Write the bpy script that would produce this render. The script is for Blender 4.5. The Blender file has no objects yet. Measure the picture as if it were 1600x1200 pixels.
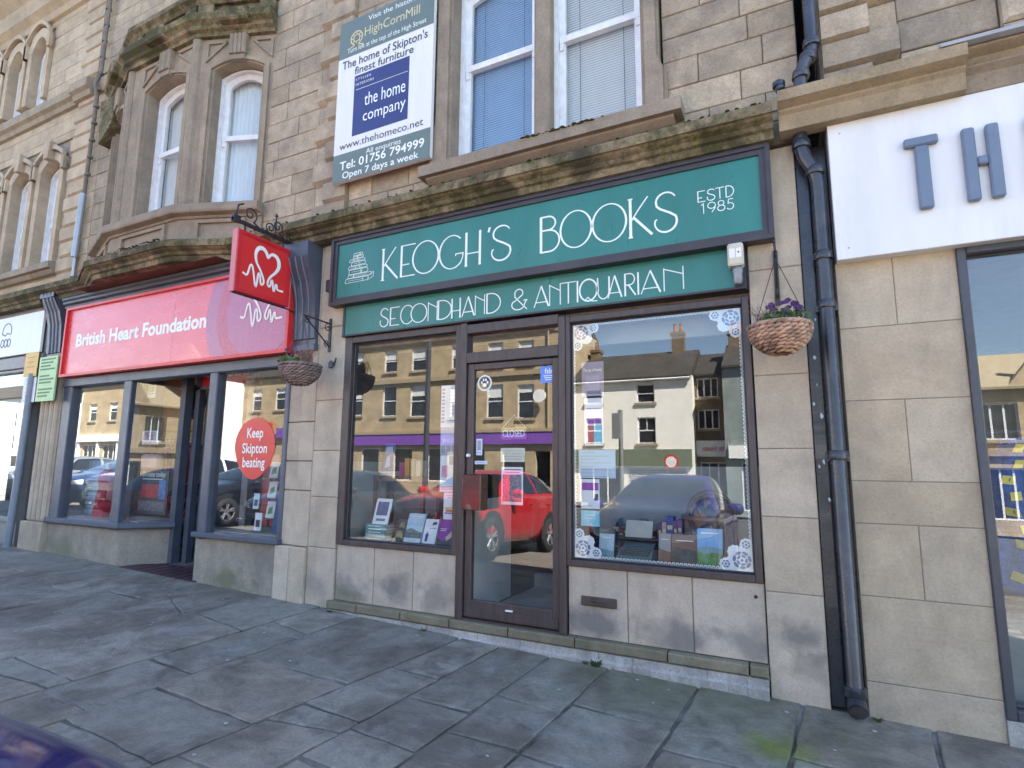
import bpy, math, random
from mathutils import Vector, Matrix
R = math.radians
SC = bpy.context.scene
COL = SC.collection

# ------------------------------------------------------------------ camera, sky, sun, exposure
cam_d = bpy.data.cameras.new("camera")
cam_d.sensor_fit = 'HORIZONTAL'; cam_d.sensor_width = 36.0; cam_d.lens = 19.665
cam_d.clip_start = 0.05; cam_d.clip_end = 1500.0
cam = bpy.data.objects.new("camera", cam_d); COL.objects.link(cam)
_rt = Vector((0.89689026, 0.44218213, 0.00792641))
_dn = Vector((-0.05545061, 0.13021723, -0.98993369))
_fw = Vector((-0.43876314, 0.88742236, 0.14130983))
cam.matrix_world = Matrix(((_rt.x, -_dn.x, -_fw.x, 0.0), (_rt.y, -_dn.y, -_fw.y, -4.0),
                           (_rt.z, -_dn.z, -_fw.z, 1.41), (0, 0, 0, 1)))
SC.camera = cam

SUN_EL, SUN_AZ = 50.0, 58.0          # azimuth measured from +Y towards +X
w = bpy.data.worlds.new("World"); SC.world = w; w.use_nodes = True
_n = w.node_tree
_bg = _n.nodes['Background']; _bg.inputs[1].default_value = 0.063
_sky = _n.nodes.new('ShaderNodeTexSky'); _sky.sky_type = 'NISHITA'; _sky.sun_disc = False
_sky.sun_elevation = R(SUN_EL); _sky.sun_rotation = R(SUN_AZ)
_sky.air_density = 1.0; _sky.dust_density = 0.7; _sky.ozone_density = 1.4
_n.links.new(_sky.outputs[0], _bg.inputs[0])
sun_d = bpy.data.lights.new("sun", 'SUN'); sun_d.energy = 5.0; sun_d.angle = R(0.53); sun_d.color = (1.0, 0.95, 0.88)
sun = bpy.data.objects.new("sun", sun_d); COL.objects.link(sun)
_sd = Vector((math.sin(R(SUN_AZ)) * math.cos(R(SUN_EL)), math.cos(R(SUN_AZ)) * math.cos(R(SUN_EL)), math.sin(R(SUN_EL))))
sun.rotation_euler = (-_sd).to_track_quat('-Z', 'Y').to_euler()
SC.view_settings.view_transform = 'Standard'; SC.view_settings.look = 'None'
SC.view_settings.exposure = 3.34; SC.view_settings.gamma = 1.0
SC.cycles.max_bounces = 10; SC.cycles.transparent_max_bounces = 16
SC.cycles.glossy_bounces = 4; SC.cycles.diffuse_bounces = 4
SC.cycles.caustics_reflective = False; SC.cycles.caustics_refractive = False
SC.cycles.sample_clamp_indirect = 8.0
SC.cycles.use_denoising = True

# ------------------------------------------------------------------ mesh helpers
class MB:
    """Collects faces; build() links them as ONE mesh object."""
    def __init__(s, T=None):
        s.v = []; s.f = []; s.m = []; s.T = T
    def add(s, vs, fs, mi=0):
        b = len(s.v)
        s.v += [tuple(s.T(*p)) if s.T else tuple(p) for p in vs]
        for f in fs:
            s.f.append(tuple(b + i for i in f)); s.m.append(mi)
        return s
    def box(s, x0, x1, y0, y1, z0, z1, mi=0):
        v = [(x0, y0, z0), (x1, y0, z0), (x1, y1, z0), (x0, y1, z0), (x0, y0, z1), (x1, y0, z1), (x1, y1, z1), (x0, y1, z1)]
        return s.add(v, [(0, 3, 2, 1), (4, 5, 6, 7), (0, 1, 5, 4), (1, 2, 6, 5), (2, 3, 7, 6), (3, 0, 4, 7)], mi)
    def cbox(s, x0, x1, y0, y1, z0, z1, c=0.006, mi=0):
        """box whose front (-y) edges are chamfered"""
        v = [(x0, y1, z0), (x1, y1, z0), (x1, y1, z1), (x0, y1, z1),
             (x0, y0 + c, z0), (x1, y0 + c, z0), (x1, y0 + c, z1), (x0, y0 + c, z1),
             (x0 + c, y0, z0 + c), (x1 - c, y0, z0 + c), (x1 - c, y0, z1 - c), (x0 + c, y0, z1 - c)]
        f = [(0, 3, 2, 1), (8, 9, 10, 11)]
        for i in range(4):
            j = (i + 1) % 4
            f.append((i, j, 4 + j, 4 + i)); f.append((4 + i, 4 + j, 8 + j, 8 + i))
        return s.add(v, f, mi)
    def bbox(s, x0, x1, y0, y1, z0, z1, c=0.01, mi=0):
        """box with all edges chamfered"""
        vs = []; idx = {}
        for i, x in enumerate((x0, x1)):
            for j, y in enumerate((y0, y1)):
                for k, z in enumerate((z0, z1)):
                    sx, sy, sz = (1, -1)[i] * c, (1, -1)[j] * c, (1, -1)[k] * c
                    for a, p in enumerate(((x, y + sy, z + sz), (x + sx, y, z + sz), (x + sx, y + sy, z))):
                        idx[(i, j, k, a)] = len(vs); vs.append(p)
        fs = []
        q = lambda a, i, j, k: idx[(i, j, k, a)]
        for i in (0, 1):
            fs.append((q(0, i, 0, 0), q(0, i, 1, 0), q(0, i, 1, 1), q(0, i, 0, 1)))
            fs.append((q(1, 0, i, 0), q(1, 1, i, 0), q(1, 1, i, 1), q(1, 0, i, 1)))
            fs.append((q(2, 0, 0, i), q(2, 1, 0, i), q(2, 1, 1, i), q(2, 0, 1, i)))
            for j in (0, 1):
                fs.append((q(0, i, j, 0), q(0, i, j, 1), q(1, i, j, 1), q(1, i, j, 0)))
                fs.append((q(0, i, 0, j), q(0, i, 1, j), q(2, i, 1, j), q(2, i, 0, j)))
                fs.append((q(1, 0, i, j), q(1, 1, i, j), q(2, 1, i, j), q(2, 0, i, j)))
                for k in (0, 1):
                    fs.append((q(0, i, j, k), q(1, i, j, k), q(2, i, j, k)))
        return s.add(vs, fs, mi)
    def prism(s, poly, y0, y1, mi=0):
        """poly of (x,z) extruded from y0 to y1"""
        n = len(poly)
        v = [(x, y0, z) for x, z in poly] + [(x, y1, z) for x, z in poly]
        f = [tuple(range(n)), tuple(range(2 * n - 1, n - 1, -1))]
        f += [(i, n + i, n + (i + 1) % n, (i + 1) % n) for i in range(n)]
        return s.add(v, f, mi)
    def ring(s, outer, inner, y0, y1, mi=0, closed=True):
        n = len(outer); v = []
        for (a, b), (c, d) in zip(outer, inner):
            v += [(a, y0, b), (c, y0, d), (c, y1, d), (a, y1, b)]
        f = []
        for i in range(n if closed else n - 1):
            p, q = 4 * i, 4 * ((i + 1) % n)
            for k in range(4):
                f.append((p + k, p + (k + 1) % 4, q + (k + 1) % 4, q + k))
        if not closed:
            f += [(0, 1, 2, 3), (4 * n - 4, 4 * n - 3, 4 * n - 2, 4 * n - 1)]
        return s.add(v, f, mi)
    def tube(s, path, r, n=8, mi=0, closed=False):
        P = [Vector(p) for p in path]; m = len(P)
        rr = r if isinstance(r, (list, tuple)) else [r] * m
        up = None; v = []
        for i in range(m):
            if closed: t = P[(i + 1) % m] - P[i - 1]
            else: t = P[min(i + 1, m - 1)] - P[max(i - 1, 0)]
            if t.length < 1e-9: t = Vector((0, 0, 1))
            t.normalize()
            if up is None:
                up = Vector((0, 0, 1)) if abs(t.z) < 0.9 else Vector((1, 0, 0))
            a = up - t * up.dot(t)
            if a.length < 1e-6: a = t.orthogonal()
            a.normalize(); b = t.cross(a); up = a
            for k in range(n):
                an = 2 * math.pi * k / n
                v.append(tuple(P[i] + (a * math.cos(an) + b * math.sin(an)) * rr[i]))
        f = []
        for i in range(m if closed else m - 1):
            j = (i + 1) % m
            for k in range(n):
                f.append((i * n + k, i * n + (k + 1) % n, j * n + (k + 1) % n, j * n + k))
        if not closed:
            f += [tuple(range(n - 1, -1, -1)), tuple(range((m - 1) * n, m * n))]
        return s.add(v, f, mi)
    def lathe(s, prof, cx, cy, cz=0, n=24, mi=0, ax='z', caps=True):
        v = []; m = len(prof)
        for r, h in prof:
            for k in range(n):
                a = 2 * math.pi * k / n
                c, d = r * math.cos(a), r * math.sin(a)
                v.append((cx + c, cy + d, cz + h) if ax == 'z' else (cx + h, cy + c, cz + d) if ax == 'x' else (cx + c, cy + h, cz + d))
        f = [(i * n + k, i * n + (k + 1) % n, (i + 1) * n + (k + 1) % n, (i + 1) * n + k) for i in range(m - 1) for k in range(n)]
        if caps and prof[0][0] > 1e-6: f.append(tuple(range(n - 1, -1, -1)))
        if caps and prof[-1][0] > 1e-6: f.append(tuple(range((m - 1) * n, m * n)))
        return s.add(v, f, mi)
    def mould(s, path, prof, mi=0):
        """prof of (out,z) swept along plan path of (x,y); outward is to the right hand of travel (-y for +x travel)"""
        n = len(path); D = []
        for i in range(n - 1):
            d = Vector((path[i + 1][0] - path[i][0], path[i + 1][1] - path[i][1])); d.normalize(); D.append(Vector((d.y, -d.x)))
        v = []; m = len(prof)
        for i in range(n):
            a = D[max(i - 1, 0)]; b = D[min(i, n - 2)]
            t = a + b; t = t / t.length_squared * 2 if t.length > 1e-6 else a
            for o, z in prof:
                v.append((path[i][0] + t.x * o, path[i][1] + t.y * o, z))
        f = [(i * m + k, i * m + k + 1, (i + 1) * m + k + 1, (i + 1) * m + k) for i in range(n - 1) for k in range(m - 1)]
        f += [tuple(range(m)), tuple(range((n - 1) * m, n * m))]
        return s.add(v, f, mi)
    def stroke(s, pts, wd, y, mi=0, th=0.003, closed=False):
        """ribbon of width wd along (x,z) points, raised th in front of y"""
        n = len(pts); P = [Vector(p) for p in pts]; L = []; Rr = []
        ws = wd if isinstance(wd, (list, tuple)) else [wd] * n
        for i in range(n):
            a = P[i] - P[i - 1] if (i > 0 or closed) else P[1] - P[0]
            b = P[(i + 1) % n] - P[i] if (i < n - 1 or closed) else a
            a = a.normalized(); b = b.normalized()
            na = Vector((-a.y, a.x)); nb = Vector((-b.y, b.x)); t = na + nb
            if t.length < 0.3: t = na
            else: t = t / max(t.length_squared, 1e-6) * 2
            if t.length > 2.0: t = t.normalized() * 2.0
            L.append(P[i] + t * ws[i] / 2); Rr.append(P[i] - t * ws[i] / 2)
        return s.ring([tuple(p) for p in L], [tuple(p) for p in Rr], y - th, y, mi, closed)
    def quad(s, a, b, c, d, mi=0):
        return s.add([a, b, c, d], [(0, 1, 2, 3)], mi)
    def build(s, name, mats, parent=None, smooth=False, local=False):
        me = bpy.data.meshes.new(name)
        vs = s.v
        if parent is not None and not local:
            o = parent.get('_o'); o = tuple(o) if o is not None else (0, 0, 0)
            vs = [(x - o[0], y - o[1], z - o[2]) for x, y, z in vs]
        me.from_pydata(vs, [], s.f); me.validate(clean_customdata=False)
        mats = mats if isinstance(mats, (list, tuple)) else [mats]
        for m in mats: me.materials.append(m)
        if len(mats) > 1 and len(me.polygons) == len(s.m): me.polygons.foreach_set('material_index', s.m)
        if smooth: me.polygons.foreach_set('use_smooth', [True] * len(me.polygons))
        me.update()
        ob = bpy.data.objects.new(name, me); COL.objects.link(ob)
        if parent is not None:
            ob.parent = parent
            if parent.get('_o') is not None and not local: ob['_o'] = parent['_o']
        return ob

def split_x(mb, name, mats, parent, cuts):
    """one part per bin of x between the cuts"""
    bins = {}
    for f, m in zip(mb.f, mb.m):
        cx = sum(mb.v[i][0] for i in f) / len(f); bins.setdefault(sum(cx > c for c in cuts), []).append((f, m))
    out = []
    for k in sorted(bins):
        q = MB(); idx = {}
        for f, m in bins[k]:
            g = []
            for i in f:
                if i not in idx: idx[i] = len(q.v); q.v.append(mb.v[i])
                g.append(idx[i])
            q.f.append(tuple(g)); q.m.append(m)
        out.append(q.build(name, mats, parent))
    return out
def autosmooth(ob, ang=40):
    me = ob.data
    me.polygons.foreach_set('use_smooth', [True] * len(me.polygons))
    me.set_sharp_from_angle(angle=R(ang)); return ob

def tag(o, label, cat, group=None, kind=None):
    if label: o['label'] = label
    if cat: o['category'] = cat
    if group: o['group'] = group
    if kind: o['kind'] = kind
    return o
def thing(name, label, cat, loc=(0, 0, 0), group=None):
    """an Empty at the thing's base that parents its parts; parts are given in world coordinates"""
    o = bpy.data.objects.new(name, None); COL.objects.link(o); o.empty_display_size = 0.2
    o.location = loc; o['_o'] = list(loc)
    return tag(o, label, cat, group)
def single(mb, name, mats, label, cat, group=None, smooth=False, base=None):
    """a thing that is one mesh, with its origin at its own base"""
    if base is None:
        xs = [p[0] for p in mb.v]; ys = [p[1] for p in mb.v]; zs = [p[2] for p in mb.v]
        base = ((min(xs) + max(xs)) / 2, (min(ys) + max(ys)) / 2, min(zs))
    mb.v = [(x - base[0], y - base[1], z - base[2]) for x, y, z in mb.v]
    o = mb.build(name, mats, None, smooth); o.location = base
    return tag(o, label, cat, group)
def struct(mb, name, mats, smooth=False):
    o = mb.build(name, mats, None, smooth); o['kind'] = 'structure'; return o
def copy_tree(o, parent=None):
    c = o.copy(); COL.objects.link(c)
    if parent is not None: c.parent = parent
    for ch in list(o.children): copy_tree(ch, c)
    return c
def plane(p0, p1):
    """vertical plane through plan points: (u along, w inward, v up) -> world, u in metres from p0"""
    d = Vector((p1[0] - p0[0], p1[1] - p0[1])); d.normalize(); nx, ny = -d.y, d.x
    return lambda u, w_, v: (p0[0] + d.x * u + nx * w_, p0[1] + d.y * u + ny * w_, v)

_HC = None
def text(mb, body, x0, z0, h, y, width=None, bold=0.0, th=0.002, mi=0, shear=0.0, align='L', space=1.0):
    """lettering of cap height h with its baseline at z0 on the plane y (reading along +x), raised by th"""
    global _HC
    def curve(b, off=0):
        c = bpy.data.curves.new('t', 'FONT'); c.body = b; c.offset = off; c.shear = shear; c.space_character = space
        c.resolution_u = 3
        o = bpy.data.objects.new('t', c); COL.objects.link(o)
        bpy.context.view_layer.update()
        m = bpy.data.meshes.new_from_object(o.evaluated_get(bpy.context.evaluated_depsgraph_get()))
        bpy.data.objects.remove(o); bpy.data.curves.remove(c)
        vs = [tuple(v.co) for v in m.vertices]; fs = [tuple(p.vertices) for p in m.polygons]; bpy.data.meshes.remove(m)
        return vs, fs
    if _HC is None:
        _HC = max(p[1] for p in curve('H')[0])
    vs, fs = curve(body, bold)
    if not vs: return mb
    a = min(p[0] for p in vs); b = max(p[0] for p in vs); k = h / _HC
    kx = width / (b - a) if width else k
    ox = {'L': x0, 'C': x0 - (b - a) * kx / 2, 'R': x0 - (b - a) * kx}[align]
    return mb.add([(ox + (p[0] - a) * kx, y - th, z0 + p[1] * k) for p in vs], fs, mi)

def arcpts(cx, cz, rx, rz, a0, a1, n=24):
    return [(cx + rx * math.cos(R(a0 + (a1 - a0) * i / n)), cz + rz * math.sin(R(a0 + (a1 - a0) * i / n))) for i in range(n + 1)]
def archtop(x0, x1, zs, rise, n=12):
    """points from (x0,zs) over the crown to (x1,zs)"""
    return [(x0 + (x1 - x0) * i / n, zs + rise * (1 - (2 * i / n - 1) ** 2)) for i in range(n + 1)]
# ------------------------------------------------------------------ materials
def _nt(name):
    m = bpy.data.materials.new(name); m.use_nodes = True
    t = m.node_tree; return m, t, t.nodes['Principled BSDF']
def N(t, typ, **kw):
    n = t.nodes.new('ShaderNode' + typ)
    for k, v in kw.items():
        if k.startswith('i_'):
            k = k[2:]; n.inputs[int(k) if k.isdigit() else k.replace('_', ' ')].default_value = v
        else: setattr(n, k, v)
    return n
def L(t, a, b): t.links.new(a, b)
def coords(t, scale=(1, 1, 1), kind='Object'):
    c = N(t, 'TexCoord'); m = N(t, 'Mapping'); m.inputs['Scale'].default_value = scale
    L(t, c.outputs[kind], m.inputs[0]); return m.outputs[0]
def noise(t, vec, scale, detail=4, rough=0.55, dist=0.0):
    n = N(t, 'TexNoise'); n.inputs['Scale'].default_value = scale; n.inputs['Detail'].default_value = detail
    n.inputs['Roughness'].default_value = rough; n.inputs['Distortion'].default_value = dist
    L(t, vec, n.inputs['Vector']); return n.outputs['Fac']
def rng(t, v, a, b, c, d):
    n = N(t, 'MapRange'); n.clamp = True
    for i, x in enumerate((a, b, c, d)): n.inputs[1 + i].default_value = x
    L(t, v, n.inputs[0]); return n.outputs[0]
def mixc(t, fac, a, b, mode='MIX'):
    n = N(t, 'Mix', data_type='RGBA', blend_type=mode)
    for s, v in ((0, fac), (6, a), (7, b)):
        if hasattr(v, 'is_linked') or hasattr(v, 'links'): L(t, v, n.inputs[s])
        elif s == 0: n.inputs[0].default_value = v
        else: n.inputs[s].default_value = (*v, 1)
    return n.outputs[2]
def scale_col(t, col, fac):
    n = N(t, 'VectorMath', operation='SCALE')
    if hasattr(col, 'links'): L(t, col, n.inputs[0])
    else: n.inputs[0].default_value = col
    L(t, fac, n.inputs['Scale']); return n.outputs[0]
def math2(t, op, a, b):
    n = N(t, 'Math', operation=op)
    for i, v in enumerate((a, b)):
        if hasattr(v, 'links'): L(t, v, n.inputs[i])
        else: n.inputs[i].default_value = v
    return n.outputs[0]
def bump(t, h, bs, strength, dist=0.02):
    b = N(t, 'Bump'); b.inputs['Strength'].default_value = strength; b.inputs['Distance'].default_value = dist
    L(t, h, b.inputs['Height']); L(t, b.outputs[0], bs.inputs['Normal'])

def mat(name, col, rough=0.5, metal=0.0, coat=0.0, var=0.10, vs=7.0, bmp=0.0, bs=60.0, island=0.0, spec=0.5, emit=0.0, vsc=(1, 1, 1), grime=0.0):
    m, t, b = _nt(name)
    v = coords(t, vsc)
    f = rng(t, noise(t, v, vs, 5), 0.3, 0.7, 1 - var, 1 + var)
    if island:
        g = N(t, 'NewGeometry'); f = math2(t, 'MULTIPLY', f, rng(t, g.outputs['Random Per Island'], 0, 1, 1 - island, 1 + island))
    c = scale_col(t, col, f)
    if grime:
        c = mixc(t, rng(t, noise(t, v, vs * 0.45 + 1.3, 7, 0.65), 0.5, 0.72, 0, grime), c, (0.16, 0.15, 0.13))
    L(t, c, b.inputs['Base Color'])
    b.inputs['Roughness'].default_value = rough; b.inputs['Metallic'].default_value = metal
    b.inputs['Coat Weight'].default_value = coat; b.inputs['Specular IOR Level'].default_value = spec
    L(t, rng(t, noise(t, v, vs * 3.1, 4), 0.3, 0.7, max(rough - 0.06, 0.02), min(rough + 0.08, 1)), b.inputs['Roughness'])
    if bmp: bump(t, noise(t, v, bs, 5), b, bmp)
    if emit:
        b.inputs['Emission Color'].default_value = (*col, 1); b.inputs['Emission Strength'].default_value = emit
    return m

def stone(name, col, col2, col3, island=0.12, grain=0.16, stain=0.0, stain_col=(0.10, 0.09, 0.085), moss=0.0, moss_col=(0.055, 0.06, 0.02),
          bmp=0.35, big=0.9, spots=None, streak=(2.2, 2.2, 0.5), stain_lo=0.5, stain_hi=0.72, lichen=0.0):
    """weathered sandstone: bed colour, blotches, grain, per block tint, vertical stains, growth"""
    m, t, b = _nt(name)
    v = coords(t)
    g = N(t, 'NewGeometry'); ri = g.outputs['Random Per Island']
    c = mixc(t, rng(t, noise(t, v, big, 6, 0.6, 0.4), 0.35, 0.68, 0, 1), col, col2)
    # tint per block: some warmer, some greyer
    c = mixc(t, rng(t, ri, 0.55, 1.0, 0, 0.75), c, col3)
    wn = N(t, 'TexWhiteNoise', noise_dimensions='1D'); L(t, ri, wn.inputs['W'])
    f = rng(t, wn.outputs['Value'], 0, 1, 1 - island, 1 + island)
    f = math2(t, 'MULTIPLY', f, rng(t, noise(t, v, 55, 8, 0.7), 0.25, 0.75, 1 - grain, 1 + grain))
    f = math2(t, 'MULTIPLY', f, rng(t, noise(t, v, 6, 5, 0.6), 0.3, 0.7, 1 - grain * 0.7, 1 + grain * 0.7))
    f = math2(t, 'MULTIPLY', f, rng(t, noise(t, v, 1.7, 5, 0.65, 0.8), 0.3, 0.7, 0.84, 1.13))
    f = math2(t, 'MULTIPLY', f, rng(t, noise(t, v, 95, 2, 0.5), 0.60, 0.72, 1.0, 0.72))
    c = scale_col(t, c, f)
    if stain:
        vv = coords(t, streak)
        c = mixc(t, rng(t, noise(t, vv, 1.6, 8, 0.68, 0.6), stain_lo, stain_hi, 0, stain), c, stain_col)
    if spots:
        for (px, py, pz, rx, rz, amt, sc) in spots:
            mp = N(t, 'Mapping', vector_type='POINT')
            mp.inputs['Location'].default_value = (-px / rx, -py / 2.0, -pz / rz); mp.inputs['Scale'].default_value = (1 / rx, 0.5, 1 / rz)
            L(t, g.outputs['Position'], mp.inputs[0])
            ln = N(t, 'VectorMath', operation='LENGTH'); L(t, mp.outputs[0], ln.inputs[0])
            d = math2(t, 'ADD', ln.outputs['Value'], math2(t, 'MULTIPLY', math2(t, 'SUBTRACT', noise(t, v, 5, 6, 0.6), 0.5), 2.6))
            c = mixc(t, rng(t, d, 0.25, 1.05, amt, 0), c, sc)
    if moss:
        k = rng(t, noise(t, v, 3.3, 8, 0.7, 0.5), 0.40, 0.56, 0, 1)
        k2 = rng(t, noise(t, v, 24, 6, 0.7), 0.35, 0.62, 0, 1)
        c = mixc(t, math2(t, 'MULTIPLY', math2(t, 'MULTIPLY', k, k2), moss), c, moss_col)
    if lichen:
        c = mixc(t, rng(t, noise(t, v, 70, 3, 0.5), 0.68, 0.72, 0, lichen), c, (0.42, 0.42, 0.36))
    L(t, c, b.inputs['Base Color'])
    b.inputs['Roughness'].default_value = 0.88; b.inputs['Specular IOR Level'].default_value = 0.25
    h = math2(t, 'ADD', noise(t, v, 38, 8, 0.7), math2(t, 'MULTIPLY', noise(t, v, 5, 5), 1.5))
    bump(t, h, b, bmp, 0.012)
    return m

def glass(name, tint=(0.92, 0.95, 0.94), wav=0.0, boost=1.0, dust=0.05):
    m = bpy.data.materials.new(name); m.use_nodes = True; t = m.node_tree
    t.nodes.remove(t.nodes['Principled BSDF']); out = t.nodes['Material Output']
    tr = N(t, 'BsdfTransparent'); tr.inputs[0].default_value = (*tint, 1)
    gl = N(t, 'BsdfGlossy'); gl.inputs['Roughness'].default_value = 0.0; gl.inputs[0].default_value = (1, 1, 1, 1)
    g = N(t, 'NewGeometry'); dt = N(t, 'VectorMath', operation='DOT_PRODUCT'); L(t, g.outputs['Incoming'], dt.inputs[0]); L(t, g.outputs['True Normal'], dt.inputs[1])
    c1 = math2(t, 'SUBTRACT', 1.0, math2(t, 'ABSOLUTE', dt.outputs['Value'], 0.0))
    fr = math2(t, 'ADD', 0.042, math2(t, 'MULTIPLY', 0.958, math2(t, 'POWER', c1, 5.0)))      # Schlick, both faces of the pane
    bq = math2(t, 'DIVIDE', math2(t, 'MULTIPLY', fr, 2 * boost), math2(t, 'ADD', fr, 1.0))
    bq = math2(t, 'MINIMUM', bq, 1.0)
    mx = N(t, 'MixShader'); L(t, bq, mx.inputs[0]); L(t, tr.outputs[0], mx.inputs[1]); L(t, gl.outputs[0], mx.inputs[2])
    if wav:
        bp = N(t, 'Bump'); bp.inputs['Strength'].default_value = wav; bp.inputs['Distance'].default_value = 0.02
        L(t, noise(t, coords(t), 1.1, 1, 0.4), bp.inputs['Height']); L(t, bp.outputs[0], gl.inputs['Normal'])
    # faint dust and wipe marks on the pane
    df = N(t, 'BsdfDiffuse'); df.inputs[0].default_value = (.7, .7, .68, 1); m2 = N(t, 'MixShader'); v = coords(t, (1, 1, .45))
    L(t, rng(t, noise(t, v, 2.6, 6, 0.65, 1.5), 0.40, 0.75, 0.0, dust), m2.inputs[0]); L(t, mx.outputs[0], m2.inputs[1]); L(t, df.outputs[0], m2.inputs[2])
    L(t, m2.outputs[0], out.inputs[0]); return m

def flags_mat(name, c1, c2, c3):
    m, t, b = _nt(name); v = coords(t)
    g = N(t, 'NewGeometry'); ri = g.outputs['Random Per Island']
    cr = N(t, 'ValToRGB'); L(t, ri, cr.inputs[0]); e = cr.color_ramp.elements
    e[0].color = (*c1, 1); e[1].color = (*c2, 1); x = e.new(0.5); x.color = (*c3, 1); x = e.new(0.25); x.color = (*c2, 1); x = e.new(0.78); x.color = (*c1, 1)
    c = cr.outputs[0]
    c = mixc(t, rng(t, noise(t, v, 1.9, 7, 0.62, 0.6), 0.45, 0.62, 0, 0.8), c, (0.125, 0.105, 0.084))
    c = mixc(t, rng(t, noise(t, v, 4.2, 7, 0.66, 1.2), 0.55, 0.70, 0, 0.6), c, (0.075, 0.070, 0.066))
    c = mixc(t, rng(t, noise(t, coords(t, (1.0, 1.0, 1.0)), 2.6, 6, 0.7, 0.3), 0.57, 0.70, 0, 0.5), c, (0.25, 0.255, 0.25))
    # green algae near the wall foot and on the right hand flags
    tc = N(t, 'TexCoord'); mp = N(t, 'Mapping'); mp.inputs['Location'].default_value = (0.55, 0.25, 0); mp.inputs['Scale'].default_value = (0.75, 1.5, 1)
    L(t, tc.outputs['Object'], mp.inputs[0]); ln = N(t, 'VectorMath', operation='LENGTH'); L(t, mp.outputs[0], ln.inputs[0])
    d = math2(t, 'ADD', ln.outputs['Value'], math2(t, 'MULTIPLY', math2(t, 'SUBTRACT', noise(t, v, 3.1, 7, 0.65), 0.5), 2.2))
    c = mixc(t, rng(t, d, 0.1, 1.0, 0.55, 0), c, (0.095, 0.105, 0.045))
    mp = N(t, 'Mapping'); mp.inputs['Location'].default_value = (0.55, 3.6, 0); mp.inputs['Scale'].default_value = (4.2, 6.0, 1)
    L(t, tc.outputs['Object'], mp.inputs[0]); ln = N(t, 'VectorMath', operation='LENGTH'); L(t, mp.outputs[0], ln.inputs[0])
    d = math2(t, 'ADD', ln.outputs['Value'], math2(t, 'MULTIPLY', math2(t, 'SUBTRACT', noise(t, v, 7, 7, 0.65), 0.5), 1.6))
    c = mixc(t, rng(t, d, 0.2, 1.1, 0.8, 0), c, (0.15, 0.18, 0.030))
    f = rng(t, noise(t, v, 70, 8, 0.7), 0.25, 0.75, 0.78, 1.22)
    f = math2(t, 'MULTIPLY', f, rng(t, noise(t, v, 9, 6, 0.6), 0.3, 0.7, 0.82, 1.18))
    L(t, scale_col(t, c, f), b.inputs['Base Color'])
    L(t, rng(t, noise(t, v, 5, 4), 0.3, 0.7, 0.62, 0.9), b.inputs['Roughness']); b.inputs['Specular IOR Level'].default_value = 0.3
    # laminated, slightly riven surface
    h = math2(t, 'ADD', noise(t, v, 30, 8, 0.7), math2(t, 'MULTIPLY', noise(t, coords(t, (1, 2.4, 1)), 2.6, 7, 0.7, 1.0), 3.0))
    bump(t, h, b, 0.5, 0.012); return m

def brickmat(name, c1, c2, mortar, bw=0.5, bh=0.22, ms=0.008, bmp=0.3, vec='xz', rough=0.85):
    m, t, b = _nt(name)
    tc = N(t, 'TexCoord'); sp = N(t, 'SeparateXYZ'); cb = N(t, 'CombineXYZ'); L(t, tc.outputs['Object'], sp.inputs[0])
    L(t, math2(t, 'ADD', sp.outputs[0], sp.outputs[1]) if vec == 'xz' else sp.outputs[0], cb.inputs[0])
    L(t, sp.outputs[2 if vec == 'xz' else 1], cb.inputs[1])
    br = N(t, 'TexBrick'); br.inputs['Scale'].default_value = 1.0; br.inputs['Brick Width'].default_value = bw; br.inputs['Row Height'].default_value = bh
    br.inputs['Mortar Size'].default_value = ms; br.inputs['Bias'].default_value = 0.0
    for i, cc in ((1, c1), (2, c2), (3, mortar)): br.inputs[i].default_value = (*cc, 1)
    L(t, cb.outputs[0], br.inputs[0]); v = tc.outputs['Object']
    f = math2(t, 'MULTIPLY', rng(t, noise(t, v, 1.2, 6), 0.3, 0.7, 0.8, 1.2), rng(t, noise(t, v, 25, 6, 0.7), 0.3, 0.7, 0.85, 1.15))
    L(t, scale_col(t, br.outputs[0], f), b.inputs['Base Color']); b.inputs['Roughness'].default_value = rough
    bump(t, br.outputs['Fac'], b, -bmp, 0.01); return m

BEIGE = stone('cleaned_ashlar', (0.43, 0.357, 0.262), (0.465, 0.39, 0.29), (0.42, 0.34, 0.235), 0.05, 0.13, 0.35, (0.24, 0.215, 0.18), bmp=0.22, stain_lo=0.52)
RISER = stone('riser_ashlar', (0.45, 0.385, 0.31), (0.48, 0.415, 0.335), (0.43, 0.36, 0.28), 0.05, 0.10, 0.35, (0.20, 0.185, 0.165), bmp=0.22,
              spots=[(-3.55, 0, .30, .22, .16, .6, (.15, .145, .14)), (-3.05, 0, .36, .26, .15, .7, (.13, .13, .13)), (-2.7, 0, .30, .22, .18, .6, (.15, .14, .13)),
                     (-1.3, 0, .29, .30, .14, .75, (.13, .13, .13)), (-.75, 0, .27, .28, .16, .7, (.13, .13, .13)), (-.3, 0, .30, .2, .14, .6, (.15, .145, .14)), (-3.6, 0, .22, .3, .08, .5, (.12, .13, .06))])
PIER = stone('pier_ashlar', (0.44, 0.372, 0.285), (0.475, 0.405, 0.315), (0.425, 0.35, 0.255), 0.06, 0.13, 0.35, (0.24, 0.215, 0.18), bmp=0.22,
             spots=[(-.02, 0, .36, .22, .14, .75, (.15, .145, .135)), (.02, 0, .2, .2, .1, .5, (.2, .18, .15)), (.5, 0, .1, .3, .06, .5, (.17, .15, .12)), (-4.0, 0, .3, .2, .14, .5, (.2, .19, .17))])
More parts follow.
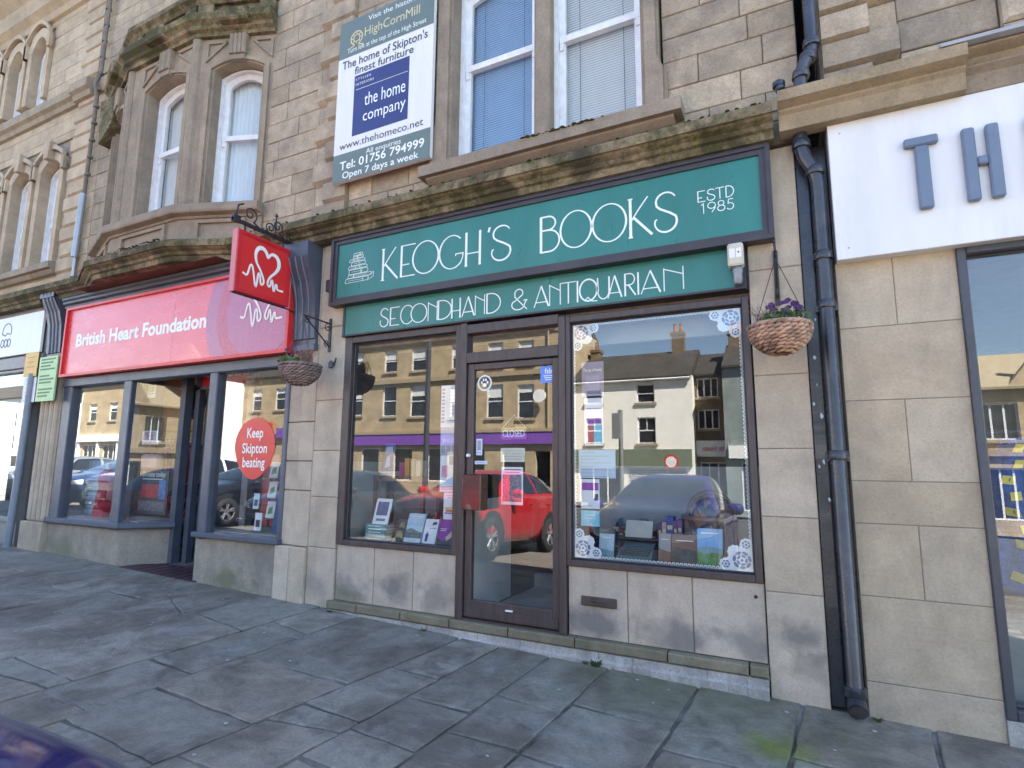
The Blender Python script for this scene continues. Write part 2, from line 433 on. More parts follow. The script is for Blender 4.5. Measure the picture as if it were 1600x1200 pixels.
UPPER = stone('upper_wall_stone', (0.395, 0.318, 0.225), (0.315, 0.26, 0.198), (0.45, 0.365, 0.255), 0.17, 0.25, 0.85, (0.165, 0.145, 0.13), bmp=0.5, streak=(1.6, 1.6, 1.2), stain_lo=0.48, stain_hi=0.75)
LEFTW = stone('left_wall_stone', (0.46, 0.36, 0.25), (0.39, 0.31, 0.22), (0.49, 0.40, 0.29), 0.12, 0.16, 0.4, (0.21, 0.175, 0.14), bmp=0.5, streak=(1.6, 1.6, 1.2), stain_lo=0.5, stain_hi=0.75)
DRESS = stone('dressed_stone', (0.30, 0.245, 0.185), (0.26, 0.215, 0.165), (0.32, 0.255, 0.18), 0.06, 0.18, 0.5, (0.13, 0.115, 0.09), bmp=0.4, lichen=0.25, streak=(2.5, 2.5, .7))
MOSSY = stone('mossy_cornice_stone', (0.25, 0.195, 0.125), (0.33, 0.255, 0.155), (0.30, 0.235, 0.145), 0.06, 0.22, 0.9, (0.040, 0.034, 0.025), 0.9, (0.060, 0.062, 0.014), bmp=0.8, streak=(1.5, 1.5, 1.3), stain_lo=0.42, stain_hi=0.56, lichen=0.35)
CORN_R = stone('buff_cornice_stone', (0.33, 0.255, 0.17), (0.36, 0.285, 0.19), (0.30, 0.23, 0.15), 0.06, 0.16, 0.4, (0.14, 0.115, 0.08), 0.3, bmp=0.4)
MORTAR = mat('mortar', (0.27, 0.23, 0.185), 0.95, var=0.25, vs=9, bmp=0.4)
MORTAR_D = mat('dark_mortar', (0.21, 0.18, 0.145), 0.95, var=0.3, vs=9, bmp=0.4)
ROUGHCAST = stone('grit_render', (0.33, 0.285, 0.225), (0.30, 0.265, 0.215), (0.33, 0.285, 0.225), 0.03, 0.22, 0.3, (0.18, 0.17, 0.15), bmp=0.6,
                  spots=[(-5.2, 0, .22, .4, .13, .7, (.14, .145, .075)), (-8.3, 0, .33, .5, .16, .6, (.16, .17, .10)), (-4.7, 0, .45, .25, .2, .5, (.16, .155, .15))])
FLAG = flags_mat('york_flagstone', (0.205, 0.190, 0.158), (0.272, 0.252, 0.210), (0.245, 0.210, 0.165))
GRIT = mat('joint_grit', (0.15, 0.138, 0.118), 0.95, var=0.85, vs=2.6, bmp=0.6)
STRIP = stone('limewashed_plinth', (0.40, 0.385, 0.355), (0.30, 0.29, 0.265), (0.4, 0.38, 0.35), 0.05, 0.3, 0.5, (0.12, 0.12, 0.10), bmp=0.8)
LEDGE = stone('ledge_stone', (0.20, 0.18, 0.125), (0.235, 0.205, 0.145), (0.2, 0.18, 0.12), 0.1, 0.2, 0.5, (0.10, 0.10, 0.06), bmp=0.5)
BROWN = mat('brown_stained_timber', (0.060, 0.045, 0.043), 0.42, var=0.22, vs=5, bmp=0.12, bs=40, vsc=(6, 6, 1), grime=0.15)
BROWND = mat('dark_brown_box', (0.045, 0.020, 0.018), 0.22, var=0.2, coat=0.3)
NAVYB = mat('blueblack_paint', (0.026, 0.027, 0.038), 0.38, var=0.2, vs=4, grime=0.12)
PURPB = mat('plum_black_paint', (0.040, 0.034, 0.042), 0.45, var=0.2, vs=4, grime=0.15)
TEAL = mat('teal_sign_paint', (0.018, 0.170, 0.142), 0.33, var=0.10, vs=1.6, vsc=(3, 3, .8), grime=0.07, bmp=0.03, bs=30, spec=0.6)
WHITEP = mat('white_paint', (0.80, 0.80, 0.78), 0.4, var=0.04)
LETTER = mat('white_lettering', (0.80, 0.84, 0.80), 0.45, var=0.03)
WHITEB = mat('white_sign_board', (0.70, 0.70, 0.70), 0.35, var=0.04, vs=2, vsc=(4, 4, .7), grime=0.10)
SASH = mat('white_sash_paint', (0.74, 0.75, 0.76), 0.45, var=0.10, vs=12, bmp=0.15, grime=0.12)
SLATE_L = mat('slate_blue_letters', (0.135, 0.175, 0.245), 0.35, var=0.05)
GREYBLUE = mat('grey_blue_shopfront_paint', (0.072, 0.086, 0.118), 0.38, var=0.15, vs=5, grime=0.12)
GREYALU = mat('charcoal_frame', (0.055, 0.058, 0.072), 0.4, var=0.1)
BLACKIRON = mat('black_iron_paint', (0.018, 0.018, 0.021), 0.38, var=0.3, vs=10, bmp=0.25, bs=50)
PIPE = mat('black_downpipe_paint', (0.028, 0.031, 0.042), 0.3, var=0.35, vs=6, bmp=0.1, grime=0.2, coat=0.2)
RED = mat('red_sign_paint', (0.62, 0.028, 0.028), 0.35, var=0.05, vs=2)
REDP = mat('red_sign_panel', (0.70, 0.060, 0.075), 0.30, var=0.08, vs=1.4, bmp=0.10, bs=25, spec=0.8, coat=0.25, vsc=(1, 1, 4))
REDDK = mat('dark_red_rings', (0.40, 0.065, 0.15), 0.3, var=0.06, spec=0.8, coat=0.25)
PINKEDGE = mat('pale_red_edge', (0.55, 0.16, 0.17), 0.4)
PAPER = mat('white_paper', (0.78, 0.79, 0.82), 0.7, var=0.03)
PAPERB = mat('pale_blue_paper', (0.55, 0.66, 0.80), 0.7, var=0.06)
CARDBLUE = mat('blue_card', (0.06, 0.14, 0.42), 0.5, var=0.25, vs=30)
VIOLET = mat('violet_print', (0.28, 0.05, 0.36), 0.5, var=0.2, vs=20)
CYANP = mat('cyan_print', (0.20, 0.55, 0.68), 0.5, var=0.15, vs=20)
DARKIN = mat('dark_shop_interior', (0.055, 0.05, 0.05), 0.9, var=0.3, vs=3)
MIDIN = mat('grey_shop_interior', (0.30, 0.28, 0.26), 0.9, var=0.3, vs=3)
PALEIN = mat('pale_display_panel', (0.30, 0.31, 0.30), 0.8, var=0.06, vs=3)
PALEDOOR = mat('pale_partition_paint', (0.58, 0.60, 0.58), 0.7, var=0.05, vs=3)
CLOTH = mat('dark_green_cloth', (0.012, 0.055, 0.050), 0.9, var=0.3, vs=20, bmp=0.3)
MAROONT = mat('maroon_floor_tile', (0.060, 0.030, 0.038), 0.5, var=0.3, vs=12)
GLASS = glass('shop_window_glass', boost=1.45)
GLASS_OLD = glass('old_sash_glass')
GLASS_BIG = glass('plate_glass_of_right_shop', boost=1.7)
DARKGLASS = mat('dark_far_glass', (0.02, 0.022, 0.025), 0.05, var=0.4, vs=2, spec=0.8)
BLIND_SKY = mat('sky_reflection_slat_blind', (0.30, 0.46, 0.68), 0.6, var=0.04)  # blue of the sky reflected in the left pane, painted into the slats
BLIND = mat('white_slat_blind', (0.72, 0.72, 0.70), 0.6, var=0.04)
CURTAIN = mat('white_net_curtain', (0.76, 0.78, 0.80), 0.9, var=0.10, vs=6, vsc=(14, 14, .6))
# ------------------------------------------------------------------ ground
def gz(x, y):
    xx = max(-45.0, min(14.0, x)); z = -0.028 * xx
    if y > -3.4: z += 0.05 * y
    elif y > -8: z += -0.17 + 0.08 * (y + 3.4)
    elif y > -28: z += -0.538 + 0.0355 * (y + 8)
    else: z += -1.248
    return z
def sheet(mb, xs, ys, dz=0.0, mi=0):
    b = [(x, y, gz(x, y) + dz) for y in ys for x in xs]; nx = len(xs)
    mb.add(b, [(j * nx + i, j * nx + i + 1, (j + 1) * nx + i + 1, (j + 1) * nx + i) for j in range(len(ys) - 1) for i in range(nx - 1)], mi)
fr = lambda a, b, n: [a + (b - a) * i / n for i in range(n + 1)]
XS = [-400, -120, -80] + fr(-45, 14, 20) + [40, 120, 400]

random.seed(5)
mb = MB()   # far land: reaches the horizon well below the street
mb.add([(-700, -700, -1.9), (700, -700, -1.9), (700, 700, -1.9), (-700, 700, -1.9)], [(0, 1, 2, 3)])
struct(mb, 'ground', mat('far_ground', (0.10, 0.10, 0.085), 0.95, var=0.3, vs=0.1))
mb = MB(); sheet(mb, XS, [-26.6, -22, -17, -12, -8.6], -0.10)
struct(mb, 'road', mat('asphalt', (0.060, 0.060, 0.060), 0.85, var=0.2, vs=1.2, bmp=0.5, bs=120))
mb = MB(); sheet(mb, XS, [-8.6, -8, -6.5, -5, -3.55], -0.10)
struct(mb, 'cobbled_road', brickmat('stone_setts', (0.13, 0.115, 0.095), (0.185, 0.165, 0.135), (0.05, 0.047, 0.04), 0.24, 0.14, 0.012, 0.9, 'xy'))
mb = MB(); sheet(mb, XS, [-60, -40, -30, -28, -26.6], 0.0); sheet(mb, XS, [-26.62, -26.6], 0.0)
struct(mb, 'far_pavement', brickmat('far_flags', (0.20, 0.19, 0.17), (0.16, 0.155, 0.145), (0.06, 0.06, 0.05), 0.9, 0.6, 0.012, 0.3, 'xy'))
mb = MB()
for x in fr(-30, 10, 40):      # kerb stones
    x1 = x + 0.99; a, c = gz(x, -3.4), gz(x1, -3.4)
    mb.add([(x, -3.56, a - .12), (x1, -3.56, c - .12), (x1, -3.4, c - .12), (x, -3.4, a - .12), (x, -3.55, a), (x1, -3.55, c), (x1, -3.4, c), (x, -3.4, a)],
           [(0, 1, 5, 4), (4, 5, 6, 7), (0, 4, 7, 3), (1, 2, 6, 5)])
struct(mb, 'kerb', stone('kerb_stone', (.2, .19, .17), (.17, .165, .155), (.22, .2, .17), bmp=.4))

# pavement: riven flags laid in courses that run out from the wall
mb = MB()
sheet(mb, [-400, -60] + fr(-30, 14, 22) + [60, 400], [-3.41, -2, -1, 0.0, 0.6, 1.2], -0.0125, 1)
def flag(p, dz, tilt, c=0.010):
    """p: four (x,y) corners anticlockwise"""
    cx = sum(q[0] for q in p) / 4; cy = sum(q[1] for q in p) / 4
    # densify the outline with a slightly broken edge
    out = []
    for i in range(4):
        a, b = p[i], p[(i + 1) % 4]; d = math.hypot(b[0] - a[0], b[1] - a[1]); k = max(2, int(d / 0.11))
        nx, ny = (b[1] - a[1]) / d, -(b[0] - a[0]) / d
        for j in range(k):
            f = j / k; o = random.uniform(-.011, .003) if j else -0.010
            out.append((a[0] + (b[0] - a[0]) * f + nx * o, a[1] + (b[1] - a[1]) * f + ny * o))
    n = len(out); top = []; mid = []; bot = []
    for x, y in out:
        z = gz(x, y) + dz + tilt[0] * (x - cx) + tilt[1] * (y - cy)
        d = math.hypot(x - cx, y - cy); k = 1 - c / max(d, .05)
        top.append((cx + (x - cx) * k, cy + (y - cy) * k, z)); mid.append((x, y, z - c * 0.6)); bot.append((x, y, z - 0.03))
    f = [tuple(range(n))]
    for i in range(n):
        j = (i + 1) % n
        f += [(i, n + i, n + j, j), (n + i, 2 * n + i, 2 * n + j, n + j)]
    mb.add(top + mid + bot, f, 0)
# course boundaries where they meet the wall (x at y=0), and drift in x per metre outwards
cols = [3.2, 2.5, 1.85, 1.2, 0.62, -0.02, -0.60, -1.19, -1.63, -2.03, -2.37, -3.42, -3.90, -4.62, -5.25, -5.95, -6.6, -7.3, -7.95, -8.7, -9.4, -10.1, -10.9, -11.6, -12.4, -13.2]
drift = lambda x: 0.21 if x == -2.37 else 0.13 if x == -2.03 else 0.09 if x > -3 else 0.10 + 0.05 * min(3.5, -3 - x)
cuts = {6: [-.66], 7: [-.77], 8: [-1.02], 9: [-.73], 10: [-1.07], 11: [-.62, -1.41], 12: [-1.83], 13: [-1.41], 14: [-.6, -1.7]}
for i in range(len(cols) - 1):
    xr, xl = cols[i], cols[i + 1]
    if i in cuts: ys = [0.02] + cuts[i]
    else: ys = [0.02, -random.uniform(.35, 1.0)]
    while ys[-1] > -2.6: ys.append(ys[-1] - random.uniform(.45, .85))
    if ys[-1] < -3.2: ys.pop()
    ys.append(-3.4)
    dl, dr = drift(xl), drift(xr); g = 0.007
    for a, b in zip(ys, ys[1:]):
        sk = random.uniform(-.02, .02)
        P4 = [(xl + dl * b + g, b + g + sk), (xr + dr * b - g, b + g - sk), (xr + dr * a - g, a - g), (xl + dl * a + g, a - g)]
        # broken flags: cut some corners off as separate pieces
        if random.random() < .2 and i > 4:
            f = random.uniform(.25, .7); q = (P4[0][0] + (P4[3][0] - P4[0][0]) * f, P4[0][1] + (P4[3][1] - P4[0][1]) * f)
            f2 = f + random.uniform(-.2, .2); q2 = (P4[1][0] + (P4[2][0] - P4[1][0]) * f2, P4[1][1] + (P4[2][1] - P4[1][1]) * f2)
            t = (random.uniform(-.004, .004), random.uniform(-.004, .004)); dz = random.uniform(-.003, .003)
            flag([P4[0], P4[1], (q2[0], q2[1] - .004), (q[0], q[1] - .004)], dz, t)
            flag([(q[0], q[1] + .004), (q2[0], q2[1] + .004), P4[2], P4[3]], dz + .002, t)
        else:
            flag(P4, random.uniform(-.004, .004), (random.uniform(-.006, .006), random.uniform(-.006, .006)))
# gum and bird droppings: small pale blobs trodden on to the flags
for k in range(46):
    x, y = random.uniform(-6, 1.2), random.uniform(-2.1, -.1); r = random.uniform(.006, .014)
    mb.add([(x + r * math.cos(a) * random.uniform(.6, 1.3), y + r * math.sin(a) * random.uniform(.5, 1.1), gz(x, y) + .0085) for a in fr(0, 5.6, 7)], [tuple(range(8))], 2)
struct(mb, 'pavement', [FLAG, GRIT, mat('pale_gum', (.42, .43, .45), .8)])
# weeds and moss along the wall foot
LEAF = mat('weed_leaf', (0.075, 0.105, 0.03), 0.7, var=0.4, vs=30)
def weed(x, y, s, n, label):
    mb = MB()
    for k in range(n):
        a = random.uniform(0, 6.28); l = s * random.uniform(.5, 1); tip = (x + math.cos(a) * l * .8, y - abs(math.sin(a)) * l * .6, gz(x, y) + l * random.uniform(.2, .9))
        bx, by = x + random.uniform(-.3, .3) * s, y - random.uniform(0, .2) * s; w_ = s * .05
        mx = ((bx + tip[0]) / 2, (by + tip[1]) / 2, (gz(x, y) + tip[2]) / 2 + .02 * s)
        mb.add([(bx, by, gz(x, y) - .005), (mx[0] - w_, mx[1], mx[2]), tip, (mx[0] + w_, mx[1] - w_ * .5, mx[2])], [(0, 1, 2), (0, 2, 3)])
    single(mb, 'weed', LEAF, label, 'weed', 'weeds along the foot of the shop fronts')
weed(-1.28, -.06, .07, 130, 'largest green weed tuft growing below the letter plate at the plinth')
weed(-1.36, -.06, .05, 24, 'small weed sprig just beside the big weed tuft under the bookshop door edge')
weed(-3.72, -.07, .05, 50, 'mossy weed patch at the left end of the bookshop plinth')
weed(-2.72, -.06, .045, 34, 'low moss clump under the riser below the plain bookshop window')
weed(0.36, -.04, .045, 30, 'weed sprouting beside the foot of the black downpipe')
# ------------------------------------------------------------------ the terrace: walls
def holes_plate(mb, x0, x1, z0, z1, y0, y1, holes, mi=0):
    """wall plate between y0 (front) and y1 with rectangular holes"""
    xs = sorted({x0, x1} | {h for q in holes for h in q[:2] if x0 < h < x1}); zs = sorted({z0, z1} | {h for q in holes for h in q[2:] if z0 < h < z1})
    def solid(i, j):
        if not (0 <= i < len(xs) - 1 and 0 <= j < len(zs) - 1): return False
        cx, cz = (xs[i] + xs[i + 1]) / 2, (zs[j] + zs[j + 1]) / 2
        return not any(a < cx < b and c < cz < d for a, b, c, d in holes)
    for i in range(len(xs) - 1):
        for j in range(len(zs) - 1):
            if not solid(i, j): continue
            a, b, c, d = xs[i], xs[i + 1], zs[j], zs[j + 1]
            mb.quad((a, y0, c), (b, y0, c), (b, y0, d), (a, y0, d), mi); mb.quad((a, y1, c), (b, y1, c), (b, y1, d), (a, y1, d), mi)
            if not solid(i - 1, j): mb.quad((a, y0, c), (a, y1, c), (a, y1, d), (a, y0, d), mi)
            if not solid(i + 1, j): mb.quad((b, y0, c), (b, y1, c), (b, y1, d), (b, y0, d), mi)
            if not solid(i, j - 1): mb.quad((a, y0, c), (b, y0, c), (b, y1, c), (a, y1, c), mi)
            if not solid(i, j + 1): mb.quad((a, y0, d), (b, y0, d), (b, y1, d), (a, y1, d), mi)
def ashlar(mb, x0, x1, z0, z1, yf, rows, holes, lens=(.35, .8), gap=.005, ch=.006, jit=.004, depth=.05, mi=0):
    """courses of separate blocks round rectangular holes"""
    zs = [z0]
    while zs[-1] < z1 - .05:
        zs.append(min(z1, zs[-1] + (rows if not callable(rows) else rows())))
    for za, zb in zip(zs, zs[1:]):
        bands = sorted({za, zb} | {h for q in holes for h in q[2:] if za + .03 < h < zb - .03})
        for a, b in zip(bands, bands[1:]):
            cuts = sorted([(q[0], q[1]) for q in holes if q[2] < (a + b) / 2 < q[3]]); segs = []; x = x0
            for c, d in cuts:
                if c > x + .01: segs.append((x, min(c, x1)))
                x = max(x, d)
            if x < x1 - .01: segs.append((x, x1))
            for s0, s1 in segs:
                bx = [s0, s0 + random.uniform(*lens) * random.choice((.5, 1))]
                if bx[1] > s1: bx[1] = s1
                while bx[-1] < s1 - 1e-6:
                    nx = bx[-1] + random.uniform(*lens)
                    bx.append(s1 if nx > s1 - lens[0] * .6 else nx)
                for p, q in zip(bx, bx[1:]):
                    if q - p < .03: continue
                    o = random.uniform(0, jit)
                    mb.cbox(p + gap / 2, q - gap / 2, yf - o, yf + depth, a + gap / 2, b - gap / 2, min(ch, (q - p) * .3), mi)

ROOF = mat('stone_slate_roof', (0.10, 0.09, 0.08), 0.9, var=0.35, vs=3, bmp=0.5)
def roof_and_back(b, x0, x1, z, ridge=2.6, depth=9.0):
    mb = MB(); mb.add([(x0, -.25, z), (x1, -.25, z), (x1, depth / 2, z + ridge), (x0, depth / 2, z + ridge), (x0, depth, z), (x1, depth, z)],
                      [(0, 1, 2, 3), (3, 2, 5, 4), (0, 3, 4), (1, 5, 2), (0, 4, 5, 1)])
    mb.build('roof', ROOF, b)
    mb = MB(); mb.box(x0, x1, depth - .3, depth, 0, z); mb.box(x0, x0 + .12, .5, depth - .3, 3.9, z); mb.box(x1 - .12, x1, .5, depth - .3, 3.9, z); mb.build('rear_wall', MORTAR, b)

# ---- generic sash window in a plane; w grows inwards
def sash_window(b, T, u0, u1, z0, zs, rise, rail, w0, cover='curtain', st=.055, name='sash_window', label=None, mats=None, slat=.0250, bm=None):
    fr_ = mats or SASH; mb = MB(T)
    o = [(u0, z0)] + archtop(u0, u1, zs, rise) + [(u1, z0)]
    s_ = .035
    i = [(u0 + s_, z0 + s_)] + archtop(u0 + s_, u1 - s_, zs - s_ * .6, rise) + [(u1 - s_, z0 + s_)]
    mb.ring(o, i, w0 - .02, w0 + .10)
    i2 = [(u0 + s_ + st, z0 + .09)] + archtop(u0 + s_ + st, u1 - s_ - st, zs - s_ - st, rise) + [(u1 - s_ - st, z0 + .09)]
    mid = [(u0 + s_ - .001, z0 + s_ - .001)] + archtop(u0 + s_ - .001, u1 - s_ + .001, zs - s_ * .6 + .001, rise) + [(u1 - s_ + .001, z0 + s_ - .001)]
    mb.ring(mid, i2, w0 + .03, w0 + .07)
    mb.box(u0 + s_ + .004, u1 - s_ - .004, w0 + .012, w0 + .066, rail - .03, rail + .03)
    # sash horns under the rail
    for u in (u0 + s_ + .025, u1 - s_ - .025): mb.box(u - .018, u + .018, w0 + .014, w0 + .03, rail - .10, rail - .031)
    f = mb.build(name, fr_, b)
    if label: f['label'] = label
    g = MB(T); p = [(u0 + s_ + .01, z0 + .06)] + archtop(u0 + s_ + .01, u1 - s_ - .01, zs - s_ - .02, rise) + [(u1 - s_ - .01, z0 + .06)]
    g.add([(u, w0 + .055, z) for u, z in p], [tuple(range(len(p)))]); g.build('glass', GLASS_OLD, f)
    c = MB(T); top = zs + rise * .9
    if cover == 'curtain':
        n = int((u1 - u0) / .028); v = []
        for k in range(n + 1):
            u = u0 + .04 + (u1 - u0 - .08) * k / n; d = w0 + .13 + .016 * (1 if k % 2 else -1)
            v += [(u, d, z0 + .02), (u, d, top)]
        c.add(v, [(2 * k, 2 * k + 2, 2 * k + 3, 2 * k + 1) for k in range(n)]); c.build('net_curtain', CURTAIN, f)
    elif cover == 'blind':
        z = z0 + .05
        while z < top:
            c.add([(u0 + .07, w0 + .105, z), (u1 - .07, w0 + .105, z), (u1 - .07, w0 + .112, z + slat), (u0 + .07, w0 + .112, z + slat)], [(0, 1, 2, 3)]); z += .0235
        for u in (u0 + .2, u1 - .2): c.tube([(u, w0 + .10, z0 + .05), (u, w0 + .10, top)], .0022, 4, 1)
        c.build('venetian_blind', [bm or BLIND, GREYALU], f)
    # dark room behind
    d = MB(T); d.box(u0 + .02, u1 - .02, w0 + .5, w0 + .52, z0, top); d.box(u0 - .02, u0 + .015, w0 + .12, w0 + .5, z0, top); d.box(u1 - .015, u1 + .02, w0 + .12, w0 + .5, z0, top)
    d.box(u0, u1, w0 + .12, w0 + .5, top, top + .03); d.box(u0, u1, w0 + .12, w0 + .5, z0 - .03, z0)
    d.build('room_behind', DARKIN if cover != 'blind' else MIDIN, f)
    return f

random.seed(11)
T0 = plane((0, 0), (1, 0))
# ================================================================ BOOKSHOP BUILDING
shop = thing('bookshop_building', 'sandstone building with the green signed bookshop below and a wide two light window above', 'building', (-1.8, 0, 0))
WH = (-2.80, -.72, 4.06, 6.3)
mb = MB(); holes_plate(mb, -3.87, .20, 3.80, 9.7, .075, .45, [WH], 1)
ashlar(mb, -3.87, .20, 3.80, 9.7, .05, lambda: random.choice((.2, .2, .195, .23)), [WH], (.3, .62), .005, .006, .006)
ashlar(mb, -3.87, .20, 3.62, 3.80, .05, .18, [], (.5, .9)); mb.box(-3.87, .20, .101, .45, 2.5, 3.80, 1)
mb.build('wall', [UPPER, MORTAR], shop)
roof_and_back(shop, -3.87, .20, 9.7)
# window surround with shouldered (scrolled) architrave, mullion, sill
mb = MB()
def shoulder(x_in, x_w, x_n, s):
    """architrave strip: wide at the foot (below z 4.45), narrow above"""
    p = [(x_in, 4.09), (x_w, 4.09), (x_w, 4.40)] + [(x_w + s * .05 * math.sin(R(a)), 4.40 + .08 * (a / 90)) for a in (30, 60, 90)] + [(x_n, 4.56), (x_n, 5.72), (x_w, 5.80), (x_w, 6.3), (x_in, 6.3)]
    mb.prism(p, .005, .2)
shoulder(-2.63, -2.86, -2.81, 1); shoulder(-.875, -.68, -.735, -1)
mb.prism([(-2.66, 4.09), (-2.83, 4.09), (-2.83, 4.44), (-2.785, 4.54), (-2.785, 6.3), (-2.66, 6.3)][::-1], -.018, .0049)
mb.prism([(-.845, 4.09), (-.71, 4.09), (-.71, 4.44), (-.755, 4.54), (-.755, 6.3), (-.845, 6.3)], -.018, .0049)
split_x(mb, 'window_architrave', DRESS, shop, [-1.8])
mb = MB(); mb.cbox(-1.81, -1.665, .02, .25, 4.09, 6.3, .03); mb.box(-2.629, -1.811, .24, .30, 5.98, 6.3); mb.box(-1.664, -.876, .24, .30, 5.98, 6.3)
mb.build('mullion', DRESS, shop)
mb = MB(); mb.add([(-2.89, -.125, 3.975), (-.57, -.125, 3.975), (-.57, .30, 3.975), (-2.89, .30, 3.975), (-2.89, -.125, 4.075), (-.57, -.125, 4.075), (-.57, .30, 4.10), (-2.89, .30, 4.10)],
                  [(0, 3, 2, 1), (4, 5, 6, 7), (0, 1, 5, 4), (1, 2, 6, 5), (2, 3, 7, 6), (3, 0, 4, 7)])
mb.mould([(-2.83, .06), (-.63, .06)], [(0, 3.86), (.03, 3.87), (.05, 3.90), (.09, 3.92), (.14, 3.955), (.14, 3.974), (0, 3.974)])
mb.build('window_sill', DRESS, shop)
MOSS = mat('cushion_moss', (0.075, 0.078, 0.015), 0.95, var=0.5, vs=40, bmp=1.0, bs=90)
def moss_row(mb, x0, x1, y, z, n, s=.03, dy=.06):
    for k in range(n):
        x = random.uniform(x0, x1); r = s * random.uniform(.25, .75); mb.lathe([(r, -.004), (r * .9, r * .14), (r * .5, r * .26), (0.0, r * .3)], x, y + random.uniform(-dy, dy * .3), z, 7)
mb = MB(); moss_row(mb, -1.85, -1.15, -.08, 4.075, 70, .035, .05); moss_row(mb, -1.8, -1.2, -.127, 4.066, 40, .02, .003); moss_row(mb, -3.6, 0, -.19, 3.79, 160, .022, .05)
mb.build('moss', MOSS, shop)
sash_window(shop, T0, -2.63, -1.81, 4.10, 5.93, .06, 5.15, .17, 'blind', slat=.0230, bm=BLIND_SKY, label='left sash of the first floor pair, sky reflection painted into its blue blind')
sash_window(shop, T0, -1.665, -.875, 4.10, 5.93, .06, 5.12, .17, 'blind', label='right sash of the first floor pair with a pale closed blind')
PROF = [(0, 3.575), (.10, 3.575), (.11, 3.625), (.135, 3.635), (.145, 3.665), (.185, 3.685), (.20, 3.705), (.215, 3.70), (.215, 3.765), (.20, 3.785), (0, 3.825)]
mb = MB(); mb.mould([(-3.60, -.03), (.02, -.03)], PROF); mb.build('cornice', MOSSY, shop)
# ground floor: pier, plinth, risers, ledge
mb = MB()
zs = [0.0, .63, 1.09, 1.52, 2.0, 2.72, 3.57]
for a, b_ in zip(zs, zs[1:]): mb.cbox(-.185, .135, 0.0, .18, a - (.1 if a == 0 else -.002), b_ - .002, .004)
mb.box(-.183, .133, .006, .17, -.1, 3.57, 1)
for a, b_ in zip(zs, zs[1:]): mb.cbox(-4.10, -3.765, 0.0, .18, a + .05 if a == 0 else a + .003, b_ - .003, .005)
mb.box(-4.098, -3.767, .006, .17, .0, 3.57, 1)
split_x(mb, 'pier', [PIER, MORTAR_D], shop, [-2])
mb = MB()
for xs_ in ([-3.76, -3.325, -2.905, -2.475], [-1.515, -1.075, -.635, -.19]):
    for a, b_ in zip(xs_, xs_[1:]): mb.cbox(a + .003, b_ - .003, .022, .12, .188, .668, .004)
    mb.box(xs_[0] + .002, xs_[-1] - .002, .03, .11, .187, .667, 1)
split_x(mb, 'window_riser', [RISER, MORTAR_D], shop, [-2])
mb = MB(); xs_ = [-3.80, -3.45, -2.98, -2.5, -1.98, -1.45, -.80, -.30, -.186]
for a, b_ in zip(xs_, xs_[1:]): mb.cbox(a + .004, b_ - .004, -.045 + random.uniform(-.004, .004), .10, .120, .184 + random.uniform(-.002, .002), .008)
mb.box(-3.79, -.187, -.02, .09, .10, .118, 1)
mb.build('stone_ledge', [LEDGE, MORTAR_D], shop)
mb = MB()
for k in range(30):
    x = -3.80 + 3.61 * k / 30; x1 = x + 3.61 / 30; a = random.uniform(-.006, .006)
    mb.add([(x, -.058 + a, gz(x, 0) - .05), (x1, -.058 + a, gz(x1, 0) - .05), (x1, -.058 + a, .058), (x, -.058 + a, .058), (x1, -.040 + a, .072), (x, -.040 + a, .072), (x1, -.036 + a, .113), (x, -.036 + a, .113), (x1, .05, .117), (x, .05, .117)],
           [(0, 1, 2, 3), (3, 2, 4, 5), (5, 4, 6, 7), (7, 6, 8, 9)])
mb.build('plinth_strip', STRIP, shop)
# black painted recess with trunking beside the pier
mb = MB(); mb.box(.136, .324, .10, .18, -.1, 3.57); mb.cbox(.137, .215, .035, .0999, .0, 3.5, .006); mb.build('pipe_recess', PIPE, shop)
mb = MB()
for k in range(9):
    x, z = random.uniform(.15, .205), random.uniform(1.2, 2.5); r = random.uniform(.006, .016)
    mb.add([(x + r * math.cos(a) * random.uniform(.3, .8), .0335, z + r * 1.6 * math.sin(a) * random.uniform(.5, 1)) for a in fr(0, 5.5, 6)], [tuple(range(7))])
mb.build('paint_flakes', PAPERB, shop)
# shop window and door joinery
def frame_rect(mb, x0, x1, z0, z1, y0, y1, l, r, b_, t, mi=0, c=.005):
    mb.cbox(x0, x0 + l, y0, y1, z0, z1, c, mi); mb.cbox(x1 - r, x1, y0, y1, z0, z1, c, mi)
    mb.cbox(x0 + l, x1 - r, y0 + .001, y1, z0, z0 + b_, c, mi); mb.cbox(x0 + l, x1 - r, y0 + .001, y1, z1 - t, z1, c, mi)
def shop_window(parent, x0, x1, z0, z1, l, r, b_, t, m, y0=0.0, y1=.085, bead=None, yg=.05, name='shop_window', label=None, gm=None):
    mb = MB(); frame_rect(mb, x0, x1, z0, z1, y0, y1, l, r, b_, t)
    f = mb.build(name, m, parent)
    if label: f['label'] = label
    mb = MB(); frame_rect(mb, x0 + l - .001, x1 - r + .001, z0 + b_ - .001, z1 - t + .001, yg - .012, y1 - .002, .014, .014, .014, .014); mb.build('glazing_bead', bead or m, f)
    mb = MB(); mb.quad((x0 + l, yg, z0 + b_), (x1 - r, yg, z0 + b_), (x1 - r, yg, z1 - t), (x0 + l, yg, z1 - t)); mb.build('glass', gm or GLASS, f)
    return f
shop_window(shop, -3.755, -2.47, .672, 2.595, .075, .05, .045, .062, BROWN, bead=PURPB, label='plain bookshop window in dark brown timber')
shop_window(shop, -1.52, -.195, .672, 2.555, .035, .045, .045, .052, BROWN, bead=NAVYB, label='lace bordered window with white lace border')
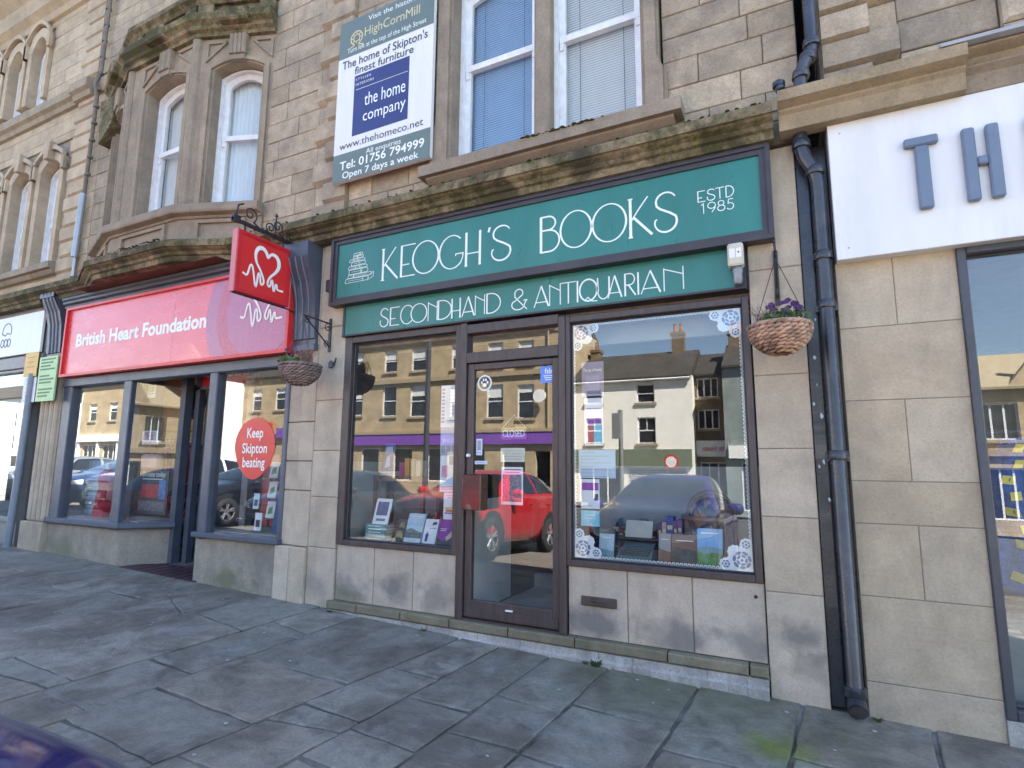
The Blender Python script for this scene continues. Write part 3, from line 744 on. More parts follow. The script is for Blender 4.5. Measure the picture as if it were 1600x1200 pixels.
# door frame + transom light
mb = MB(); mb.cbox(-2.47, -2.405, -.012, .09, .186, 2.60, .005); mb.cbox(-1.575, -1.52, -.012, .09, .186, 2.56, .005)
mb.cbox(-2.405, -1.575, -.010, .09, 2.50, 2.58, .005); mb.cbox(-2.405, -1.575, -.010, .09, 2.245, 2.335, .005)
mb.box(-2.405, -1.575, .0, .09, .186, .20)
df = mb.build('door_frame', BROWN, shop)
mb = MB(); mb.quad((-2.405, .045, 2.335), (-1.575, .045, 2.335), (-1.575, .045, 2.50), (-2.405, .045, 2.50)); mb.build('transom_glass', GLASS, df)
mb = MB(); frame_rect(mb, -2.40, -1.58, .205, 2.24, .012, .062, .062, .055, .135, .055); mb.cbox(-2.395, -1.585, .005, .0119, .215, .275, .003)
door = mb.build('door', BROWN, shop)
mb = MB(); mb.quad((-2.34, .035, .335), (-1.63, .035, .335), (-1.63, .035, 2.19), (-2.34, .035, 2.19)); mb.build('door_glass', GLASS, door)
mb = MB(); mb.bbox(-2.355, -2.185, -.125, .0, 1.045, 1.325, .006); mb.build('handle_box', BROWND, door)
mb = MB(); mb.lathe([(.0, -.022), (.012, -.02), (.015, -.012), (.015, .012)], -2.372, .0, 1.475, 12, ax='y'); mb.bbox(-2.39, -2.37, -.012, .012, 1.23, 1.30, .003); mb.build('door_lock', WHITEP, door)
mb = MB(); mb.bbox(-2.02, -1.96, -.006, .0118, .292, .303, .002); mb.tube([(-2.04, .010, .235), (-2.0, .008, .242), (-1.96, .010, .235)], .003, 6); mb.build('kick_mark', PAPER, door)
# fascia support behind the signs, interior
mb = MB(); mb.box(-3.80, -.02, .03, .10, 2.60, 3.60); mb.build('fascia_backing', PURPB, shop)
mb = MB()
mb.box(-3.80, -.15, 4.4, 4.5, .1, 3.3); mb.box(-3.80, -3.765, .19, 4.4, .1, 3.3); mb.box(-.185, -.15, .19, 4.4, .1, 3.3); mb.box(-3.8, -.15, .12, 4.4, 3.0, 3.3); mb.box(-3.8, -.15, .12, 4.4, .10, .17)
mb.build('shop_interior', DARKIN, shop)
mb = MB(); mb.box(-3.745, -2.48, .12, .80, .62, .712); mb.box(-1.505, -.2, .12, .75, .62, .712); split_x(mb, 'display_deck', CLOTH, shop, [-2])
mb = MB(); mb.box(-3.745, -3.70, .10, .62, .713, 1.42); mb.box(-1.50, -.20, .752, .775, .60, 1.40)
mb.box(-1.49, -.21, .26, .30, 2.36, 2.55); split_x(mb, 'display_panel', PALEIN, shop, [-3])
mb = MB(); mb.box(-2.475, -2.445, .12, .95, .175, 1.10); mb.build('door_partition', PALEDOOR, shop)
mb = MB(); mb.box(-2.40, -1.55, .3, 1.4, .171, .18); mb.box(-2.4, -1.5, 1.4, 1.5, .171, .30); mb.build('door_mat', MIDIN, shop)

# ================================================================ CHARITY SHOP BUILDING
ch = thing('charity_shop_building', 'sandstone building with a canted stone bay window above a red fronted charity shop', 'building', (-6.3, 0, 0))
mb = MB(); holes_plate(mb, -8.72, -3.871, 3.80, 9.7, .075, .45, [(-8.0, -5.18, 4.2, 6.3)], 1)
ashlar(mb, -8.60, -4.33, 3.80, 9.7, .05, lambda: random.choice((.225, .23, .235)), [(-8.25, -5.15, 3.3, 6.95)], (.3, .65), .005, .006, .006)
ashlar(mb, -8.60, -4.33, 3.62, 3.80, .05, .18, [(-8.1, -5.3, 3, 7)], (.5, .9))
mb.box(-8.72, -3.871, .101, .45, 3.58, 3.80, 1)
mb.build('wall', [UPPER, MORTAR], ch)
mb = MB()   # quoins with weathered drip edges at the right end
z = 3.80; k = 0
while z < 9.6:
    x0 = -4.33 if k % 2 == 0 else -4.18; h = .2295
    T = plane((0, 0), (1, 0))
    v = [(x0, .06, z), (-3.873, .06, z), (-3.873, .06, z + h), (x0, .06, z + h), (x0 + .0, .0, z + .05), (-3.873, .0, z + .05), (-3.873, .0, z + h - .004), (x0, .0, z + h - .004)]
    mb.add(v, [(0, 1, 5, 4), (4, 5, 6, 7), (7, 6, 2, 3), (0, 4, 7, 3), (1, 2, 6, 5)])
    if k % 2: mb.cbox(-4.33, -4.185, .048, .07, z + .003, z + h - .003, .004)
    z += h + .0005; k += 1
mb.build('quoins', UPPER, ch)
roof_and_back(ch, -8.72, -3.871, 9.7)
# canted bay
BAY = [(-8.28, .05), (-7.33, -.28), (-6.05, -.28), (-5.10, .05)]
bay_faces = []
for i, (a, b_) in enumerate(zip(BAY, BAY[1:])):
    T = plane(a, b_); Ln = math.hypot(b_[0] - a[0], b_[1] - a[1])
    u0, u1 = {0: (.17, .76), 1: (.40, 1.15), 2: (.26, .87)}[i]
    mb = MB(T); zs_, ri = 5.95, .10
    e = .0 if i == 1 else 0.0
    mb.prism([(0, 4.24), (u0, 4.24), (u0, zs_)] + [(0, zs_)], 0, .22); mb.prism([(u1, 4.24), (Ln, 4.24), (Ln, zs_), (u1, zs_)], 0, .22)
    mb.prism([(0, zs_), ] + archtop(u0, u1, zs_, ri) + [(Ln, zs_), (Ln, 6.36), (0, 6.36)], 0, .22)
    # moulded edge round the opening and a pilaster strip
    o = [(u0 - .09, 4.25)] + archtop(u0 - .09, u1 + .09, zs_ + .03, ri + .02) + [(u1 + .09, 4.25)]
    q = [(u0 - .03, 4.25)] + archtop(u0 - .03, u1 + .03, zs_ + .01, ri) + [(u1 + .03, 4.25)]
    mb.ring(o, q, -.03, 0.0, closed=False)
    # sunk triangular spandrel panels
    for s_ in (-1, 1):
        uc = (u0 + u1) / 2; ua, ub = uc + s_ * .17, (u1 + .10 if s_ > 0 else u0 - .10)
        mb.stroke([(ua, 6.30), (ub, 6.30), (ub, 6.08), (ua, 6.30)], .03, -.001, th=.022)
    mb.build('bay_face', DRESS, ch)
    mb = MB(T); uc = (u0 + u1) / 2     # keystone with reeded face
    for k in range(4): mb.lathe([(.028, 0), (.028, .25)], uc - .075 + .05 * k, -.055, 6.10, 8)
    mb.prism([(uc - .11, 6.35), (uc + .11, 6.35), (uc + .085, 6.04), (uc - .085, 6.04)], -.055, .01); mb.build('keystone', DRESS, ch)
    sash_window(ch, T, u0, u1, 4.24, zs_ - .01, ri, 5.19, .16, 'curtain', label=('far left', 'front', 'right hand canted')[i] + ' sash of the stone bay with white net curtains')
mb = MB()
for p in BAY[1:3]: mb.lathe([(.075, 4.245), (.075, 6.36)], p[0], p[1] + .035, 0, 10)
split_x(mb, 'bay_shaft', DRESS, ch, [-6.7])
def bayline(o, x0=-8.9, x1=-4.8):
    return [(-8.28 - o * .0, .05), (-7.33, -.28), (-6.05, -.28), (-5.10, .05)]
mb = MB()
mb.mould(bayline(0), [(-.1, 4.10), (.05, 4.10), (.06, 4.125), (.13, 4.14), (.14, 4.16), (.14, 4.225), (.12, 4.245), (-.3, 4.26)])
mb.build('bay_sill', DRESS, ch)
mb = MB(); mb.mould(bayline(0), [(-.1, 3.80), (.03, 3.80), (.03, 4.10), (-.1, 4.10)])
for i, (a, b_) in enumerate(zip(BAY, BAY[1:])):
    Ln = math.hypot(b_[0] - a[0], b_[1] - a[1]); pm = MB(plane(a, b_))
    u0, u1 = .22, Ln - .18
    pm.ring([(u0, 3.83), (u1, 3.83), (u1, 4.08), (u0, 4.08)], [(u0 + .05, 3.87), (u1 - .05, 3.87), (u1 - .05, 4.04), (u0 + .05, 4.04)], -.06, -.029)
    mb.v += []; base = len(mb.v); mb.v += pm.v; mb.f += [tuple(base + q for q in f) for f in pm.f]; mb.m += pm.m
mb.build('bay_apron', DRESS, ch)
mb = MB()
mb.mould(bayline(0), [(-.1, 6.36), (.05, 6.36), (.06, 6.40), (.10, 6.42), (.11, 6.46), (.16, 6.50), (.17, 6.57), (.15, 6.60), (-.1, 6.61)])
mb.mould(bayline(0), [(-.2, 6.612), (.0, 6.612), (.0, 6.82), (-.2, 6.82)])
mb.mould(bayline(0), [(-.2, 6.80), (.04, 6.80), (.06, 6.84), (.10, 6.87), (.10, 6.93), (.06, 6.96), (-.2, 6.98)])
for i, (a, b_) in enumerate(zip(BAY, BAY[1:])):
    Ln = math.hypot(b_[0] - a[0], b_[1] - a[1]); T = plane(a, b_); pm = MB(T)
    for u in (.10, Ln - .12): pm.cbox(u - .1, u + .1, -.045, .0, 6.612, 6.80, .008)
    for k in range(5):
        u = .27 + (Ln - .55) * k / 4; pm.prism([(u - .035, 6.66), (u + .035, 6.66), (u + .03, 6.72), (u, 6.76), (u - .03, 6.72)], -.004, -.0005, 1)
    uc = Ln * .56; pm.cbox(uc - .17, uc + .17, -.20, -.1, 6.44, 6.60, .02)
    base = len(mb.v); mb.v += pm.v; mb.f += [tuple(base + q for q in f) for f in pm.f]; mb.m += pm.m
mb.build('bay_parapet', [MOSSY, DARKIN], ch)
# carved bracket at the left spring of the bay
mb = MB(); mb.prism([(-8.30, 5.72), (-8.05, 5.95), (-7.9, 6.36), (-8.35, 6.36)], -.12, .06); mb.build('bay_bracket', MOSSY, ch)
# cornice over the shop, breaking forward under the bay
mb = MB(); mb.mould([(-8.72, -.03), (-8.10, -.03), (-7.42, -.30), (-5.98, -.30), (-5.30, -.03), (-3.603, -.03)], PROF); mb.build('cornice', MOSSY, ch)
mb = MB(); mb.box(-8.05, -5.35, -.30, .1, 3.566, 3.574); mb.build('bay_soffit', mat('rust_brown_soffit', (0.12, 0.045, 0.03), .8, var=.3), ch)
mb = MB(); moss_row(mb, -8.6, -3.7, -.19, 3.79, 120, .022, .05); moss_row(mb, -7.3, -6.0, -.48, 3.79, 70, .025, .06); moss_row(mb, -7.3, -6.1, -.36, 6.6, 60, .022, .06); mb.build('moss', MOSS, ch)
# ground floor piers
mb = MB()
for a, b_ in zip([.0, .62, 1.14, 1.42, 1.80, 2.24, 3.57], [.62, 1.14, 1.42, 1.80, 2.24, 3.57]):
    mb.cbox(-4.50, -4.302, .02 if a else -.03, .2, a + .003, b_ - .003, .008); mb.cbox(-4.298, -4.106, .0 if a else -.035, .2, a + .003, b_ - .003, .008)
for k in range(4):      # fluted left pier
    x = -9.16 + .115 * k; mb.cbox(x, x + .075, -.03, .1, .62, 2.85, .02)
mb.box(-9.20, -8.70, .01, .2, .2, 3.6); mb.cbox(-9.26, -8.72, -.045, .2, .1, .61, .01)
split_x(mb, 'pier', PIER, ch, [-6])
def corbel(x0, x1, zt, zb):
    mb = MB(); pr = [(.0, zb), (.03, zb), (.035, zb + .05), (.05, zb + .06), (.055, zb + .2), (.07, zb + .45), (.11, zb + .62), (.17, zb + .76), (.20, zb + .86), (.20, zt), (.0, zt)]
    mb.mould([(x0, .0), (x1, .0)], pr)
    for k in range(3):
        x = x0 + (x1 - x0) * (k + 1) / 4; mb.tube([(x, -o - .004, z) for o, z in pr[3:9]], .012, 6)
    mb.box(x0 - .01, x1 + .01, -.06, .0, zb - .06, zb - .001); mb.build('corbel', GREYBLUE, ch)
corbel(-4.45, -4.12, 3.57, 2.56); corbel(-9.13, -8.78, 3.60, 2.80)
# shop front joinery
mb = MB(); mb.cbox(-8.66, -8.46, .0, .12, .60, 2.44, .01); mb.cbox(-7.29, -7.13, -.01, .12, .60, 2.44, .01); mb.cbox(-5.69, -5.56, -.01, .1, .60, 2.44, .01); mb.cbox(-4.53, -4.47, .0, .1, .62, 2.44, .01)
mb.cbox(-8.66, -4.46, -.02, .12, 2.37, 2.49, .012); mb.mould([(-8.70, 0.0), (-7.10, 0.0), (-6.70, .42)], [(-.12, .61), (.02, .61), (.035, .63), (.035, .672), (.02, .685), (-.12, .69)])
mb.cbox(-5.74, -4.46, -.045, .1, .62, .672, .008)
mb.mould([(-5.66, .75), (-5.66, .10)][::-1], [(-.03, .62), (.03, .62), (.03, .67), (-.03, .67)])
mb.build('shopfront_frame', GREYBLUE, ch)
mb = MB(); mb.mould([(-8.74, .02), (-7.12, .02), (-6.72, .46)], [(-.1, .05), (.0, .05), (.0, .61), (-.1, .61)]); mb.box(-5.72, -4.5, .01, .12, .0, .62); mb.box(-5.72, -5.6, .12, .8, .0, .62); mb.build('stall_riser', ROUGHCAST, ch)
def cwin(quad, lab):
    mb = MB(); mb.quad(*quad); o = mb.build('shop_window_glass', GLASS, ch); o['label'] = lab
cwin(((-8.46, .06, .685), (-7.29, .06, .685), (-7.29, .06, 2.38), (-8.46, .06, 2.38)), 'left display pane of the charity shop')
cwin(((-7.14, .04, .685), (-6.78, .43, .685), (-6.78, .43, 2.46), (-7.14, .04, 2.46)), 'splayed pane beside the charity shop entrance')
cwin(((-5.56, .05, .672), (-4.52, .05, .672), (-4.52, .05, 2.38), (-5.56, .05, 2.38)), 'right display pane of the charity shop')
mb = MB(); mb.box(-6.80, -6.70, .40, .50, .2, 2.6); mb.box(-6.66, -6.58, .50, .58, .2, 2.6); mb.box(-5.70, -5.60, .50, .6, .2, 2.6); mb.box(-6.66, -5.6, .50, .58, 2.30, 2.335); mb.build('entrance_frame', GREYBLUE, ch)
mb = MB(); mb.box(-6.65, -5.6, .52, .56, 2.34, 2.60)
text(mb, 'Welcome to our shop', -6.5, 2.44, .06, .518, .85, mi=1, bold=.02); mb.build('entrance_sign', [RED, LETTER], ch)
mb = MB(); mb.bbox(-6.60, -6.56, .60, 1.35, .25, 2.28, .01); dl = mb.build('open_door', GREYBLUE, ch)
mb = MB(); mb.tube([(-6.55, 1.28, 1.1), (-6.50, 1.28, 1.1), (-6.50, 1.28, 1.5), (-6.55, 1.28, 1.5)], .012, 6); mb.build('handle', WHITEP, dl)
mb = MB()
for i in range(9):
    for j in range(8):
        x, y = -7.0 + .15 * i, -.02 + .15 * j
        mb.box(x, x + .145, y, y + .145, .15, gz(x, 0) + .006)
mb.build('lobby_tiles', MAROONT, ch)
mb = MB(); mb.box(-8.7, -4.4, 3.6, 3.7, .1, 3.3); mb.box(-8.72, -8.66, .13, 3.6, .1, 3.3); mb.box(-4.46, -4.40, .21, 3.6, .1, 3.3); mb.box(-8.7, -4.4, .13, 3.6, 2.75, 2.95); mb.box(-8.7, -4.4, 1.2, 3.6, .1, .19)
mb.build('shop_interior', MIDIN, ch)
TIMB = mat('honey_timber_cladding', (0.60, 0.38, 0.17), .6, var=.2, vs=3, vsc=(.5, .5, 4))
mb = MB()
for k in range(9): mb.cbox(-8.6, -6.9, 1.30 - .0, 1.36, .8 + .21 * k, 1.005 + .21 * k, .01)
mb.build('timber_wall', TIMB, ch)
mb = MB(); mb.box(-8.45, -6.95, .12, .9, .60, .70); mb.box(-5.55, -4.5, .14, .9, .60, .68); split_x(mb, 'display_deck', MIDIN, ch, [-6.2])
mb = MB()
for k in range(6): mb.cbox(-8.62, -7.95, .38, .42, .70 + .12 * k, .812 + .12 * k, .006)
mb.build('display_panel', PAPERB, ch)
mb = MB(); mb.box(-8.60, -4.46, -.10, .05, 3.43, 3.56); mb.mould([(-8.62, -.02), (-4.46, -.02)], [(0, 3.42), (.10, 3.42), (.10, 3.45), (.13, 3.47), (.13, 3.50), (.15, 3.52), (.15, 3.545), (0, 3.555)]); mb.build('shutter_box', PURPB, ch)
mb = MB(); mb.box(-8.66, -4.46, .03, .12, 2.45, 3.45); mb.build('fascia_backing', PURPB, ch)

# ================================================================ LEFT HAND BUILDING
lb = thing('corner_shop_building', 'buff stone building at the far left with paired arched sash windows on two floors', 'building', (-12, 0, 0))
lows = [(-10.07, -9.52), (-10.95, -10.40), (-11.83, -11.28)]; ups = [(-10.90, -10.45), (-11.65, -11.20), (-12.4, -11.95)]
HL = [(a - .01, b_ + .01, 4.24, 6.0) for a, b_ in lows] + [(a - .01, b_ + .01, 7.13, 8.35) for a, b_ in ups]
mb = MB(); holes_plate(mb, -16, -8.72, 3.80, 9.5, .075, .45, HL, 1)
ashlar(mb, -16, -9.30, 3.80, 8.6, .05, lambda: random.choice((.225, .235)), [(-11.95, -9.38, 4.1, 6.2), (-12.5, -10.33, 7.0, 8.42), (-16, -9.25, 6.72, 6.96)], (.35, .8), .004, .005, .004)
mb.box(-16, -8.72, .101, .45, 3.58, 3.80, 1)
mb.build('wall', [LEFTW, MORTAR], lb)
mb = MB(); z = 3.80; k = 0
while z < 8.5:      # rusticated strip of quoins by the downpipe
    if abs(z - 6.83) > .2:
        x0 = -9.30 if k % 2 else -9.22
        mb.add([(x0, .06, z), (-8.80, .06, z), (-8.80, .06, z + .229), (x0, .06, z + .229), (x0, .0, z + .045), (-8.80, .0, z + .045), (-8.80, .0, z + .223), (x0, .0, z + .223)], [(0, 1, 5, 4), (4, 5, 6, 7), (7, 6, 2, 3), (0, 4, 7, 3), (1, 2, 6, 5)])
        mb.box(-8.80, -8.60, .045, .08, z + .003, z + .226)
    z += .231; k += 1
split_x(mb, 'quoins', LEFTW, lb, [-8.80])
roof_and_back(lb, -16, -8.72, 9.5)
def arched_surround(a, b_, z0, zs_, ri, key):
    mb = MB()
    mb.prism([(a - .12, z0), (a, z0), (a, zs_), (a - .12, zs_)], .0, .22); mb.prism([(b_, z0), (b_ + .10, z0), (b_ + .10, zs_), (b_, zs_)], .0, .22)
    mb.prism([(a - .12, zs_)] + archtop(a, b_, zs_, ri) + [(b_ + .10, zs_), (b_ + .10, zs_ + ri * .6)] + archtop(b_ + .10, a - .12, zs_ + ri * .6, ri * 1.2)[1:-1] + [(a - .12, zs_ + ri * .6)], .0, .22)
    hood = archtop(a - .15, b_ + .13, zs_ + ri * .75, ri * 1.25)
    mb.ring([(x, z + .07) for x, z in hood], hood, -.05, .0, closed=False)
    for x in (a - .15, b_ + .13): mb.box(x - .04, x + .04, -.045, .0, zs_ - .1, zs_ + ri * .7)
    if key:
        c = (a + b_) / 2; mb.prism([(c - .09, zs_ + ri + .25), (c + .09, zs_ + ri + .25), (c + .06, zs_ + ri - .02), (c - .06, zs_ + ri - .02)], -.085, .0)
    mb.build('window_surround', LEFTW, lb)
for a, b_ in lows:
    arched_surround(a, b_, 4.25, 5.78, .14, True); sash_window(lb, T0, a, b_, 4.25, 5.74, .13, 4.95, .16, 'curtain')
for a, b_ in ups:
    arched_surround(a, b_, 7.14, 8.10, .20, False); sash_window(lb, T0, a, b_, 7.14, 8.06, .19, 7.55, .16, 'curtain')
mb = MB(); mb.mould([(-16, .05), (-9.30, .05)], [(0, 4.05), (.06, 4.06), (.09, 4.10), (.09, 4.12), (.14, 4.13), (.14, 4.22), (0, 4.25)])
mb.mould([(-16, .05), (-9.27, .05)], [(0, 6.68), (.05, 6.69), (.07, 6.76), (.12, 6.79), (.12, 6.92), (0, 6.96)])
mb.mould([(-9.275, .0), (-8.82, .0)], [(0, 6.68), (.05, 6.69), (.07, 6.76), (.12, 6.79), (.12, 6.92), (0, 6.96)]); mb.mould([(-8.80, .045), (-8.10, .045)], [(0, 6.70), (.04, 6.71), (.07, 6.80), (.07, 6.9), (0, 6.94)])
mb.build('string_course', DRESS, lb)
mb = MB(); mb.mould([(-16, .05), (-8.73, .05)], [(0, 8.50), (.05, 8.52), (.07, 8.62), (.16, 8.70), (.18, 8.95), (.34, 9.1), (.38, 9.3), (.40, 9.45), (0, 9.5)]); mb.build('eaves_cornice', LEFTW, lb)
mb = MB(); mb.mould([(-16, -.03), (-8.722, -.03)], PROF); mb.build('cornice', MOSSY, lb)
mb = MB(); mb.box(-16, -9.5, .02, .12, .1, .56); mb.box(-16, -9.2, .0, .1, 2.9, 3.58); mb.cbox(-16, -9.28, -.03, .1, 2.71, 2.89, .01); mb.cbox(-9.60, -9.5, .0, .1, .56, 2.71, .01); mb.cbox(-16, -9.6, -.02, .1, .56, .62, .01); mb.cbox(-16, -9.6, -.005, .1, 2.66, 2.71, .01)
mb.build('shopfront_frame', mat('stone_grey_paint', (.25, .24, .235), .5), lb)
mb = MB(); mb.quad((-16, .05, .62), (-9.6, .05, .62), (-9.6, .05, 2.66), (-16, .05, 2.66)); mb.build('shop_window_glass', GLASS, lb)
mb = MB(); mb.box(-16, -9.2, 2.5, 2.6, .1, 2.9); mb.box(-9.5, -9.45, .12, 2.5, .1, 2.9); mb.box(-16, -9.5, .12, 2.5, .4, .5); mb.box(-16, -9.5, .12, 2.5, 2.72, 2.85); mb.build('shop_interior', DARKIN, lb)

# ================================================================ RIGHT HAND BUILDING
rb = thing('white_sign_shop_building', 'stone building at the right with smooth ashlar piers under a white sign', 'building', (2.5, 0, 0))
mb = MB(); holes_plate(mb, .335, 7, 3.80, 9.7, .06, .45, [], 1)
ashlar(mb, .78, 7, 3.82, 9.7, .035, lambda: random.choice((.23, .235, .225)), [(1.285, 7, 3.8, 9.7)], (.45, .8), .007, .006, .004); ashlar(mb, 1.42, 7, 3.82, 9.7, .035, .24, [], (.5, .9))
mb.box(.335, 7, .101, .45, 2.69, 3.80, 1)
mb.build('wall', [UPPER, MORTAR], rb)
mb = MB(); z = 3.80; k = 0
while z < 9.6:
    x1 = .62 if k % 2 == 0 else .775
    mb.add([(.345, .06, z), (x1, .06, z), (x1, .06, z + .211), (.345, .06, z + .211), (.345, -.025, z + .04), (x1, -.025, z + .04), (x1, -.025, z + .206), (.345, -.025, z + .206)], [(0, 1, 5, 4), (4, 5, 6, 7), (7, 6, 2, 3), (0, 4, 7, 3), (1, 2, 6, 5)])
    if k % 2 == 0: mb.cbox(.625, .78, .034, .07, z + .003, z + .208, .004)
    z += .2135; k += 1
z = 3.80
while z < 9.6:      # quoins / window jamb stones at the right edge of the picture
    mb.cbox(1.29, 1.42 if int(z * 10) % 2 else 1.6, -.03, .06, z + .004, z + .235, .02); z += .24
split_x(mb, 'quoins', UPPER, rb, [1.1])
roof_and_back(rb, .335, 7, 9.7)
PR = [(0, 3.60), (.12, 3.60), (.13, 3.70), (.15, 3.72), (.15, 3.735), (.19, 3.75), (.215, 3.76), (.22, 3.83), (0, 3.86)]
mb = MB(); mb.mould([(.055, -.03), (1.045, -.03)], PR); mb.build('cornice', CORN_R, rb)
mb = MB(); mb.mould([(1.05, -.01), (7, -.01)], [(0, 3.60), (.08, 3.60), (.09, 3.66), (.10, 3.70), (.14, 3.73), (.14, 3.74), (0, 3.745)]); mb.mould([(1.052, -.01), (7, -.01)], [(0, 3.75), (.10, 3.75), (.11, 3.80), (.18, 3.82), (.18, 3.835), (0, 3.855)]); mb.build('worn_cornice', DRESS, rb)
mb = MB(); mb.mould([(.92, -.03), (7, -.03)], [(0, 3.862), (.225, 3.836), (.225, 3.858), (0, 3.882)]); mb.build('lead_flashing', mat('lead_flashing', (.34, .345, .36), .6, var=.2, vs=8), rb)
mb = MB(); moss_row(mb, .1, .9, -.21, 3.835, 50, .02, .03); mb.build('moss', MOSS, rb)
mb = MB(); random.seed(3)
rows = [(-.2, .185, [.325, .945]), (.185, .66, [.325, .945]), (.66, 1.075, [.325, .64, .945]), (1.075, 1.325, [.325, .945]), (1.325, 1.81, [.325, .63, .945]), (1.81, 2.265, [.325, .945]), (2.265, 2.695, [.325, .63, .945])]
for a, b_, xs_ in rows:
    for p, q in zip(xs_, xs_[1:]): mb.cbox(p + (.002 if p > .33 else 0), q - (.002 if q < .94 else 0), 0.0, .15, a + .002, b_ - .002, .003)
mb.box(.326, .944, .004, .14, -.2, 2.695, 1)
mb.build('pier', [BEIGE, MORTAR_D], rb)
f = shop_window(rb, .945, 3.2, .10, 2.70, .045, .05, .05, .05, GREYALU, y0=-.02, y1=.09, gm=GLASS_BIG, label='tall shop window in a charcoal frame at the right edge')
mb = MB(); mb.box(.945, 3.2, -.02, .3, -.3, .098); mb.build('door_step', STRIP, rb)
mb = MB(); mb.box(.95, 6.9, 4, 4.1, -.1, 3); mb.box(.90, .945, .16, 4, -.1, 3); mb.box(6.8, 6.9, .2, 4, -.1, 3); mb.box(.95, 6.9, .12, 4, 2.72, 2.85); mb.box(.95, 6.9, .12, 4, -.1, .10); mb.box(3.2, 7, 0, .12, -.2, 2.69); mb.build('shop_interior', MIDIN, rb)
# ================================================================ SIGNS
# thin art-deco capitals: strokes in a unit box; True marks a heavy stem
def _el(a0, a1, cx=.5, cz=.5, rx=.5, rz=.5, n=26): return arcpts(cx, cz, rx, rz, a0, a1, n)
GLY = {
 'K': [([(.10, 0), (.10, 1)], 1), ([(.10, .40), (.45, .70), (.85, 1.0)], 0), ([(.22, .52), (1.0, 0)], .8), ([(.0, 0), (.2, 0)], 0), ([(.0, 1), (.2, 1)], 0)],
 'E': [([(.08, 0), (.08, 1)], 1), ([(.05, .985), (1, .985)], 0), ([(.05, .38), (.62, .38)], 0), ([(.05, .015), (1, .015)], 0)],
 'O': [(_el(0, 360), 2)],
 'G': [(_el(48, 318), 2), ([(.5 + .5 * math.cos(R(318)), .5 + .5 * math.sin(R(318))), (.93, .28), (.95, .42), (.66, .42), (.66, .36)], 0)],
 'C': [(_el(42, 318), 2)],
 'H': [([(.08, 0), (.08, 1)], 1), ([(.92, 0), (.92, 1)], 1), ([(.08, .36), (.92, .36)], 0), ([(0, 0), (.16, 0)], 0), ([(.84, 0), (1, 0)], 0)],
 "'": [([(.5, 1.02), (.3, .88)], .8)],
 'S': [(arcpts(.55, .775, .42, .225, 25, 180, 14) + [(.16, .68), (.30, .60), (.70, .47)] + arcpts(.52, .255, .46, .255, 28, -180, 18) + [(.08, .32), (.16, .35)], .4)],
 'B': [([(.08, 0), (.08, 1)], 1), ([(.05, .99), (.45, .99)] + arcpts(.45, .80, .36, .19, 88, -90, 12) + [(.05, .61)], .3), ([(.30, .61), (.5, .605)] + arcpts(.5, .305, .5, .295, 86, -90, 14) + [(.05, .012)], .3)],
 'N': [([(.05, 0), (.05, 1)], 0), ([(.95, 0), (.95, 1)], 0), ([(.05, .96), (.95, .66)], 0)],
 'D': [([(.06, 0), (.06, 1)], 1), ([(.05, .99), (.3, .99)] + arcpts(.3, .5, .7, .49, 88, -90, 20) + [(.05, .01)], .3)],
 'A': [([(0, 0), (.5, 1)], 0), ([(.5, 1), (1, 0)], 1), ([(.12, .22), (.90, .22)], 0)],
 'T': [([(.5, 0), (.5, 1)], .6), ([(0, .985), (1, .985)], 0)],
 'I': [([(.5, 0), (.5, 1)], 1)],
 'Q': [(_el(0, 360), 1), ([(.30, .05), (.48, .17), (.70, -.02), (1.0, -.04)], 0)],
 'U': [([(.05, 1), (.05, .4)] + arcpts(.5, .4, .45, .39, 180, 360, 16) + [(.95, 1)], .3), ([(.95, 0.3), (.95, 1)], 1)],
 'R': [([(.08, 0), (.08, 1)], 1), ([(.05, .99), (.5, .99)] + arcpts(.5, .74, .42, .25, 88, -90, 12) + [(.05, .49)], .2), ([(.38, .49), (1, 0)], .6)],
 '&': [([(1, 0), (.22, .62)] + arcpts(.47, .80, .27, .2, 210, -20, 14)[1:] + [(.62, .66), (.18, .42)] + arcpts(.42, .25, .42, .25, 130, 330, 16)[1:] + [(.92, .36), (1.0, .44), (.78, .44)], .3)],
 '1': [([(.3, .84), (.6, 1), (.6, 0)], .3)], '9': [(arcpts(.5, .70, .42, .30, 0, 360, 20) , 0), ([(.92, .70), (.86, .4), (.5, .02)], 0)],
 '8': [(arcpts(.5, .76, .34, .24, 0, 360, 18), 0), (arcpts(.5, .27, .43, .27, 0, 360, 18), 0)],
 '5': [([(.85, .98), (.3, .98), (.22, .58)] + arcpts(.45, .31, .42, .31, 105, -150, 16), 0)],
}
def deco(mb, chars, z0, h, y, thin, heavy, mi=0):
    for ch_, x0, x1 in chars:
        for si, (pts, wt) in enumerate(GLY[ch_]):
            P2 = [(x0 + u * (x1 - x0), z0 + v * h) for u, v in pts]
            closed = wt != 0 and ch_ in 'OQ' and len(pts) > 20 or (ch_ in '98' and len(pts) > 15)
            if closed: P2 = P2[:-1]
            if ch_ in 'OGC' and len(pts) > 10 and wt == 2:
                n = len(P2); cx = (x0 + x1) / 2; rw = (x1 - x0) / 2
                wd = [thin + (heavy - thin) * .55 * abs((p[0] - cx) / rw) ** 2 for p in P2]
            elif ch_ == 'S':
                n = len(P2); wd = [thin + (heavy - thin) * .55 * math.sin(math.pi * i / (n - 1)) for i in range(n)]
            else: wd = thin + (heavy - thin) * (min(wt, 1) if wt != 2 else .4)
            mb.stroke(P2, wd, y, mi, .0022 + .0004 * si, closed)
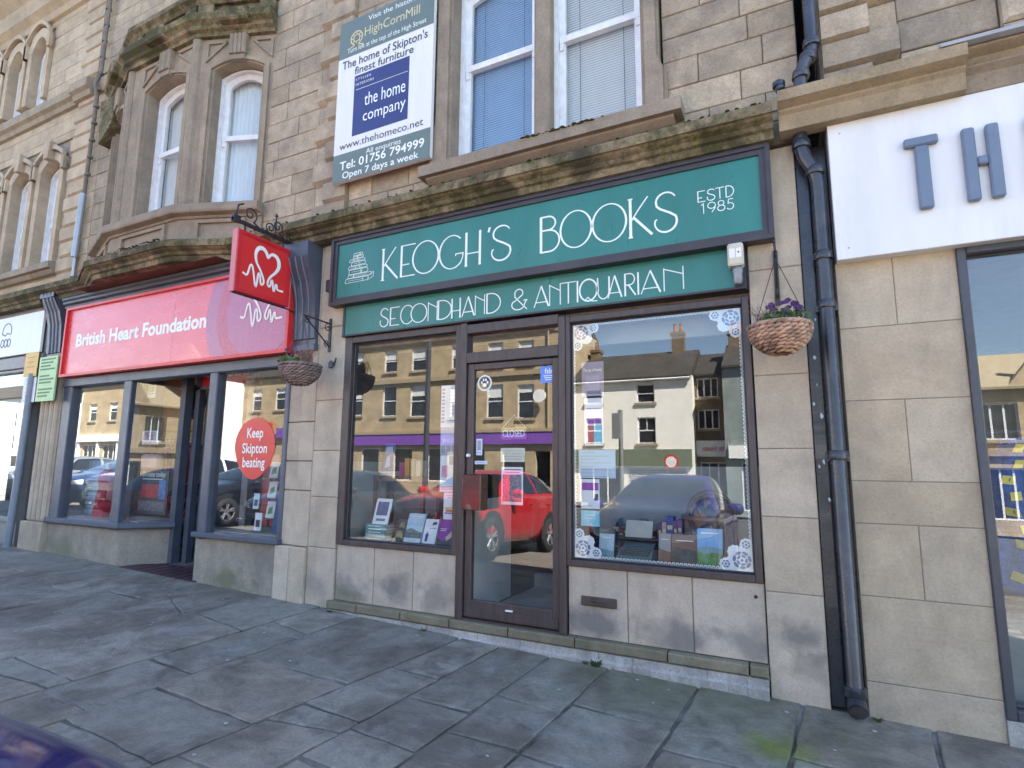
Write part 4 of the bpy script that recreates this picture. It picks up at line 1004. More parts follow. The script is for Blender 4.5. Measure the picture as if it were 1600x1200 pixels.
def framed_board(name, label, cat, x0, x1, z0, z1, yb, yf, fw, mframe, mpanel, step=.03):
    t = thing(name, label, cat, ((x0 + x1) / 2, yf, z0))
    mb = MB()
    o = [(x0, z0), (x1, z0), (x1, z1), (x0, z1)]; i = [(x0 + fw, z0 + fw), (x1 - fw, z0 + fw), (x1 - fw, z1 - fw), (x0 + fw, z1 - fw)]
    m_ = [(x0 + fw * .45, z0 + fw * .45), (x1 - fw * .45, z0 + fw * .45), (x1 - fw * .45, z1 - fw * .45), (x0 + fw * .45, z1 - fw * .45)]
    mb.ring(o, m_, yf, yb); mb.ring(m_, i, yf + step * .5, yb - .001); mb.build('frame', mframe, t)
    mb = MB(); mb.box(x0 + fw - .001, x1 - fw + .001, yf + step, yb - .002, z0 + fw - .001, z1 - fw + .001); mb.build('panel', mpanel, t)
    return t
bs = framed_board('bookshop_fascia_sign', 'long dark green bookshop fascia board with white deco lettering and a drawn pile of books', 'shop sign', -3.905, -.010, 2.898, 3.575, .025, -.105, .070, PURPB, TEAL)
YS = -.075
mb = MB()
deco(mb, [('K', -3.30, -3.11), ('E', -3.085, -2.92), ('O', -2.945, -2.67), ('G', -2.66, -2.405), ('H', -2.40, -2.24), ("'", -2.19, -2.13), ('S', -2.15, -1.96),
          ('B', -1.705, -1.535), ('O', -1.525, -1.27), ('O', -1.262, -1.0), ('K', -.985, -.81), ('S', -.80, -.63)], 3.073, .300, YS, .0095, .021)
deco(mb, [('E', -.488, -.435), ('S', -.425, -.37), ('T', -.365, -.31), ('D', -.30, -.248)], 3.248, .082, YS, .0055, .007)
deco(mb, [('1', -.478, -.43), ('9', -.425, -.365), ('8', -.36, -.305), ('5', -.30, -.245)], 3.158, .075, YS, .0055, .007)
mb.build('lettering', LETTER, bs)
mb = MB(); random.seed(2)
for (a, b_, z, h) in [(-3.73, -3.46, 3.105, .042), (-3.70, -3.42, 3.150, .032), (-3.69, -3.47, 3.186, .045), (-3.70, -3.48, 3.235, .03), (-3.665, -3.50, 3.270, .036), (-3.69, -3.51, 3.308, .025), (-3.645, -3.53, 3.340, .022), (-3.64, -3.54, 3.366, .026)]:
    mb.stroke([(a, z), (b_, z + .004), (b_ + .012, z + h * .5), (b_, z + h), (a + .01, z + h), (a, z + h * .5)], .0042, YS, 0, .002, True)
    for k in range(2):
        x = a + (b_ - a) * random.uniform(.2, .8); mb.stroke([(x, z), (x + .003, z + h)], .0035, YS, 0, .0022)
    mb.stroke([(a + .03, z + h * .5), (b_ - .05, z + h * .55)], .0025, YS, 0, .0021)
mb.stroke([(-3.46, 3.105), (-3.39, 3.135), (-3.39, 3.18), (-3.45, 3.15)], .004, YS, 0, .002, True)
mb.build('book_pile_emblem', LETTER, bs)
mb = MB()
for x in (-3.88, -2.6, -1.3, -.035):
    for z in (2.925, 3.548): mb.lathe([(.0, -.004), (.006, -.002), (.006, .002)], x, -.105, z, 8, ax='y')
mb.build('screw', NAVYB, bs)
b2 = thing('bookshop_lower_sign', 'narrow dark green sign strip with deco lettering just above the bookshop windows', 'shop sign', (-2, 0, 2.6))
mb = MB(); mb.box(-3.76, -.275, -.02, .0295, 2.615, 2.895); mb.build('panel', TEAL, b2)
mb = MB(); mb.cbox(-3.785, -.2, -.035, .0296, 2.597, 2.6145, .003); mb.cbox(-3.785, -3.761, -.03, .0296, 2.6146, 2.895, .003); mb.cbox(-.274, -.2, -.03, .0296, 2.6146, 2.895, .003); mb.build('frame', PURPB, b2)
mb = MB()
deco(mb, [('S', -3.34, -3.24), ('E', -3.225, -3.115), ('C', -3.10, -2.955), ('O', -2.985, -2.815), ('N', -2.805, -2.70), ('D', -2.70, -2.56), ('H', -2.56, -2.462), ('A', -2.45, -2.33), ('N', -2.325, -2.225), ('D', -2.215, -2.08), ('&', -1.975, -1.84),
          ('A', -1.775, -1.65), ('N', -1.645, -1.545), ('T', -1.545, -1.42), ('I', -1.425, -1.39), ('Q', -1.39, -1.25), ('U', -1.25, -1.15), ('A', -1.165, -1.06), ('R', -1.04, -.955), ('I', -.95, -.92), ('A', -.915, -.775), ('N', -.755, -.605)], 2.650, .172, -.02, .0072, .0125)
mb.build('lettering', LETTER, b2)

# heart with an ECG line, centre line points in a unit box
HEART = [(0, .22), (.10, .20), (.16, .44), (.22, .42), (.30, .02), (.335, .04), (.36, .30), (.40, .30), (.43, .10), (.47, .08), (.50, .14), (.485, .24)] + [(.40, .42), (.31, .56), (.27, .72), (.285, .86), (.35, .955), (.44, .97), (.52, .90), (.565, .80)] + [(.62, .88), (.70, .92), (.79, .88), (.845, .77), (.84, .62), (.77, .48), (.67, .36), (.61, .24)] + [(.60, .14), (.635, .09), (.67, .13), (.685, .24), (.715, .25), (.745, .05), (.77, .03), (.80, .18), (.83, .18), (.855, .08), (1, .08)]
HWID = [.75] * 12 + [.8, .9, 1.1, 1.4, 1.6, 1.5, 1.3, 1.0] + [1.0, 1.3, 1.6, 1.7, 1.5, 1.1, .9, .8] + [.75] * 11
def smooth_path(p, w_, n=4):
    o = []; ow = []
    for i in range(len(p) - 1):
        a, b_, c, d = p[max(i - 1, 0)], p[i], p[i + 1], p[min(i + 2, len(p) - 1)]
        for k in range(n):
            t = k / n
            o.append(tuple(.5 * ((2 * b_[j]) + (-a[j] + c[j]) * t + (2 * a[j] - 5 * b_[j] + 4 * c[j] - d[j]) * t * t + (-a[j] + 3 * b_[j] - 3 * c[j] + d[j]) * t ** 3) for j in (0, 1)))
            ow.append(w_[i] + (w_[min(i + 1, len(w_) - 1)] - w_[i]) * t)
    return o + [p[-1]], ow + [w_[-1]]
def heart(mb, x0, x1, z0, z1, y, wd, mi=0):
    p, ww = smooth_path(HEART, HWID)
    mb.stroke([(x0 + u * (x1 - x0), z0 + v * (z1 - z0)) for u, v in p], [wd * q for q in ww], y, mi, .003)
cs = thing('charity_fascia_sign', 'long red charity shop fascia with white lettering and a heart trace in dark rings', 'shop sign', (-6.5, 0, 2.49))
mb = MB(); o = [(-8.58, 2.49), (-4.41, 2.49), (-4.41, 3.42), (-8.58, 3.42)]; i = [(-8.545, 2.525), (-4.445, 2.525), (-4.445, 3.39), (-8.545, 3.39)]
mb.ring(o, i, -.12, .02); mb.build('frame', RED, cs)
mb = MB(); mb.box(-8.546, -6.30, -.085, .0195, 2.524, 3.391); mb.box(-6.297, -4.444, -.085, .0195, 2.524, 3.391); mb.build('panel', REDP, cs)
mb = MB()
def disc_clip(cx, cz, r, x0, x1, z0, z1, n=60):
    p = [(min(max(cx + r * math.cos(2 * math.pi * k / n), x0), x1), min(max(cz + r * math.sin(2 * math.pi * k / n), z0), z1)) for k in range(n)]
    q = []
    for a in p:
        if not q or math.hypot(a[0] - q[-1][0], a[1] - q[-1][1]) > 1e-4: q.append(a)
    return q
for k, (r, m_) in enumerate(((.86, 0), (.68, 1), (.52, 0))):
    mb.prism(disc_clip(-4.86, 2.98, r, -5.9, -4.446, 2.526, 3.388), -.087 - .0015 * k, -.0852, m_)
mb.build('ring_pattern', [REDDK, mat('red_violet_ring', (.46, .055, .09), .26, var=.06, spec=.8)], cs)
mb = MB(); text(mb, 'British Heart Foundation', -8.32, 2.885, .158, -.085, 2.60, bold=.035); heart(mb, -5.16, -4.53, 2.82, 3.34, -.0915, .030); mb.build('lettering', LETTER, cs)

# projecting sign on its iron bracket (hangs at right angles to the wall)
hs = thing('projecting_heart_sign', 'square red hanging sign with a white heart trace on a scrolled iron bracket', 'hanging sign', (-4.40, 0, 2.9))
TX = lambda u, w_, v: (-4.40 + w_, -.775 + u, v)      # faces +x; u runs from the outer edge towards the wall
def face(u, w_, v): return (-4.40 - w_, -.775 + u, v)
mb = MB(face); mb.box(.0, .60, -.03, .03, 2.925, 3.505); mb.build('sign_plate', RED, hs)
mb = MB(face); o = [(0, 2.925), (.60, 2.925), (.60, 3.505), (0, 3.505)]; i = [(.025, 2.95), (.575, 2.95), (.575, 3.48), (.025, 3.48)]; i2 = [(.04, 2.965), (.56, 2.965), (.56, 3.465), (.04, 3.465)]
mb.ring(o, i, -.040, -.029); mb.ring(i, i2, -.034, -.0291); mb.ring(o, i, .029, .04); mb.build('sign_rim', mat('red_rim_paint', (.55, .02, .03), .35), hs)
mb = MB(face); mb.box(-.012, .0, -.032, .032, 2.92, 3.51); mb.build('sign_edge', PINKEDGE, hs)
mb = MB(face); heart(mb, .07, .53, 3.03, 3.42, -.0302, .024); mb.build('heart_trace', LETTER, hs)
mb = MB(face); mb.box(-.05, .80, -.015, .015, 3.575, 3.605); mb.box(.74, .77, -.02, .02, 3.46, 3.66); mb.box(-.05, .02, -.02, .02, 3.57, 3.63)
for u in (.08, .52): mb.tube([(u, 0, 3.50), (u, 0, 3.58)], .008, 6)
mb.tube([(.60, 0, 2.915), (.80, 0, 2.895)], .007, 6); mb.tube([(0, 0, 2.915), (.60, 0, 2.915)], .008, 6)
mb.build('bracket_bar', BLACKIRON, hs)
def scroll(mb, cu, cv, r, a0, turns, sgn=1, w_=.007):
    n = int(turns * 22); pts = []
    for k in range(n + 1):
        t = k / n; a = R(a0) + sgn * 2 * math.pi * turns * t; rr = r * (1 - .78 * t); pts.append((cu + rr * math.cos(a), 0, cv + rr * math.sin(a)))
    mb.tube(pts, w_, 6); return pts[0]
mb = MB(face)
for (cu, cv, r, a0, sg) in [(.13, 3.70, .075, -60, 1), (.36, 3.66, .055, -120, -1), (.44, 3.70, .065, -70, 1), (.60, 3.66, .06, -110, -1)]:
    p = scroll(mb, cu, cv, r, a0, 1.35, sg); mb.tube([p, (p[0] + .07 * sg, 0, 3.605)], .007, 6)
mb.tube([(-.02, 0, 3.63), (.0, 0, 3.74), (.05, 0, 3.77)], .009, 6); mb.tube([(.42, 0, 3.60), (.42, 0, 3.79)], .008, 6); mb.lathe([(0, 3.79), (.018, 3.80), (0, 3.835)], .42, 0, 0, 8)
mb.build('bracket_scroll', BLACKIRON, hs)

# furniture advertisement on the upper wall
GREYG = mat('grey_green_print', (0.125, 0.165, 0.150), .4, var=.06, vs=3); NAVYP = mat('navy_print', (0.030, 0.038, 0.150), .35, var=.06); DKTXT = mat('charcoal_print', (.045, .05, .06), .5); GOLD = mat('pale_gold_print', (.62, .56, .33), .5)
hc = thing('furniture_advert_board', 'white and grey green advertising board with a navy square fixed beside the upper window', 'sign board', (-3.4, 0, 4.17))
mb = MB(); mb.box(-3.975, -2.795, -.075, -.035, 4.175, 5.95); mb.build('board', WHITEB, hc)
for z0, z1 in ((4.176, 4.47), (5.535, 5.949)): mb = MB(); mb.box(-3.974, -2.796, -.077, -.0751, z0, z1); mb.build('grey_band', GREYG, hc)
mb = MB(); mb.box(-3.745, -3.065, -.0775, -.0751, 4.63, 5.285); mb.build('navy_square', NAVYP, hc)
mb = MB(); Y = -.0775
text(mb, 'Visit the historic', -3.60, 5.86, .055, Y, .62); text(mb, 'Turn left at the top of the High Street', -3.86, 5.575, .052, Y, .98)
text(mb, 'All enquiries', -3.55, 4.395, .052, Y, .42); text(mb, 'Tel: 01756 794999', -3.88, 4.295, .085, Y, 1.02, bold=.015); text(mb, 'Open 7 days a week', -3.84, 4.198, .068, Y, .92, bold=.008)
Y = -.0778
text(mb, 'the home', -3.60, 4.92, .135, Y, .50); text(mb, 'company', -3.61, 4.755, .115, Y, .52)
text(mb, 'STYLISH', -3.725, 5.225, .026, Y, .19, space=1.4); text(mb, 'INTERIORS', -3.725, 5.17, .026, Y, .23, space=1.3); mb.box(-3.72, -3.08, Y - .0006, Y + .0002, 5.125, 5.129)
mb.build('white_lettering', LETTER, hc)
mb = MB(); Y = -.0753
text(mb, "The home of Skipton's", -3.92, 5.41, .088, Y, 1.06, bold=.010); text(mb, 'finest furniture', -3.75, 5.305, .082, Y, .73, bold=.010); text(mb, 'www.thehomeco.net', -3.90, 4.515, .075, Y, 1.02)
mb.build('dark_lettering', DKTXT, hc)
mb = MB(); Y = -.0775; text(mb, 'HighCornMill', -3.64, 5.70, .098, Y, .68)
mb.stroke(arcpts(-3.745, 5.72, .075, .075, 0, 360, 30)[:-1], .012, Y, 0, .002, True); mb.stroke(arcpts(-3.745, 5.72, .04, .04, 0, 360, 24)[:-1], .01, Y, 0, .002, True)
for k in range(8):
    a = k * math.pi / 4; mb.stroke([(-3.745 + .04 * math.cos(a), 5.72 + .04 * math.sin(a)), (-3.745 + .075 * math.cos(a), 5.72 + .075 * math.sin(a))], .01, Y, 0, .002)
mb.stroke([(-3.83, 5.625), (-3.745, 5.648), (-3.66, 5.625)], .012, Y, 0, .002)
mb.build('gold_lettering', GOLD, hc)
for z0 in (4.25, 5.6): mb = MB(); mb.box(-3.96, -2.82, -.035, .05, z0, z0 + .04); mb.build('batten', GREYALU, hc)

# white sign on the right
ws = thing('white_fascia_sign', 'large plain white fascia panel with raised slate blue capitals at the right edge', 'shop sign', (2.5, 0, 2.69))
mb = MB(); mb.cbox(.333, 6.6, -.085, .09, 2.69, 3.60, .004); mb.build('panel', WHITEB, ws)
mb = MB()
for k in range(5):
    for z in (2.76, 3.53): mb.lathe([(0, -.003), (.006, -.002), (.006, .002)], .40 + 1.4 * k, -.085, z, 8, ax='y')
mb.build('screw', mat('grey_screw', (.35, .35, .36), .4), ws)
mb = MB()
def bar(x0, x1, z0, z1): mb.bbox(x0, x1, -.125, -.087, z0, z1, .009)
bar(.775, .845, 2.925, 3.324); bar(.725, .895, 3.325, 3.382)
bar(1.005, 1.065, 2.925, 3.375); bar(1.115, 1.175, 2.925, 3.375); bar(1.064, 1.116, 3.135, 3.19)
bar(1.30, 1.36, 2.925, 3.375); bar(1.355, 1.46, 3.32, 3.375); bar(1.355, 1.44, 3.125, 3.18); bar(1.355, 1.46, 2.925, 2.98)
mb.build('raised_lettering', SLATE_L, ws)

# far left sign and notices
fs = thing('white_corner_shop_sign', 'white fascia with a small round crown emblem at the far left edge', 'shop sign', (-12, 0, 2.9))
mb = MB(); mb.cbox(-16, -9.29, -.06, -.031, 2.905, 3.50, .004); mb.build('panel', WHITEB, fs)
mb = MB(); Y = -.061; cx, cz = -10.28, 3.28
mb.stroke(arcpts(cx, cz, .13, .125, -20, 200, 26), .012, Y, 0, .003); mb.stroke([(cx - .11, cz - .03), (cx - .04, cz - .06), (cx + .02, cz - .02), (cx + .11, cz - .05)], .012, Y, 0, .003)
for k in (-1, 0, 1): mb.stroke(arcpts(cx + k * .095, cz - .17, .045, .06, 0, 360, 16)[:-1], .012, Y, 0, .003, True)
mb.box(-10.56, -10.54, Y - .003, Y, 3.02, 3.40); mb.build('emblem', DKTXT, fs)
def notice(name, lab, x0, x1, z0, z1, y, m, lines=(), tm=None, thick=.003, cat='notice', title=None, pics=(), group=None):
    t = thing(name, lab, cat, ((x0 + x1) / 2, y, z0), group)
    mb = MB(); mb.box(x0, x1, y - thick, y, z0, z1); mb.build('sheet', m, t)
    w_, h = x1 - x0, z1 - z0
    for (a, b_, c, d, pm) in pics:
        mb = MB(); mb.box(x0 + a * w_, x0 + b_ * w_, y - thick - .0012, y - thick - .0001, z0 + c * h, z0 + d * h); mb.build('picture', pm, t)
    if lines or title:
        mb = MB()
        for k, (f, a, b_, th) in enumerate(lines): mb.box(x0 + a * w_, x0 + b_ * w_, y - thick - .0022, y - thick - .0014, z0 + f * h - th / 2, z0 + f * h + th / 2)
        if title:
            for s_, f, hh, wd in title: text(mb, s_, x0 + w_ * .5 - w_ * wd * .5, z0 + f * h, hh, y - thick - .0014, w_ * wd, bold=.01, th=.001)
        mb.build('print', tm or DKTXT, t)
    return t
LIME = mat('lime_board', (.42, .60, .30), .5, var=.05); ORNG = mat('amber_card', (.72, .47, .16), .6, var=.1); DKGREEN = mat('dark_green_print', (.05, .16, .06), .5)
notice('lime_notice_board', 'lime green notice board of dark lines hung on the fluted pier', -9.12, -8.67, 2.19, 2.795, -.09, LIME, [(.94 - .075 * k, .1, .9 - .12 * (k % 3), .022) for k in range(12) if k not in (4, 8)], DKGREEN, .02)
notice('amber_notice', 'amber card fixed to the white fascia corner above the paper notices', -9.62, -9.27, 2.56, 2.90, -.065, ORNG, [(.8, .2, .8, .01), (.6, .2, .8, .01), (.4, .2, .8, .01)], mat('brown_print', (.45, .27, .08), .6), .006)
notice('pinned_notices', 'cluster of greyish white papers below the amber card by the grey pipe', -9.62, -9.29, 2.20, 2.553, -.045, PAPER, [(.9 - .08 * k, .15 + .1 * (k % 2), .85, .008) for k in range(11)], mat('grey_print', (.42, .43, .46), .6), .006)
mb = MB(); mb.tube([(-9.40, -.06, 2.6), (-9.42, -.06, 1.2), (-9.47, -.06, .22)], .045, 12); mb.lathe([(.058, 0), (.058, .06)], -9.425, -.06, 1.2, 12); mb.lathe([(.06, 0), (.05, .05)], -9.47, -.06, .22, 12)
autosmooth(single(mb, 'drainpipe', mat('grey_plastic_pipe', (.20, .24, .28), .4, var=.1), 'grey drainpipe standing left of the fluted pier at the far left', 'pipe', 'drainpipes on the terrace'))
mb = MB(); mb.tube([(-8.64, -.02, 9.6), (-8.66, -.02, 7.0), (-8.68, -.07, 6.8), (-8.69, -.02, 6.6), (-8.72, -.02, 5.1)], .026, 8)
for k in range(16): mb.lathe([(.04, 0), (.04, .03)], -8.645 - .01 * k * .3, -.02, 9.3 - .26 * k, 8)
autosmooth(single(mb, 'drainpipe', mat('stone_coloured_pipe', (.16, .13, .105), .6, var=.3), 'slim dull brown pipe running down between the two left buildings', 'pipe', 'drainpipes on the terrace'))
mb = MB(); mb.tube([(-8.71, -.03, 5.12), (-8.75, -.03, 4.2)], .042, 10); mb.tube([(-8.75, -.02, 4.2), (-8.75, -.02, 3.9)], .02, 6)
autosmooth(single(mb, 'drainpipe', mat('pale_metal_sleeve', (.32, .35, .38), .35, metal=.4), 'pale metal pipe sleeve above the cornice left of the stone bay', 'pipe', 'drainpipes on the terrace'))
# black downpipe with offset through the cornice
dp = thing('black_downpipe', 'tall black iron downpipe with a swan neck beside the bookshop pier', 'pipe', (.27, -.03, 0), 'drainpipes on the terrace')
def arcpath(pts): return pts
mb = MB(); mb.tube([(.285, -.04, 9.6), (.285, -.04, 4.23), (.27, -.06, 4.15), (.22, -.11, 4.05), (.20, -.13, 3.97), (.19, -.13, 3.84)], .040, 14); autosmooth(mb.build('upper_pipe', PIPE, dp))
mb = MB(); mb.tube([(.18, -.05, 3.60), (.18, -.05, 3.50), (.20, -.06, 3.42), (.245, -.05, 3.33), (.262, -.04, 3.24), (.262, -.04, .09), (.262, -.07, .03)], .043, 14); autosmooth(mb.build('lower_pipe', PIPE, dp))
mb = MB()
for (x, y, z, r) in [(.285, -.04, 4.22, .052), (.255, -.075, 4.10, .05), (.203, -.127, 3.95, .052), (.18, -.05, 3.50, .055), (.25, -.047, 3.30, .054), (.262, -.04, 2.72, .054), (.262, -.04, 2.40, .048), (.262, -.04, 1.45, .054), (.262, -.04, .10, .056)]:
    mb = MB(); mb.lathe([(r, 0), (r + .004, .008), (r, .05), (r * .85, .058)], x, y, z, 14)
    if r == .054 and 1 < z < 2.5 or r == .048: mb.box(.20, .325, -.012, .03, z - .01, z + .03)
    autosmooth(mb.build('pipe_collar', PIPE, dp))
mb = MB(); mb.tube([(.262, -.055, .075), (.262, -.115, .045)], [.05, .052], 14); mb.tube([(.262, -.1155, .045), (.262, -.117, .044)], .042, 14, 1); autosmooth(mb.build('shoe', [PIPE, DARKIN], dp))
mb = MB(); mb.tube([(.07, -.02, 3.99), (.07, -.11, 3.97), (.08, -.13, 3.90)], .03, 10); mb.lathe([(.04, 0), (.04, .03)], .07, -.11, 3.945, 10)
autosmooth(single(mb, 'overflow_spout', PIPE, 'short grey black elbow of pipe sitting on the cornice beside the downpipe neck', 'pipe'))
# cable clipped along the wall
mb = MB(); pts = []
for k in range(41):
    x = -3.60 + 3.68 * k / 40; pts.append((x, .035, 3.835 + .04 * math.sin(k * .55) * (.3 if k > 6 else 1) + (.03 * k / 40)))
pts = [(-3.70, .03, 3.72), (-3.68, .035, 3.80)] + pts + [(.07, -.02, 3.95)]
mb.tube(pts, .0055, 5); single(mb, 'cable', BLACKIRON, 'thin black cable clipped along the wall above the bookshop cornice', 'cable')
# alarm box and sensor
al = thing('alarm_box', 'small cream alarm box with a grey sensor below at the right end of the signs', 'alarm', (-.25, -.05, 2.72))
CREAM = mat('aged_cream_plastic', (.58, .53, .42), .5, var=.12, vs=20, grime=.25)
mb = MB(); mb.bbox(-.305, -.205, -.125, -.036, 2.735, 2.895, .012); mb.bbox(-.298, -.212, -.145, -.12, 2.728, 2.735, .002); mb.build('housing', CREAM, al)
mb = MB(); mb.box(-.292, -.258, -.1275, -.125, 2.79, 2.855); mb.box(-.25, -.216, -.1275, -.125, 2.79, 2.855); mb.build('label_panel', PAPER, al)
mb = MB(); mb.lathe([(.033, .728), (.035, .70), (.030, .68), (.030, .64), (.022, .615), (.0, .61)], -.247, -.09, 2, 16); autosmooth(mb.build('sensor', mat('grey_sensor', (.20, .22, .26), .25, coat=.4), al))
mb = MB(); mb.tube([(-.235, -.117, 2.825), (-.235, -.131, 2.825)], .006, 8); mb.build('lens', DARKIN, al)
# letter plate
lp = thing('letter_plate', 'brown metal letter plate in the stone riser right of the bookshop door', 'letterbox', (-1.28, .02, .40))
mb = MB(); mb.bbox(-1.412, -1.150, .008, .024, .405, .472, .004); mb.build('plate', BROWN, lp)
mb = MB(); mb.bbox(-1.395, -1.175, -.002, .009, .412, .424, .003); mb.tube([(-1.33, .003, .440), (-1.31, -.006, .448), (-1.25, -.006, .448), (-1.23, .003, .440)], .005, 8); mb.build('flap', mat('worn_bronze', (.10, .075, .065), .35, metal=.5), lp)
mb = MB(); mb.lathe([(0, -.006), (.011, -.004), (.012, .004)], -.245, .02, .585, 12, ax='y'); single(mb, 'wall_stud', BLACKIRON, 'small round iron stud in the riser at the right of the bookshop window', 'stud')
mb = MB(); mb.bbox(-3.99, -3.90, -.075, .06, 3.06, 3.18, .008); single(mb, 'sign_bracket', NAVYB, 'dark block bracket holding the left end of the bookshop fascia sign', 'bracket')
mb = MB(); mb.bbox(-3.90, -3.875, -.02, .0, 2.325, 2.345, .003); mb.tube([(-3.885, -.01, 2.34), (-3.84, -.03, 2.40)], .008, 6); mb.lathe([(.0, .0), (.022, .01), (.026, .05), (.014, .075), (0, .08)], -3.905, -.03, 2.30, 10)
autosmooth(single(mb, 'spot_lamp', GREYALU, 'tiny dark lamp on an arm beside the top left corner of the plain bookshop window', 'lamp'))

# ---------------------------------------------------------------- hanging baskets
BK = mat('woven_basket', (.36, .225, .155), .75, var=.35, vs=14, island=.35, bmp=.3)
STEM = mat('foliage_green', (.075, .125, .028), .6, var=.5, vs=25); PANSY = mat('purple_pansy', (.055, .012, .085), .6, var=.5, vs=25); DRY = mat('dry_stalk', (.22, .13, .10), .8, var=.4)
HOOK = BLACKIRON
def basket(name, label, bx, arm, zc, rad, hgt, mat_b, flow, seed):
    rnd = random.Random(seed); cy = -arm
    t = thing(name, label, 'hanging basket', (bx, cy, zc - hgt), 'hanging baskets by the bookshop')
    mb = MB()      # weave: short overlapping strands in rows, each its own little tongue
    rows = 9
    for r in range(rows):
        f = r / (rows - 1); z = zc - hgt * (1 - (1 - f) ** 1.5) if False else zc - hgt * (f ** .85); rr = rad * (math.cos(f * 1.36) ** .62)
        n = max(8, int(2 * math.pi * rr / .040))
        for k in range(n):
            a = 2 * math.pi * (k + .5 * (r % 2)) / n; da = 2 * math.pi / n * .80; p = []
            for j in range(7):
                q = j / 6; aa = a - da + 2 * da * q; ro = rr + .013 * math.sin(q * math.pi); p.append((bx + ro * math.cos(aa), cy + ro * math.sin(aa), z + (q - .5) * .024 + rnd.uniform(-.0015, .0015)))
            mb.tube(p, [.003, .008, .011, .012, .011, .008, .003], 6)
    rim = [(bx + (rad + .006) * math.cos(a), cy + (rad + .006) * math.sin(a), zc + .008) for a in fr(0, 2 * math.pi, 36)[:-1]]
    mb.tube(rim, .010, 6, closed=True)
    b_ = mb.build('wicker_bowl', mat_b, t, True)
    mb = MB(); mb.lathe([(rad * .93, .0), (rad * .9, -hgt * .4), (rad * .5, -hgt * .85), (0, -hgt * .95)], bx, cy, zc, 20); mb.lathe([(rad * .93, -.005), (0, .02)], bx, cy, zc, 20); mb.build('liner', mat('basket_liner_' + name, (.05, .035, .025), .95), t)
    zt = zc + .50
    mb = MB()
    for k in range(3):
        a = R(100 + 120 * k); mb.tube([(bx + rad * math.cos(a), cy + rad * math.sin(a), zc + .01), (bx, cy, zt - .06)], .0026, 5)
    mb.build('chain', BLACKIRON, t)
    mb = MB(); leaf = []
    for k in range(flow[0]):
        a = rnd.uniform(0, 6.28); r = rad * math.sqrt(rnd.random()) * .8; x, y = bx + r * math.cos(a) + flow[3], cy + r * math.sin(a) - .02; z = zc + rnd.uniform(.0, .09) * (1 - r / rad * .4); s = rnd.uniform(.014, .026)
        d = Vector((rnd.uniform(-1, 1), rnd.uniform(-1, 1), rnd.uniform(-.2, 1))).normalized(); e = d.orthogonal().normalized() * s * .45
        p = Vector((x, y, z)); q = p + d * s * 1.8
        mb.add([tuple(p), tuple((p + q) / 2 + e), tuple(q), tuple((p + q) / 2 - e)], [(0, 1, 2, 3)])
    mb.build('foliage', STEM, t)
    mb = MB()
    for k in range(flow[1]):
        a = rnd.uniform(0, 6.28); r = rad * math.sqrt(rnd.random()) * .62; c = Vector((bx + r * math.cos(a) + flow[3] * 1.15, cy + r * math.sin(a) - .02, zc + rnd.uniform(.07, .155)))
        nrm = Vector((rnd.uniform(-.5, .5), -1, rnd.uniform(-.1, .8))).normalized(); u = nrm.orthogonal().normalized(); v = nrm.cross(u)
        for j in range(5):
            aa = j * 1.2566 + rnd.uniform(-.2, .2); o = u * math.cos(aa) + v * math.sin(aa); pq = nrm.cross(o); s = rnd.uniform(.019, .026)
            mb.add([tuple(c), tuple(c + o * s * .6 + pq * s * .55 + nrm * .004), tuple(c + o * s * 1.05 + nrm * rnd.uniform(-.006, .006)), tuple(c + o * s * .6 - pq * s * .55 + nrm * .004)], [(0, 1, 2, 3)])
    mb.build('flowers', PANSY, t)
    mb = MB()
    for k in range(flow[2]):
        a = rnd.uniform(0, 6.28); r = rad * rnd.uniform(.2, .7); x, y = bx + r * math.cos(a) * .5 + flow[4], cy + r * math.sin(a) * .6
        mb.tube([(x, y, zc), (x + rnd.uniform(-.03, .03), y, zc + .07), (x + rnd.uniform(-.07, .07), y + rnd.uniform(-.04, .04), zc + rnd.uniform(.09, .17))], .0016, 3)
    mb.build('dry_stalks', DRY, t)
    return t, zt
basket('hanging_basket', 'right hanging basket of chunky brown wicker with purple pansies and bright leaves beside the downpipe', -.015, .27, 2.255, .165, .155, BK, (330, 20, 40, .03, -.08), 4)
basket('hanging_basket', 'left hanging basket of dull grey brown wicker with a reddish dry tuft below the corbel', -3.985, .32, 2.285, .170, .165, mat('weathered_wicker', (.20, .145, .125), .8, var=.35, vs=14, island=.3, bmp=.3), (150, 7, 110, -.05, .06), 9)
def bracket(label, x, z0, z1, arm):
    t = thing('basket_bracket', label, 'bracket', (x, 0, z0), 'basket brackets')
    T = lambda u, w_, v: (x + w_, -u, v)
    mb = MB(T); mb.box(.0, .012, -.014, .014, z0, z1); mb.tube([(.01, 0, z1 - .05), (arm + .02, 0, z1 - .04)], .008, 6); mb.tube([(.01, 0, z0 + .05), (arm * .5, 0, (z0 + z1) / 2), (arm, 0, z1 - .05)], .007, 6); mb.build('bracket_arm', BLACKIRON, t)
    mb = MB(T); scroll(mb, .04, z1 - .095, .04, 90, 1.2, -1, .005); scroll(mb, arm - .03, z1 - .075, .035, 60, 1.3, -1, .005); scroll(mb, .045, z0 + .08, .035, -90, 1.2, 1, .005); mb.tube([(arm, 0, z1 - .045), (arm, 0, z1 - .085)], .005, 6); mb.build('bracket_scroll', BLACKIRON, t)
bracket('scrolled iron basket bracket on the pier left of the bookshop', -3.96, 2.47, 2.80, .33)
bracket('rusty black basket bracket on the pier right of the alarm box', -.015, 2.46, 2.84, .28)
